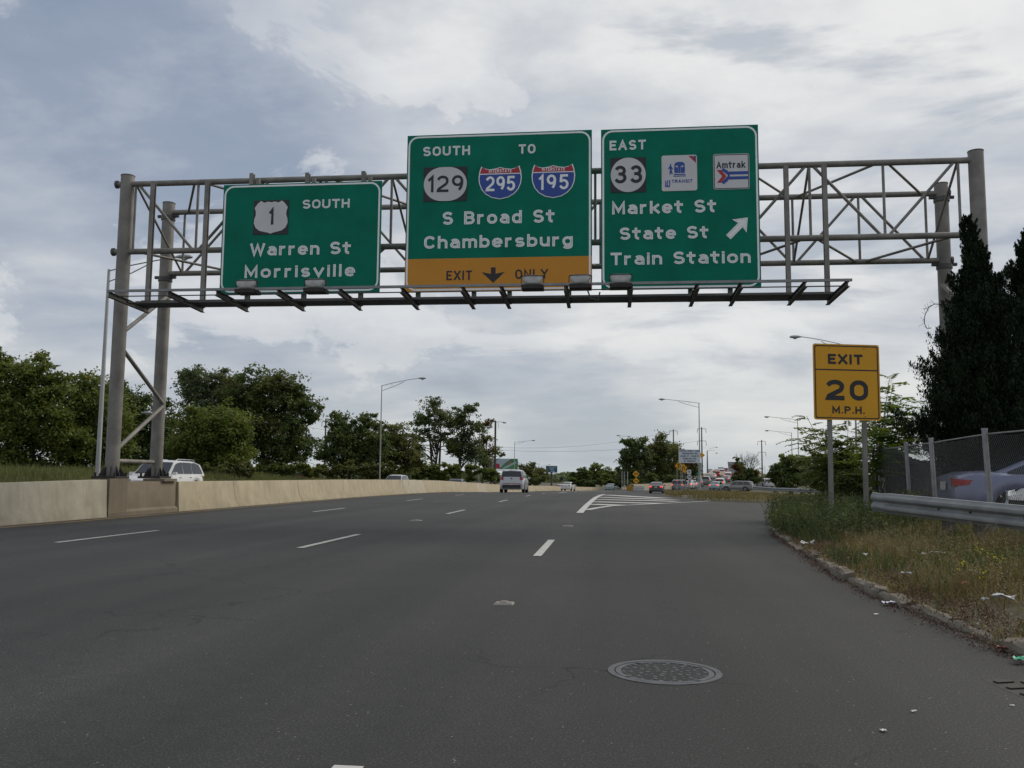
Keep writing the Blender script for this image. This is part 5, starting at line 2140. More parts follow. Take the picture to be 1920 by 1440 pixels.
def wheel_mesh(key, R, W):
    if key in wheel_cache:
        return wheel_cache[key]
    m = M()
    secs = []
    n = 20
    for x_, r in ((-W / 2, R * .62), (-W / 2, R * .93), (-W * .38, R), (W * .38, R), (W / 2, R * .93), (W / 2, R * .62)):
        secs.append([(x_, r * math.cos(2 * math.pi * k / n), r * math.sin(2 * math.pi * k / n)) for k in range(n)])
    m.loft(secs, True, False)
    for s in (-1, 1):
        m.f.append(tuple(range(0, n))[::-1] if s < 0 else tuple(range(5 * n, 6 * n)))
    tyre = m
    r_ = M()
    for s in (-1, 1):
        xo = s * (W / 2 + .004)
        c = (s * (W / 2 + .02), 0, 0)
        for k in range(5):
            a = 2 * math.pi * k / 5
            w = .26
            r_.poly([c, (xo, R * .60 * math.cos(a - w), R * .60 * math.sin(a - w)), (xo, R * .62 * math.cos(a), R * .62 * math.sin(a)), (xo, R * .60 * math.cos(a + w), R * .60 * math.sin(a + w))][::s])
        nn_ = 20
        for k in range(nn_):
            a0, a1 = 2 * math.pi * k / nn_, 2 * math.pi * (k + 1) / nn_
            r_.poly([(xo, R * .56 * math.cos(a0), R * .56 * math.sin(a0)), (xo, R * .64 * math.cos(a0), R * .64 * math.sin(a0)), (xo, R * .64 * math.cos(a1), R * .64 * math.sin(a1)), (xo, R * .56 * math.cos(a1), R * .56 * math.sin(a1))][::s])
    wheel_cache[key] = (tyre, r_)
    return wheel_cache[key]


wheel_obj = {}


def car(kind, loc, heading, mat, label, name='car', cat='car', lit=False, group=None, rack=False, scale=1.0, dark_low=True, detail=True, tilt=0.0):
    c = CARS[kind]
    L, W, H = c['L'], c['W'], c['H']
    g = empty(name, loc, heading, label, cat, group)
    g.rotation_euler = (tilt, 0, heading)
    g.scale = (scale,) * 3
    R = .335 if kind in ('sedan', 'hatch') else .375
    arch = R + .055
    wys = [w * L for w in c['wb']]
    ys_ = set(np.round(np.linspace(-.5, .5, 15) * L, 3))
    for wy in wys:
        for k in np.linspace(-1, 1, 11):
            ys_.add(round(wy + k * arch, 3))
    for t, _ in c['low']:
        ys_.add(round(t * L, 3))
    ys_ = sorted(ys_)
    sill = .22 if kind in ('sedan', 'hatch') else .28

    def hw(t):
        return W / 2 * (1 - .13 * max(0, (abs(t) - .32) / .18) ** 2.2)
    secs = []
    for y_ in ys_:
        t = max(-.5, min(.5, y_ / L))
        zt = prof(c['low'], t)
        zb = sill + (.10 if abs(t) > .485 else 0)
        for wy in wys:
            if abs(y_ - wy) < arch:
                zb = max(zb, R + math.sqrt(max(0, arch ** 2 - (y_ - wy) ** 2)))
        zb = min(zb, zt - .12)
        w = hw(t)
        zm = zb + (zt - zb) * .55
        half = [(0, zb), (w * .80, zb), (w * .965, zb + .02), (w, zb + (zm - zb) * .55), (w * 1.0, zm), (w * .975, zt - (zt - zm) * .45), (w * .93, zt - .05), (w * .86, zt - .012), (w * .5, zt + .012), (0, zt + .018)]
        secs.append([(x_, y_, z_) for x_, z_ in half] + [(-x_, y_, z_) for x_, z_ in half[-2:0:-1]])
    M().loft(secs, True).build('body', mat, g, 32)
    # dark sill and bumpers
    bm = M()
    bm.box((0, -L / 2 + .08, .36), (W * .70, .12, .20))
    bm.box((0, L / 2 - .08, .34), (W * .70, .12, .20))
    bm.build('bumper', 'trim_black', g)
    # cabin solid
    cab = c['cab']
    belt = c['belt']
    roofm = .74 if kind in ('sedan', 'hatch') else .78

    def cabw(z):
        k = max(0, min(1, (z - belt) / (H - belt)))
        return W / 2 * lerp(.925, roofm, k)
    tt = sorted(set([p[0] for p in cab] + list(np.round(np.linspace(cab[0][0], cab[-1][0], 14), 4))))
    secs = []
    for t in tt:
        zr = prof(cab, t)
        w0, w1 = W / 2 * .925, cabw(zr)
        z0_ = belt - .08
        half = [(0, z0_), (w0, z0_), (w0, min(belt, zr - .01)), (w1 + .0, zr - .045 * min(1, (zr - belt) * 8 if zr > belt else 0)), (w1 * .90, zr - .008), (w1 * .5, zr + .012), (0, zr + .016)]
        secs.append([(x_, t * L, z_) for x_, z_ in half] + [(-x_, t * L, z_) for x_, z_ in half[-2:0:-1]])
    M().loft(secs, True).build('roof', mat, g, 32)
    # glass: windshield & rear window following the roofline
    def slope_glass(ta, tb, nm):
        m = M()
        n = 6
        rows = []
        for i in range(n + 1):
            t = lerp(ta, tb, i / n)
            z_ = prof(cab, t)
            w = cabw(z_) * .90
            e = .016
            dz = prof(cab, t + .004) - prof(cab, t - .004)
            nn_ = Vector((0, -dz, .008 * L)).normalized() * e
            rows.append([(w * f_, t * L + nn_.y, z_ + nn_.z + .014 * (1 - abs(f_) ** 2)) for f_ in (-1, -.5, 0, .5, 1)])
        m.loft(rows, False, False)
        if ta < tb:
            m.f = [f_[::-1] for f_ in m.f]
        return m.build(nm, 'car_glass', g, 60)
    slope_glass(cab[-1][0] - .012, cab[-2][0] + .012, 'windshield')
    rt = cab[1][0] - .008 if kind == 'sedan' else lerp(cab[0][0], cab[1][0], .88)
    slope_glass(lerp(cab[0][0], cab[1][0], .10), rt, 'rear_window')
    # side windows
    front = cab[-1][0] - .035
    rear = cab[0][0] + (.05 if kind == 'sedan' else .035)
    cuts = [rear] + list(c['split']) + [front]
    for s in (-1, 1):
        for i in range(len(cuts) - 1):
            ta, tb = cuts[i] + .007, cuts[i + 1] - .007
            m = M()
            n = 7
            ok = False
            for j in range(n):
                q = []
                for t in (lerp(ta, tb, j / n), lerp(ta, tb, (j + 1) / n)):
                    zt = prof(cab, t) - .085
                    if i == 0 and kind != 'sedan':
                        zt = min(zt, belt + .07 + (t - ta) / .06 * .5)
                    zb2 = belt + .035
                    zt = max(zt, zb2 + .002)
                    q.append((t, zb2, zt))
                if max(q[0][2] - q[0][1], q[1][2] - q[1][1]) < .01:
                    continue
                ok = True
                pts_ = [(s * (cabw(q[0][1]) + .012), q[0][0] * L, q[0][1]), (s * (cabw(q[1][1]) + .012), q[1][0] * L, q[1][1]), (s * (cabw(q[1][2]) + .012), q[1][0] * L, q[1][2]), (s * (cabw(q[0][2]) + .012), q[0][0] * L, q[0][2])]
                m.poly(pts_ if s > 0 else pts_[::-1])
            if ok:
                m.build('side_window', 'car_glass', g)
    # wheels
    Wt = .20
    tm, rm = wheel_mesh((R, Wt), R, Wt)
    for wy in wys:
        for s in (-1, 1):
            key = (R, Wt)
            if key not in wheel_obj:
                o1 = tm.build('wheel', 'tyre', g, 40)
                o2 = rm.build('rim', 'rim', o1)
                wheel_obj[key] = (o1, o2)
                o1.location = (s * (W / 2 - Wt / 2 - .01), wy, R)
            else:
                o1 = share(wheel_obj[key][0], 'wheel', g, (s * (W / 2 - Wt / 2 - .01), wy, R))
                share(wheel_obj[key][1], 'rim', o1)
    # lights
    zt_l = .86 if kind == 'sedan' else (1.0 if kind == 'hatch' else 1.0)
    tl = 'brake_lit' if lit else 'tail_red'
    for s in (-1, 1):
        wv_ = hw(-.48)
        m = M()
        hh = .17 if kind == 'sedan' else (.26 if kind == 'hatch' else .26)
        b_ = []
        for (dx, dy) in ((-.30, 0.0), (-.16, -.012), (-.02, .03), (.012, .16), (.02, .30)):
            b_.append((s * (wv_ + dx * (.75 if kind != 'sedan' else 1)), -L / 2 + .012 + dy))
        for j in range(len(b_) - 1):
            (xa, ya), (xb, yb) = b_[j], b_[j + 1]
            h0 = hh * (1 - .12 * j)
            h1 = hh * (1 - .12 * (j + 1))
            q = [(xa, ya - .012, zt_l - h0 / 2), (xb, yb - .012, zt_l - h1 / 2 + .02), (xb, yb - .012, zt_l + h1 / 2), (xa, ya - .012, zt_l + h0 / 2)]
            m.poly(q if s > 0 else q[::-1])
        m.build('taillight', tl, g)
        m = M()
        wv_ = hw(.46)
        for j, ((xa, ya), (xb, yb)) in enumerate((((wv_ - .36, .010), (wv_ - .16, -.03)), ((wv_ - .16, -.03), (wv_ + .005, -.24)), ((wv_ + .005, -.24), (wv_ + .012, -.42)))):
            q = [(s * xa, L / 2 + ya, .62), (s * xb, L / 2 + yb, .64), (s * xb, L / 2 + yb, .80), (s * xa, L / 2 + ya, .76)]
            m.poly(q[::-1] if s > 0 else q)
        m.build('headlight', 'head_glass', g)
        if detail:
            mr = M().box((s * (W / 2 + .08), front * L - .05, belt + .04), (.20, .10, .14), 0, .8)
            mr.build('mirror', mat, g)
            for t in (-.16, .06):
                M().box((s * (W / 2 - .005), t * L, belt - .13), (.03, .16, .03)).build('door_handle', 'chrome', g)
    M().box((0, -L / 2 - .008, .80 if kind == 'sedan' else .52), (.31, .02, .155)).build('licence_plate', 'plate', g)
    M().box((0, L / 2 + .0, .56), (W * .5, .03, .14)).build('grille', 'trim_black', g)
    if lit:
        M().box((0, cab[0][0] * L - .01 if kind == 'sedan' else -L * .47, (1.06 if kind == 'sedan' else H - .10)), (.34, .05, .04)).build('brake_light', 'brake_lit', g)
    if rack:
        for s in (-1, 1):
            M().tube([(s * cabw(H) * .86, -.36 * L, H - .02), (s * cabw(H) * .86, -.32 * L, H + .05), (s * cabw(H) * .86, .0 * L, H + .06), (s * cabw(H) * .86, .05 * L, H - .01)], .018, 6).build('roof_rail', 'chrome', g, 40)
    return g


def car_at(kind, px, d, mat, label, heading=None, **kw):
    "rear centre of a car seen at px, depth d"
    p = at(px, 900, d)
    L = CARS[kind]['L'] * kw.get('scale', 1)
    if heading is None:
        x1 = p.y + 12
        if kw.pop('ramp', False):
            heading = -math.atan2(float(np.interp(x1, *zip(*RL_TAB)) - np.interp(p.y, *zip(*RL_TAB))), 12)
        else:
            heading = -math.atan2(float(barrier_x(p.y + 12) - barrier_x(p.y)), 12)
    else:
        kw.pop('ramp', None)
    cy = p.y + L / 2 * math.cos(heading)
    cx = p.x - L / 2 * math.sin(heading)
    z0_ = surf(p.x, p.y)
    z1_ = surf(p.x - L * math.sin(heading), p.y + L * math.cos(heading))
    zc = (z0_ + z1_) / 2
    tilt = math.atan2(z1_ - z0_, L)
    return car(kind, (cx, cy, zc + .01), heading, mat, label, tilt=tilt, **kw)


QG = 'cars queuing up the climbing ramp'
MG = 'cars on the main roadway ahead'
OG = 'cars coming the other way behind the median'
bx = car_at('hatch', 959, 63, 'paint_silver', 'boxy silver hatchback driving ahead in the middle lane', group=MG)
# big boxy tail: dark lower bumper, hatch seam
L = CARS['hatch']['L']
M().box((0, -L / 2 - .005, .44), (1.30, .03, .22)).build('rear_valance', 'trim_black', bx)
M().box((0, -L / 2 - .012, .64), (1.28, .02, .035)).build('reflector_strip', 'tail_red', bx)
M().box((0, -L / 2 - .010, 1.0), (.11, .02, .08)).build('badge', 'trim_black', bx)
M().box((0, -L / 2 + .10, 1.66), (.5, .3, .02)).build('roof_spoiler', 'paint_silver', bx)
car_at('sedan', 1060, 146, 'paint_white', 'small white sedan far ahead close to the median curve', group=MG)
car_at('sedan', 1141, 178, 'paint_teal', 'pale blue green sedan at the end of the median wall', group=MG)
car_at('hatch', 1046.5, 255, 'paint_white', 'tiny white vehicle beyond the white sedan', group=MG)
car_at('sedan', 1229.5, 113, 'paint_black', 'black sedan with lit brake lights entering the ramp beside the grass', ramp=True, lit=True, group=QG)
qs = [
    ('wagon', 1269, 138, 'paint_grey', 'dark grey sport utility last in the left lane of the queue', True, False),
    ('sedan', 1287.5, 158, 'paint_cream', 'pale sedan partly behind the round route marker', True, False),
    ('sedan', 1298, 163, 'paint_silver', 'silver sedan behind the arrow plate post', True, False),
    ('suv', 1306, 176, 'paint_maroon', 'tall dark red sport utility behind the green signs', True, False),
    ('wagon', 1322, 192, 'paint_pewter', 'grey sport utility right behind the tall lamp pole', False, False),
    ('sedan', 1337.5, 150, 'paint_teal', 'pale teal sedan with lit tail lights, last in the right lane', True, False),
    ('suv', 1348.5, 178, 'paint_cream', 'cream sport utility just ahead of the pale teal sedan', True, False),
    ('sedan', 1360, 206, 'paint_grey', 'dark sedan with lit brakes right of the cream sport utility', True, False),
    ('suv', 1365, 228, 'paint_white', 'white sport utility with dark rear window in the rightmost lane', True, False),
    ('sedan', 1327, 222, 'paint_maroon', 'dark maroon car in the left lane halfway up the ramp', False, False),
    ('sedan', 1336.5, 232, 'paint_white', 'white sedan with bright tail lights halfway up the ramp', True, False),
    ('suv', 1344, 252, 'paint_red', 'red sport utility near the top of the ramp', True, False),
    ('sedan', 1366.5, 262, 'paint_silver', 'silver sedan near the top of the right lane', False, False),
    ('suv', 1354, 282, 'paint_white', 'white sport utility at the crest of the ramp', True, False),
    ('sedan', 1343, 300, 'paint_black', 'black car at the crest left of the white sport utility', False, False),
    ('suv', 1373, 300, 'paint_grey', 'grey car at the crest beside the grey panel', True, False),
    ('wagon', 1361, 325, 'paint_pewter', 'farthest grey vehicle going over the crest', True, False),
    ('sedan', 1332, 318, 'paint_silver', 'farthest silver car on the left over the crest', False, False),
]
for kd, px, d, mt, lab, lit, _ in qs:
    car_at(kd, px, d, mt, lab, ramp=True, lit=lit, group=QG, detail=d < 170)
# long grey wagon crossing to the left
p = at(1383, 912, 132)
car('wagon', (p.x, p.y, surf(p.x, p.y) + .12), math.radians(68), 'paint_pewter', 'long grey wagon seen from the side crossing behind the grass island', cat='car', scale=.88)
p = at(1434, 905, 165)
car('suv', (p.x, p.y, surf(p.x, p.y)), math.radians(10), 'paint_silver', 'silver sport utility beside the dark bushes on the right', cat='car')
# opposite carriageway
sv = car('suv', (-21.0, 40.3, -0.12), math.pi + .02, 'paint_white', 'white sport utility with roof rails passing behind the gantry posts', group=OG, rack=True)
car('hatch', (-20.3, 84, surf(-20.3, 84) + .05), math.pi, 'paint_silver', 'silver car behind the median wall under the slim street lamp', group=OG, scale=1.0)
car('suv', (-18.9, 110, surf(-18.9, 110) - .08), math.pi, 'paint_grey', 'dark grey car roof just above the median wall', group=OG)
# car park vehicles
car('sedan', (8.65, 17.35, float(verge(8, 17)) - .06), math.radians(-96), 'paint_violet', 'violet blue sedan parked behind the chain link fence', name='parked_car', group='cars parked behind the fence')
car('sedan', (8.95, 15.0, float(verge(8, 15)) - .10), math.radians(87), 'paint_white', 'white car parked nose to the fence at the right edge', name='parked_car', group='cars parked behind the fence')

# ------------------------------------------------------------------ vegetation
RNG = np.random.default_rng(11)


def leaf_quads(pos, size, rng, up=0.35, aspect=0.5, direc=None, droop=0.0):
    "rhombus leaf cards; pos (n,3), size (n,)"
    n = len(pos)
    nrm = rng.normal(size=(n, 3))
    nrm[:, 2] = np.abs(nrm[:, 2]) + up
    nrm /= np.linalg.norm(nrm, axis=1)[:, None]
    t = rng.normal(size=(n, 3)) if direc is None else direc + rng.normal(size=(n, 3)) * .35
    t[:, 2] -= droop
    t -= nrm * np.sum(t * nrm, 1)[:, None]
    t /= np.linalg.norm(t, axis=1)[:, None] + 1e-9
    b = np.cross(nrm, t)
    s = size[:, None]
    v = np.stack([pos - t * s, pos + b * s * aspect - t * s * .1, pos + t * s, pos - b * s * aspect - t * s * .1], 1)
    f = np.arange(4 * n).reshape(n, 4)
    return v.reshape(-1, 3), f


def crown_points(blobs, n, rng, clump=0.24, flat=0.62, shell=0.5, per=None):
    "blobs (m,6): centre + radii. returns positions and cluster centres"
    blobs = np.asarray(blobs, float)
    area = blobs[:, 3] * blobs[:, 5]
    P, C = [], []
    for bl, a in zip(blobs, area / area.sum()):
        nl = max(30, int(n * a))
        nc = max(9, int(nl / (per or 170)))
        d = rng.normal(size=(nc, 3))
        d /= np.linalg.norm(d, axis=1)[:, None]
        r = (shell + (1 - shell) * rng.random(nc) ** .6) * .93
        r[: nc // 4] *= rng.random(nc // 4) * .8
        cc = bl[:3] + d * r[:, None] * bl[3:6]
        cr = clump * bl[3:6].mean() * rng.uniform(.6, 1.7, nc)
        k = rng.integers(0, nc, nl)
        # sub clumps inside a clump give a crinkled edge
        sub = rng.normal(size=(nc, 9, 3)) * .66
        ks = rng.integers(0, 9, nl)
        off = sub[k, ks] + rng.normal(size=(nl, 3)) * .40
        off[:, 2] *= flat
        P.append(cc[k] + off * cr[k][:, None])
        C.append(cc)
    return np.concatenate(P), np.concatenate(C)


def blob_world(bp, d, squash=0.85, rng=None):
    out = []
    for q in bp:
        px, py, rx, ry = q[:4]
        dd = d * (1 + (q[4] if len(q) > 4 else 0))
        c = at(px, py, dd)
        Rx, Rz = rx / F_PX * dd, ry / F_PX * dd
        out.append((c.x, c.y, c.z, Rx, (Rx + Rz) / 2 * squash, Rz))
    return out


def tree(name, label, d, bp, trunk_px, mat, leaf, n, seed, bark='bark', clump=.24, shell=.5, limbs=16, cat='tree', group=None, tr=None, per=None, stems=1, mats=None, zbase=None, aspect=.5):
    rng = np.random.default_rng(seed)
    bl = blob_world(bp, d)
    base = at(trunk_px, 880, d)
    z0 = zbase if zbase is not None else surf(base.x, base.y) - .15
    g = empty(name, (base.x, base.y, z0), 0, label, cat, group)
    o = np.array([base.x, base.y, z0])
    P, C = crown_points(bl, n, rng, clump, .62, shell, per)
    P = P[P[:, 2] > z0 + .1]
    ms = mats or [mat]
    which = rng.integers(0, len(ms), 1)
    if len(ms) > 1:
        lab = (np.sin(P[:, 0] * 1.1 + seed) + np.sin(P[:, 2] * 1.5 + seed * 2) + rng.normal(size=len(P)) * .5) > .75
        groups = [(ms[0], P[~lab]), (ms[1], P[lab])]
    else:
        groups = [(mat, P)]
    for mm, pp_ in groups:
        if len(pp_) < 5:
            continue
        v, f = leaf_quads(pp_ - o, rng.uniform(.6, 1.25, len(pp_)) * leaf, rng, aspect=aspect)
        np_mesh('crown', v, f, mm, g, 'stuff')
    H = max(b[2] + b[5] for b in bl) - z0
    r0 = tr or max(.09, H * .022)
    m = M()
    rr_ = random.Random(seed)
    cen = np.mean([b[:3] for b in bl], 0) - o
    for s in range(stems):
        bx_ = (s - (stems - 1) / 2) * r0 * 3.0
        hub = Vector((bx_ * 2 + cen[0] * .25, cen[1] * .2, H * rr_.uniform(.30, .42)))
        top = Vector((cen[0] * .8 + bx_ * 3, cen[1] * .7, H * .86))
        mid = hub.lerp(top, .5) + Vector((rr_.uniform(-.2, .2), 0, 0))
        m.tube([(bx_, 0, 0), (bx_ * 1.2, 0, hub.z * .4), hub, mid, top], [r0 * 1.2, r0, r0 * .85, r0 * .5, r0 * .12], 7)
    m.build('trunk', bark, g, 60)
    m = M()
    sel = rng.permutation(len(C))[:limbs]
    for i in sel:
        c = Vector(C[i] - o)
        zst = min(c.z - .3, rr_.uniform(.22, .62) * H)
        if zst < .3:
            continue
        st = Vector((cen[0] * .4 * zst / H, cen[1] * .3 * zst / H, zst))
        md = st.lerp(c, .5) + Vector((rr_.uniform(-.25, .25), rr_.uniform(-.2, .2), rr_.uniform(0, .4))) * (H / 9)
        m.tube([st, md, c], [r0 * .42, r0 * .26, r0 * .06], 5, False)
    if m.v:
        m.build('limb', bark, g, 60, kind='stuff')
    return g


TG = 'trees along the left side of the highway'
tree('broadleaf_tree', 'large yellow-tinged tree filling the left edge of the picture', 60, [(35, 735, 80, 72), (-70, 740, 90, 100), (105, 765, 62, 62), (50, 820, 95, 60), (80, 700, 45, 36), (-10, 690, 50, 34), (130, 830, 55, 55), (10, 870, 90, 30)], 60, 'leaf_mid', .135, 62000, 1, clump=.22, group=TG)
tree('broadleaf_tree', 'green tree between the left picture edge tree and the gantry post', 62, [(160, 745, 40, 48), (190, 790, 48, 62), (150, 830, 50, 55), (205, 850, 40, 45)], 180, 'leaf_mid', .13, 30000, 2, clump=.24, group=TG)
tree('broadleaf_tree', 'dark tree seen between the two left gantry posts', 80, [(250, 775, 40, 44), (218, 745, 28, 40), (262, 845, 52, 48), (300, 790, 32, 42), (310, 850, 45, 45)], 255, 'leaf_dark', .16, 30000, 3, clump=.26, group=TG)
tree('broadleaf_tree', 'bright green lower tree with yellow sprays right of the gantry posts', 72, [(392, 815, 62, 55), (350, 850, 52, 42), (440, 800, 38, 42), (425, 860, 55, 34), (365, 790, 35, 32)], 400, 'leaf_mid', .145, 36000, 4, clump=.24, group=TG)
tree('broadleaf_tree', 'grey green feathery tree top behind the bright green lower tree', 90, [(382, 725, 52, 38), (352, 712, 30, 24), (420, 715, 36, 28), (400, 765, 60, 45)], 395, 'leaf_grey', .15, 20000, 5, clump=.22, group=TG)
tree('broadleaf_tree', 'biggest dark round tree standing against the sky left of centre', 88, [(470, 735, 58, 48), (525, 745, 48, 48), (555, 770, 42, 42), (505, 800, 66, 58), (455, 780, 56, 56), (583, 770, 22, 26), (520, 850, 55, 40), (565, 830, 32, 42), (440, 840, 50, 45)], 490, 'leaf_dark', .17, 52000, 6, clump=.22, shell=.45, group=TG, mats=['leaf_dark', 'leaf_olive'])
tree('broadleaf_tree', 'dark bushy tree directly left of the slim street lamp', 118, [(650, 820, 36, 42), (640, 792, 24, 26), (688, 795, 28, 26), (665, 850, 56, 42), (622, 845, 30, 32), (700, 830, 34, 36)], 655, 'leaf_dark', .20, 27000, 7, clump=.24, group=TG)
tree('broadleaf_tree', 'olive tree directly right of the slim street lamp', 122, [(735, 825, 36, 38), (755, 850, 36, 36), (715, 855, 40, 38), (775, 870, 26, 24)], 735, 'leaf_olive', .20, 16000, 8, clump=.24, group=TG)
tree('open_tree', 'tall airy tree with visible forking limbs, left of the pair', 140, [(815, 768, 26, 22), (795, 790, 20, 24), (835, 788, 26, 24), (790, 820, 22, 20), (822, 815, 22, 16), (780, 845, 18, 12), (845, 835, 20, 18)], 818, 'leaf_grey', .21, 8500, 9, 'bark', .30, .4, 30, 'tree', TG, .22, 150, 2, ['leaf_grey', 'leaf_dark'])
tree('open_tree', 'tall airy tree with thick dark stem, right of the pair', 142, [(870, 775, 24, 26), (886, 765, 16, 18), (862, 805, 26, 24), (888, 800, 20, 22), (870, 845, 32, 28), (850, 830, 18, 18), (895, 850, 24, 26)], 860, 'leaf_dark', .21, 10500, 10, 'bark', .28, .4, 26, 'tree', TG, .26, 160, 1, ['leaf_grey', 'leaf_dark'])
tree('open_tree', 'thin open tree with reddish leaves beside the wooden utility pole', 150, [(914, 795, 11, 14), (910, 825, 15, 16), (925, 845, 16, 12), (903, 850, 18, 18), (940, 852, 8, 5), (912, 872, 18, 14)], 905, 'leaf_olive', .20, 4200, 12, 'bark', .30, .4, 20, 'tree', TG, .17, 120, 1, ['leaf_olive', 'leaf_autumn'])
tree('far_tree', 'small far tree just right of the boxy silver car roof', 280, [(985, 885, 20, 16), (972, 890, 14, 12), (995, 880, 14, 14)], 985, 'leaf_olive', .34, 4500, 13, group='far trees')
tree('far_tree', 'small far tree left of the dark blue billboard', 285, [(1008, 890, 18, 12), (1020, 897, 16, 9)], 1008, 'leaf_olive', .34, 3000, 14, group='far trees')
for lab, bl_, tp, sd_, mt, d_ in (('first low tree of the far clump behind the pale blue sedan', [(1088, 893, 20, 15), (1075, 898, 12, 10)], 1088, 15, 'leaf_dark', 240), ('middle light green tree of the far clump behind the pale blue sedan', [(1113, 886, 20, 16), (1120, 898, 22, 12)], 1113, 16, 'leaf_mid', 245), ('last low tree of the far clump behind the pale blue sedan', [(1143, 893, 18, 13), (1158, 898, 14, 14)], 1143, 17, 'leaf_mid', 235)):
    tree('far_tree', lab, d_, bl_, tp, mt, .30, 5500, sd_, group='far trees')
tree('broadleaf_tree', 'dark tree with sparse left edge right of centre', 190, [(1193, 842, 24, 24), (1178, 832, 14, 14), (1172, 858, 16, 16), (1195, 872, 34, 28), (1170, 890, 22, 16)], 1190, 'leaf_dark', .27, 13000, 18, clump=.25, group='trees right of centre', mats=['leaf_dark', 'leaf_grey'])
tree('broadleaf_tree', 'fuller olive tree behind the stacked yellow diamonds', 195, [(1235, 838, 26, 24), (1250, 856, 34, 28), (1222, 860, 28, 26), (1275, 858, 14, 16), (1240, 886, 50, 24)], 1238, 'leaf_olive', .27, 19000, 19, clump=.25, group='trees right of centre', mats=['leaf_olive', 'leaf_dark'])
tree('broadleaf_tree', 'reddish brown dark tree behind the white truck sign', 200, [(1275, 880, 22, 24), (1292, 885, 20, 24), (1303, 880, 8, 18)], 1285, 'leaf_olive', .27, 8000, 20, clump=.26, group='trees right of centre', mats=['leaf_dark', 'leaf_autumn'])
tree('small_tree', 'dark shrubby tree in front of the bare tree beside the ramp', 160, [(1383, 878, 9, 16), (1392, 890, 20, 18), (1410, 893, 17, 17), (1382, 862, 4, 8)], 1390, 'leaf_olive', .20, 9000, 21, clump=.28, mats=['leaf_dark', 'leaf_autumn'])
tree('shrub', 'dark rounded bush mass left of the yellow EXIT 20 sign', 84, [(1478, 888, 30, 28), (1460, 893, 22, 22), (1500, 885, 28, 30), (1475, 868, 14, 14)], 1480, 'leaf_dark', .15, 15000, 22, limbs=4, cat='bush', zbase=-.9)
tree('shrub', 'yellow green sumac crown on top of the dark bushes', 88, [(1476, 862, 18, 12), (1500, 868, 16, 12)], 1485, 'leaf_lime', .16, 2500, 23, limbs=6, cat='bush', zbase=-.9)
tree('shrub', 'dark bush directly behind the left post of the EXIT 20 sign', 60, [(1540, 890, 34, 34), (1575, 885, 30, 36), (1600, 895, 30, 28)], 1560, 'leaf_dark', .11, 14000, 24, limbs=4, cat='bush', zbase=-.5)
for px0, px1, d_, y_, h_, mt, sd_, lab in ((600, 760, 112, 884, 17, 'leaf_olive', 30, 'low scrub under the dark bushy tree'), (760, 930, 128, 886, 15, 'leaf_mid', 31, 'low scrub under the airy trees'), (330, 480, 68, 884, 16, 'leaf_olive', 32, 'low scrub beyond the white sport utility'), (480, 600, 84, 882, 16, 'leaf_mid', 33, 'low scrub under the biggest dark tree'), (930, 1030, 210, 900, 8, 'leaf_dark', 34, 'low scrub beyond the boxy silver car'), (1085, 1170, 200, 906, 7, 'leaf_dark', 35, 'low scrub beside the lattice post'), (1205, 1270, 175, 900, 10, 'leaf_dark', 36, 'low scrub behind the ramp barrier')):
    bl_ = [(x_ + 6 * math.sin(x_), y_ + 3 * math.cos(x_ * 1.7), 16, h_ * (1 + .25 * math.sin(x_ * .3))) for x_ in range(px0, px1, 20)]
    tree('shrub', lab, d_, bl_, (px0 + px1) / 2, mt, d_ * .0017, int((px1 - px0) * 90), sd_, limbs=0, cat='bush', tr=.05)
# small bare tree
c = at(1403, 900, 165)
z0 = surf(c.x, c.y) - .2
g = empty('bare_tree', (c.x, c.y, z0), 0, 'leafless twiggy tree against the pale sky right of the car queue', 'tree')
rr = random.Random(5)
H = at(1403, 843, 165).z - z0
m = M()
m.tube([(0, 0, 0), (.1, 0, H * .35)], [.16, .12], 7)
m.build('trunk', 'bark_grey', g, 60)
m = M()


def twig(p, d, L_, r, dep):
    q = p + d * L_
    mid = p + d * (L_ * .5) + Vector((rr.uniform(-.05, .05), rr.uniform(-.05, .05), 0)) * L_
    m.tube([p, mid, q], [r, r * .8, r * .6], 4, False)
    if dep > 0:
        for _ in range(3 if dep > 1 else 4):
            nd = (d + Vector((rr.uniform(-.55, .55), rr.uniform(-.5, .5), rr.uniform(-.1, .4)))).normalized()
            twig(p + d * L_ * rr.uniform(.45, 1), nd, L_ * rr.uniform(.55, .8), r * .55, dep - 1)


for k in range(6):
    a = k * 1.05
    twig(Vector((.1, 0, H * rr.uniform(.2, .35))), Vector((math.cos(a) * .42, math.sin(a) * .4, 1)).normalized(), H * .30, .08, 4)
m.build('twigs', 'bark_grey', g, None, kind='stuff')

# junipers behind the chain link fence


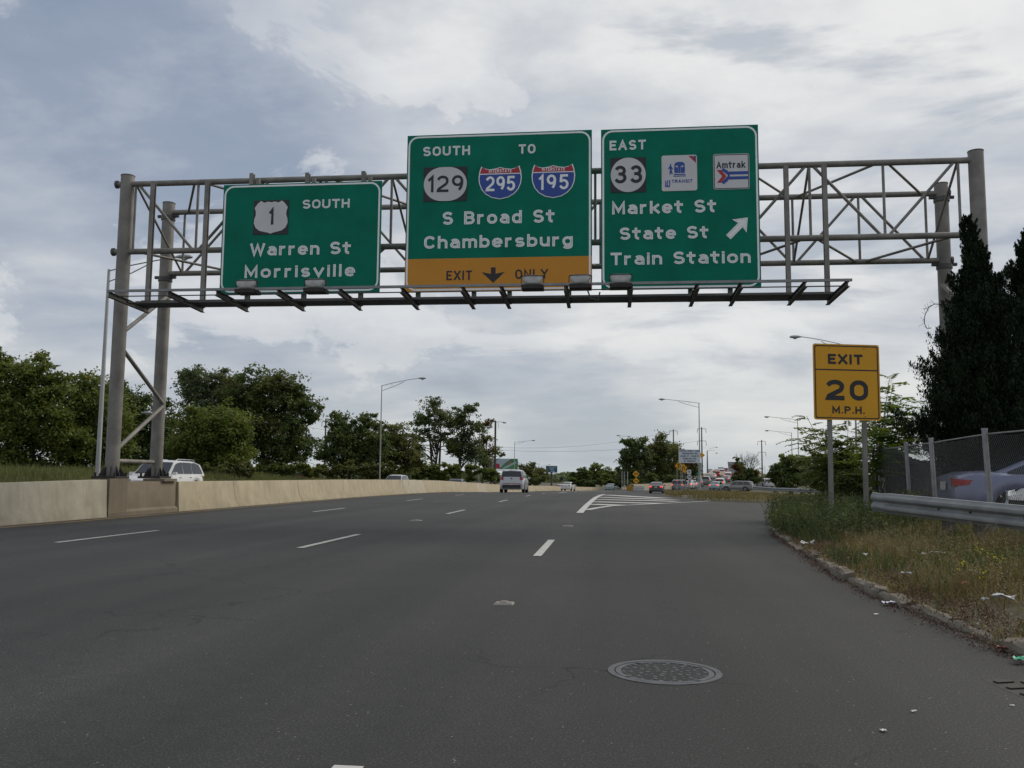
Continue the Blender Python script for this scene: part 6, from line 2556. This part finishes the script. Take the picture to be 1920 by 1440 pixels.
def juniper(label, d, prof_px, n, seed, leaf=.040):
    rng = np.random.default_rng(seed)
    ys_ = np.array([p[0] for p in prof_px], float)
    cx_ = np.array([p[1] for p in prof_px], float)
    rx_ = np.array([p[2] for p in prof_px], float)
    base = at(cx_[-1], 905, d)
    z0 = float(verge(base.x, base.y)) - .1
    g = empty('juniper', (base.x, base.y, z0), 0, label, 'conifer', 'dark conifers behind the fence')
    o = np.array([base.x, base.y, z0])
    # spray tufts: each starts inside and points up and out
    nt = n // 90
    w = rng.random(nt)
    cdf = np.cumsum(rx_[:-1] + rx_[1:])
    tpy = np.interp(w, np.concatenate([[0], cdf / cdf[-1]]), ys_)
    R = np.interp(tpy, ys_, rx_) * .90
    lump = 1 + .20 * np.sin(tpy * .115 + seed) + .12 * np.sin(tpy * .31 + 2 * seed)
    a = rng.random(nt) * 2 * math.pi
    lump2 = 1 + .30 * np.sin(a * 3 + tpy * .05 + seed)
    rad = (rng.random(nt) ** .42) * R * lump * lump2
    rim = rng.random(nt) < .16
    rad = np.where(rim, R * lump * lump2 * rng.uniform(.95, 1.22, nt), rad)
    k = d / F_PX
    cxs = np.interp(tpy, ys_, cx_)
    rt = np.array(ROT @ Vector((1, 0, 0)))
    fw = np.array([-math.sin(YAW), math.cos(YAW), 0])
    cen = np.array([tuple(at(x_, y_, d)) for x_, y_ in zip(cxs, tpy)])
    T = cen + rt[None] * (rad * np.cos(a) * k)[:, None] + fw[None] * (rad * np.sin(a) * k * .9)[:, None]
    out = rt[None] * np.cos(a)[:, None] + fw[None] * np.sin(a)[:, None]
    dirs = out * .55 + np.array([0, 0, 1.0])
    per = 90
    idx = np.repeat(np.arange(nt), per)
    s = rng.random(len(idx))
    tl = (rng.uniform(.16, .42, nt) * np.clip(R / 50, .4, 1))[idx] * np.where(rim, 1.3, 1)[idx]
    spread = .085 * (1.1 - s) * np.clip(R / 45, .35, 1)[idx]
    P = T[idx] + dirs[idx] * (s * tl)[:, None] + rng.normal(size=(len(idx), 3)) * spread[:, None]
    P = P[P[:, 2] > z0 + .15]
    v, f = leaf_quads(P - o, rng.uniform(.6, 1.3, len(P)) * leaf, rng, up=.1, aspect=.28, direc=np.tile([0, 0, 1.3], (len(P), 1)))
    np_mesh('foliage', v, f, 'juniper_leaf', g, 'stuff')
    top = at(cx_[0], ys_[0] + 8, d)
    M().tube([(0, 0, 0), ((top.x - o[0]) * .6, (top.y - o[1]) * .6, (top.z - z0) * .6), tuple(Vector(top) - Vector(o))], [.16, .08, .012], 8).build('trunk', 'bark', g, 60)
    return g


juniper('tall dark ragged juniper hiding the foot of the right gantry posts', 18.9, [(412, 1814, 2), (430, 1816, 6), (450, 1820, 8), (480, 1826, 15), (520, 1832, 26), (570, 1836, 42), (640, 1836, 56), (710, 1832, 76), (780, 1835, 88), (850, 1840, 84), (900, 1840, 60)], 260000, 41)
juniper('second dark juniper cut off by the right edge of the picture', 19.6, [(440, 1928, 6), (480, 1934, 24), (540, 1940, 42), (620, 1945, 56), (720, 1950, 72), (820, 1955, 84), (900, 1955, 62)], 150000, 42)
juniper('third dark juniper outside the right edge behind the parked cars', 21.5, [(500, 2050, 6), (560, 2050, 40), (700, 2050, 70), (900, 2050, 80)], 24000, 43)

# tree of heaven with pinnate leaves behind the EXIT sign


def pinnate(P, D, L_, rng, V, FQ, npair=9, lf=.085, sag=.35):
    "append one compound leaf starting at P in direction D"
    D = D / np.linalg.norm(D)
    side = np.cross(D, [0, 0, 1.0])
    side /= np.linalg.norm(side) + 1e-9
    for i in range(npair):
        t = .18 + .82 * i / (npair - 1)
        c = P + D * (L_ * t) + np.array([0, 0, -sag * L_ * t * t])
        for s in (-1, 1):
            dr = side * s + D * .35 + np.array([0, 0, -.35 + rng.normal() * .15])
            dr /= np.linalg.norm(dr)
            l = lf * (1.15 - .45 * t) * rng.uniform(.85, 1.15)
            nr = np.cross(dr, D)
            nr /= np.linalg.norm(nr) + 1e-9
            w = D * (l * .20)
            b = len(V)
            V.extend([c, c + dr * l * .4 + w, c + dr * l, c + dr * l * .4 - w])
            FQ.append((b, b + 1, b + 2, b + 3))


def heaven_tree(label, d, tips, base_px, seed, nl=60, lf=.125, LL=.55, mat='leaf_lime', name='tree_of_heaven'):
    rng = np.random.default_rng(seed)
    base = at(base_px, 960, d)
    z0 = float(verge(base.x, base.y)) - .05
    g = empty(name, (base.x, base.y, z0), 0, label, 'tree')
    o = np.array([base.x, base.y, z0])
    V, FQ = [], []
    st = M()
    for (px, py, spread, cnt) in tips:
        tip = np.array(at(px, py + 8, d * (1 + rng.uniform(-.02, .04)))) - o
        mid = tip * .55 + np.array([rng.uniform(-.1, .1), rng.uniform(-.2, .2), .15])
        st.tube([(0, 0, 0), tuple(mid * .5), tuple(mid), tuple(tip)], [.022, .016, .012, .005], 6)
        for _ in range(int(cnt * 2.1)):
            t = rng.uniform(.5, 1.03)
            p = mid + (tip - mid) * ((t - .5) / .5) + rng.normal(size=3) * spread * .42 / F_PX * d * np.array([1, .8, .8])
            a = rng.random() * 2 * math.pi
            D = np.array([math.cos(a), math.sin(a) * .8, rng.uniform(-.15, .75)])
            pinnate(p, D, LL * rng.uniform(.6, 1.15), rng, V, FQ, 9, lf, rng.uniform(.15, .5))
            V2 = p
    np_mesh('leaves', np.array(V), np.array(FQ), mat, g, 'stuff')
    st.build('stem', 'bark_grey', g, 60)
    return g


heaven_tree('young tree of heaven with long feathery leaves right of the EXIT 20 sign', 20.5, [(1672, 725, 26, 26), (1695, 750, 24, 26), (1650, 760, 30, 26), (1712, 800, 24, 28), (1680, 810, 34, 34), (1660, 850, 34, 24), (1640, 800, 34, 26), (1700, 780, 28, 22), (1668, 700, 10, 8), (1722, 775, 14, 8)], 1635, 51)
heaven_tree('darker feathery sumac clump behind the left post of the EXIT 20 sign', 22.0, [(1545, 800, 26, 22), (1520, 825, 22, 22), (1565, 830, 34, 34), (1590, 800, 26, 24), (1600, 850, 34, 36), (1545, 860, 34, 34), (1575, 880, 34, 36), (1530, 850, 18, 14), (1512, 772, 6, 4), (1615, 880, 30, 30), (1600, 820, 24, 22)], 1590, 52, mat='leaf_mid', LL=.55, lf=.125)
tree('shrub', 'dense weedy bush at the foot of the EXIT 20 sign posts', 21.0, [(1590, 920, 30, 34), (1560, 945, 26, 26), (1615, 940, 26, 30), (1600, 895, 24, 24)], 1590, 'leaf_olive', .042, 16000, 53, limbs=6, cat='bush', tr=.03, mats=['leaf_olive', 'leaf_dark'])
# dead vine twigs on the fence corner and on the gantry post
g = empty('dead_vine', tuple(at(1640, 900, 20.8)), 0, 'pale dead vine stems hanging at the corner of the chain link fence', 'vine')
m = M()
rr = random.Random(9)
for k in range(9):
    a = at(1632 + rr.uniform(0, 18), 850 + rr.uniform(-20, 8), 20.8) - at(1640, 900, 20.8)
    b = at(1636 + rr.uniform(0, 14), 905 + rr.uniform(-15, 15), 20.8) - at(1640, 900, 20.8)
    m.tube([a, a.lerp(b, .5) + Vector((rr.uniform(-.08, .08), 0, 0)), b], .008, 4)
m.build('stems', 'kerb_concrete', g, None)
c0 = at(1766, 640, 21.9)
g = empty('hanging_vine', tuple(c0), 0, 'curling bare vine sticking out left of the rear right gantry post', 'vine')
m = M()
pts_ = [at(px, py, 21.9) - c0 for px, py in ((1766, 571), (1752, 570), (1741, 577), (1734, 592), (1733, 606), (1738, 616), (1746, 615))]
m.tube(pts_, .010, 5)
for k in range(26):
    t = rr.randrange(len(pts_) - 1)
    p = pts_[t].lerp(pts_[t + 1], rr.random())
    q = p + Vector((rr.uniform(-.18, .02), rr.uniform(-.1, .1), rr.uniform(-.10, .14)))
    m.tube([p, q], .004, 3)
m.build('twigs', 'bark_grey', g, None)


# ------------------------------------------------------------------ grass and weeds


def blades(xy, h, w, rng, lean=.35, zf=verge, z=None):
    n = len(xy)
    x, y = xy[:, 0], xy[:, 1]
    zz_ = (zf(x, y) if z is None else z) - .02
    a = rng.random(n) * 2 * math.pi
    la = rng.random(n) * 2 * math.pi
    l = rng.random(n) * lean * h
    dx, dy = np.cos(a) * w / 2, np.sin(a) * w / 2
    lx, ly = np.cos(la) * l, np.sin(la) * l
    v = np.stack([
        np.stack([x - dx, y - dy, zz_], 1), np.stack([x + dx, y + dy, zz_], 1),
        np.stack([x + dx * .7 + lx * .35, y + dy * .7 + ly * .35, zz_ + h * .6], 1), np.stack([x - dx * .7 + lx * .35, y - dy * .7 + ly * .35, zz_ + h * .6], 1),
        np.stack([x + lx, y + ly, zz_ + h * .97], 1)], 1)
    b = np.arange(n)[:, None] * 5
    # two quads, the upper one pinched at the tip
    v = np.concatenate([v, v[:, 4:5] + np.stack([dx * .08, dy * .08, dx * 0], 1)[:, None]], 1)
    b = np.arange(n)[:, None] * 6
    f = np.concatenate([b + np.array([[0, 1, 2, 3]]), b + np.array([[3, 2, 5, 4]])], 0)
    return v.reshape(-1, 3), f


def curb_x(y):
    return np.interp(y, *zip(*CURB_TAB))


def patch_noise(x, y, s, seed):
    return (np.sin(x * s + seed) * np.cos(y * s * 1.3 + seed * 2) + np.sin((x + y) * s * .7 + seed * 3) + .6 * np.sin(x * s * 2.7 - y * s * 2.1 + seed)) / 2.6


def berm_xy(n, rng, x_off=(-0.02, 5.0), y0=2.2, y1=23.0, power=1.6):
    y = y0 + (y1 - y0) * rng.random(n) ** power
    cx_ = curb_x(y)
    wmax = np.where(y > 20, np.maximum(.2, (23.5 - y) / 3.5 * x_off[1]), x_off[1])
    x = cx_ + x_off[0] + (wmax - x_off[0]) * rng.random(n)
    keep = ~((y > ramp_low(x) - .2) & (x > 3.4))
    return np.stack([x[keep], y[keep]], 1)


rng = RNG
# dry grass
xy = berm_xy(95000, rng)
pn = patch_noise(xy[:, 0], xy[:, 1], 2.2, 1.0)
dist = xy[:, 0] - curb_x(xy[:, 1])
keep = rng.random(len(xy)) < np.clip(.70 + 1.1 * pn, .05, 1)
xy, dist, pn = xy[keep], dist[keep], pn[keep]
h = rng.uniform(.04, .17, len(xy)) * (1 + .8 * np.clip(pn, 0, 1)) * np.clip(.45 + dist * 1.1, .45, 1.25)
v, f = blades(xy, h, rng.uniform(.004, .009, len(xy)) * (1 + xy[:, 1] / 14), rng, .9)
np_mesh('dry_grass', v, f, 'grass_dry', kind='stuff')
# green grass, thicker towards the far tip and the fence
xy = berm_xy(80000, rng, (.1, 5.5), power=1.2)
pn = patch_noise(xy[:, 0], xy[:, 1], 1.6, 4.0)
dist = xy[:, 0] - curb_x(xy[:, 1])
pr = np.clip(.02 + .8 * pn + .45 * sm(xy[:, 1], 11, 17) + .25 * sm(dist, 1.2, 2.6), .03, 1)
keep = rng.random(len(xy)) < pr
xy, pn = xy[keep], pn[keep]
h = rng.uniform(.07, .26, len(xy)) * (1 + 1.0 * sm(xy[:, 1], 13, 18))
v, f = blades(xy, h, rng.uniform(.006, .012, len(xy)) * (1 + xy[:, 1] / 14), rng, .7)
np_mesh('green_grass', v, f, 'weed_green', kind='stuff')


def weed_clumps(name, centers, n_each, h, wdt, leaf, mat, seed, top=.25, stems=True):
    "upright leafy weeds: stems carrying small leaves"
    rg = np.random.default_rng(seed)
    P, S = [], []
    for (x, y) in centers:
        z = float(verge(x, y))
        hh = h * rg.uniform(.6, 1.25)
        for _ in range(n_each):
            a, r = rg.random() * 6.28, wdt * rg.random() ** .5
            bx_, by_ = x + r * math.cos(a), y + r * math.sin(a)
            H_ = hh * rg.uniform(.6, 1.1)
            lx, ly = rg.normal(size=2) * .12 * H_
            k = int(10 + 14 * H_)
            t = rg.random(k) ** .8
            p = np.stack([bx_ + lx * t, by_ + ly * t, z + H_ * t], 1) + rg.normal(size=(k, 3)) * .022
            P.append(p)
    P = np.concatenate(P)
    v_, f_ = leaf_quads(P, rg.uniform(.6, 1.3, len(P)) * leaf, rg, up=.2, aspect=.3, direc=np.tile([0, 0, .5], (len(P), 1)))
    return np_mesh(name, v_, f_, mat, kind='stuff')


rg = np.random.default_rng(77)
cs_ = []
for _ in range(150):
    y_ = rg.uniform(14.5, 22.0)
    cs_.append((float(curb_x(y_)) + rg.uniform(.12, 2.6) * (1 if y_ < 20 else .5), y_))
for px, py in ((1470, 985), (1480, 975), (1490, 990), (1458, 992), (1500, 980), (1520, 985), (1465, 1005)):
    p = ground_hit(px, py)
    for _ in range(6):
        cs_.append((p.x + rg.uniform(-.1, .5), p.y + rg.uniform(-.4, .4)))
weed_clumps('weeds', cs_, 22, .54, .24, .030, 'weed_green', 5)
cs_ = [(float(curb_x(y_)) + rg.uniform(.8, 4.2), y_) for y_ in rg.uniform(6, 17, 60)]
weed_clumps('low_weeds', cs_, 14, .20, .20, .020, 'weed_green', 6)
cs_ = [(float(curb_x(y_)) + rg.uniform(-.04, .40), y_) for y_ in np.concatenate([rg.uniform(3.4, 9, 60), rg.uniform(9, 18, 60)])]
weed_clumps('reddish_weeds', cs_, 9, .12, .15, .013, 'weed_red', 7)
cs_ = [(float(curb_x(y_)) + rg.uniform(.25, 1.0), y_) for y_ in rg.uniform(3.9, 5.6, 9)]
weed_clumps('near_weeds', cs_, 16, .24, .12, .016, 'weed_green', 8)
# leaf litter and debris rim beside the kerb
ys_ = rg.uniform(2.5, 18, 9000)
xx = curb_x(ys_) + rg.normal(size=9000) * .07 - .05
pts_ = np.stack([xx, ys_, gz(xx, ys_) + .004 + rg.random(9000) * .025], 1)
v, f = leaf_quads(pts_, rg.uniform(.004, .014, 9000), rg, up=1.5, aspect=.5)
np_mesh('leaf_litter', v, f, 'weed_red', kind='stuff')
xx = curb_x(ys_) + rg.random(9000) * .5 - .02
pts_ = np.stack([xx, ys_, verge(xx, ys_) + .01 + rg.random(9000) * .03], 1)
v, f = leaf_quads(pts_, rg.uniform(.004, .016, 9000), rg, up=1.5, aspect=.4)
np_mesh('straw_litter', v, f, 'grass_dry', kind='stuff')
# seed heads and yellow flowers
xy = berm_xy(2600, rg, (.4, 3.2), 5, 15)
z_ = verge(xy[:, 0], xy[:, 1]) + rg.uniform(.16, .30, len(xy))
P = np.stack([xy[:, 0], xy[:, 1], z_], 1)
P = np.repeat(P, 9, 0) + rg.normal(size=(len(P) * 9, 3)) * np.array([.008, .008, .03])
v, f = leaf_quads(P, rg.uniform(.006, .012, len(P)), rg, aspect=.5)
np_mesh('seed_heads', v, f, 'grass_dry', kind='stuff')
fl = []
for px, py in ((1868, 1082), (1882, 1086), (1870, 1094), (1832, 1060), (1838, 1066), (1850, 1072), (1812, 1088), (1800, 1098), (1838, 1100), (1845, 1110)):
    p = ground_hit(px, py + 22)
    fl.append((p.x, p.y, float(verge(p.x, p.y)) + .16))
P = np.repeat(np.array(fl), 10, 0) + rg.normal(size=(len(fl) * 10, 3)) * .022
v, f = leaf_quads(P, rg.uniform(.008, .016, len(P)), rg, aspect=.7)
np_mesh('yellow_flowers', v, f, 'flower_yellow', kind='stuff')

# grass island between exit and ramp
n = 60000
y = rng.uniform(36.5, 100, n)
x = rng.uniform(3.0, 46, n)
k_ = (x > island_left(np.clip(y, 39, 100)) + .1) & (y > ramp_high(x) + .1) & (y < 98)
xy = np.stack([x[k_], y[k_]], 1)
v, f = blades(xy, rng.uniform(.12, .34, len(xy)), rng.uniform(.03, .06, len(xy)), rng, .6)
np_mesh('island_grass', v, f, 'grass_island', kind='stuff')
n = 9000
P = []
for px, py, s in ((1310, 926, 12), (1300, 927, 10), (1325, 924, 10), (1290, 925, 7)):
    for _ in range(45):
        p = ground_hit(px + rg.normal() * s, py + rg.normal() * 1.2)
        hh = rg.uniform(.2, .5)
        P += [(p.x + rg.normal() * .06, p.y + rg.normal() * .06, float(verge(p.x, p.y)) + hh * rg.random()) for _ in range(18)]
P = np.array(P)
v, f = leaf_quads(P, rg.uniform(.03, .07, len(P)), rg, aspect=.35)
np_mesh('island_weeds', v, f, 'weed_green', kind='stuff')
# worn pale sandy patches along the island's near edge
for j, (px0, px1, py) in enumerate(((1281, 1306, 935.0), (1390, 1424, 936.0), (1446, 1458, 938), (1488, 1500, 939))):
    a, b = ground_hit(px0, py), ground_hit(px1, py)
    m = M()
    nn_ = 14
    c = (a + b) / 2
    rx_ = (b - a).length / 2
    pts_ = [(c.x + rx_ * math.cos(t) * (1 + .15 * math.sin(3 * t)), c.y + rx_ * .38 * math.sin(t) * (1 + .2 * math.cos(2 * t))) for t in [2 * math.pi * k / nn_ for k in range(nn_)]]
    m.poly([(x_, y_, float(verge(x_, y_)) + .10) for x_, y_ in pts_])
    m.v += [(x_, y_, float(verge(x_, y_)) - .1) for x_, y_ in pts_]
    for k in range(nn_):
        k2 = (k + 1) % nn_
        m.f.append((k, k + nn_, k2 + nn_, k2))
    m.build('worn_kerb', 'far_concrete', None, kind='structure')

# weeds on the bank left of the highway and behind the median
n = 75000
y = 22 + 100 * rng.random(n) ** 1.35
x = -25.2 - rng.random(n) ** 1.3 * 16
hgt = rng.uniform(.25, .75, n) * (1 + .5 * patch_noise(x, y, .5, 2)) * (1 + .45 * (1 - sm(y, 30, 48)))
xy = np.stack([x, y], 1)
v, f = blades(xy, hgt, rng.uniform(.02, .045, n), rng, .45)
np_mesh('bank_weeds', v, f, 'weed_left', kind='stuff')
# far-off woods along the horizon
n = 60000
th = rng.uniform(math.radians(-62), math.radians(58), n)
rd = rng.uniform(620, 760, n)
x, y = np.sin(th) * rd, np.cos(th) * rd
hgt = 7.5 + 3.0 * np.sin(th * 37) * np.sin(th * 13 + 1) + 1.6 * np.sin(th * 111)
z_ = -4.2 + hgt * rng.random(n) ** .6
v, f = leaf_quads(np.stack([x, y, z_], 1), rng.uniform(.8, 2.0, n), rng, aspect=.7)
np_mesh('distant_woods', v, f, 'leaf_grey', kind='stuff')

# ------------------------------------------------------------------ litter
rr = random.Random(21)


def litter(px, py, w, h, mat, label, name='litter', th=.004, rz=None, crumple=0.0, lift=0.004, on='gz', cat='litter'):
    p = ground_hit(px, py)
    z = max(float(gz(p.x, p.y)), surf(p.x, p.y) if on != 'gz' else -9) + lift
    m = M()
    n = 4
    rz_ = rr.uniform(-.6, .6) if rz is None else rz
    g_ = [[(w * (i / n - .5), h * (j / n - .5), rr.uniform(0, crumple)) for i in range(n + 1)] for j in range(n + 1)]
    for j in range(n):
        for i in range(n):
            m.poly([g_[j][i], g_[j][i + 1], g_[j + 1][i + 1], g_[j + 1][i]])
    o = m.build(name, mat, None, loc=(p.x, p.y, z + .002))
    o.rotation_euler = (rr.uniform(-.08, .08), 0, rz_)
    tag(o, label, cat)
    return o


litter(1668, 1136, .095, .085, 'paper', 'clean white paper scrap lying on the asphalt by the kerb', 'paper_scrap', rz=.25, crumple=.02, lift=.02)
litter(1643, 1153, .045, .022, 'plastic_white', 'small pale scrap just left of the white paper scrap', 'paper_scrap', crumple=.006)
litter(1514, 1030, .20, .12, 'plastic_white', 'crumpled white bag in the weeds near the far kerb end', 'plastic_bag', crumple=.09, lift=.05)
litter(1566, 1072, .05, .10, 'plastic_white', 'small white scrap on the kerb line below the EXIT 20 sign', 'paper_scrap', crumple=.02, lift=.03)
litter(1750, 1071, .26, .10, 'plastic_white', 'flattened white bottle lying in the dry grass', 'bottle', crumple=.05, lift=.18)
litter(1884, 1165, .15, .13, 'plastic_white', 'torn white packaging on the grass near the right edge', 'packaging', crumple=.05, lift=.16)
litter(1826, 1110, .13, .07, 'plastic_white', 'grey crumpled plastic in the grass beside yellow flowers', 'plastic_bag', crumple=.04, lift=.17)
litter(1886, 1222, .10, .07, 'wrapper_red', 'crumpled red and white wrapper beside the kerb', 'wrapper', crumple=.03, lift=.012)
litter(1914, 1245, .08, .06, 'wrapper_green', 'green wrapper at the right edge beside the drain', 'wrapper', crumple=.03, lift=.012)
litter(1713, 1336, .030, .014, 'plastic_white', 'tiny pale leaf on the asphalt, right lower area', 'leaf', crumple=.006)
litter(1656, 1372, .022, .034, 'plastic_white', 'tiny pale leaf on the asphalt, lower than the other', 'leaf', crumple=.006)
litter(1690, 1185, .10, .008, 'black_iron', 'thin dark stick lying on the shoulder', 'stick', crumple=.002, rz=.05)
litter(1640, 1118, .03, .012, 'plastic_white', 'short white sliver left of the paper scrap by the kerb', 'paper_scrap', crumple=.004)
litter(1898, 1325, .02, .012, 'plastic_white', 'tiny white chip near the drain', 'paper_scrap', crumple=.003)
for px, py, w, h, mt, lab in ((1700, 1108, .09, .05, 'plastic_white', 'pale torn scrap in the weeds just above the white paper scrap'), (1770, 1128, .06, .05, 'kerb_concrete', 'brown cardboard scrap in the dry grass right of the white paper scrap'),
                              (1622, 1066, .07, .05, 'plastic_white', 'white tissue in the grass below the right post of the EXIT 20 sign'), (1690, 1052, .06, .04, 'wrapper_red', 'faded red wrapper in the tall grass in front of the guardrail'),
                              (1846, 1165, .07, .05, 'plastic_white', 'pale plastic lid in the grass left of the torn white packaging'), (1812, 1132, .05, .04, 'wrapper_red', 'reddish wrapper piece under the yellow flowers'),
                              (1536, 1052, .10, .05, 'kerb_concrete', 'flat brown bag on the grass edge right of the crumpled white bag'), (1895, 1120, .06, .04, 'plastic_white', 'small white cup piece at the right edge above the packaging')):
    litter(px, py, w, h, mt, lab, 'rubbish_scrap', crumple=.03, lift=.09, on='v')
# grit on the shoulder
n = 1400
gy_ = 3.0 + 9 * rg.random(n) ** 1.3
gx_ = curb_x(gy_) - rg.exponential(.55, n) - .03
P = np.stack([gx_, gy_, gz(gx_, gy_) + .003], 1)
v, f = leaf_quads(P, rg.uniform(.0015, .0045, n), rg, up=2.0, aspect=.7)
np_mesh('road_grit', v, f, 'kerb_concrete', kind='stuff')
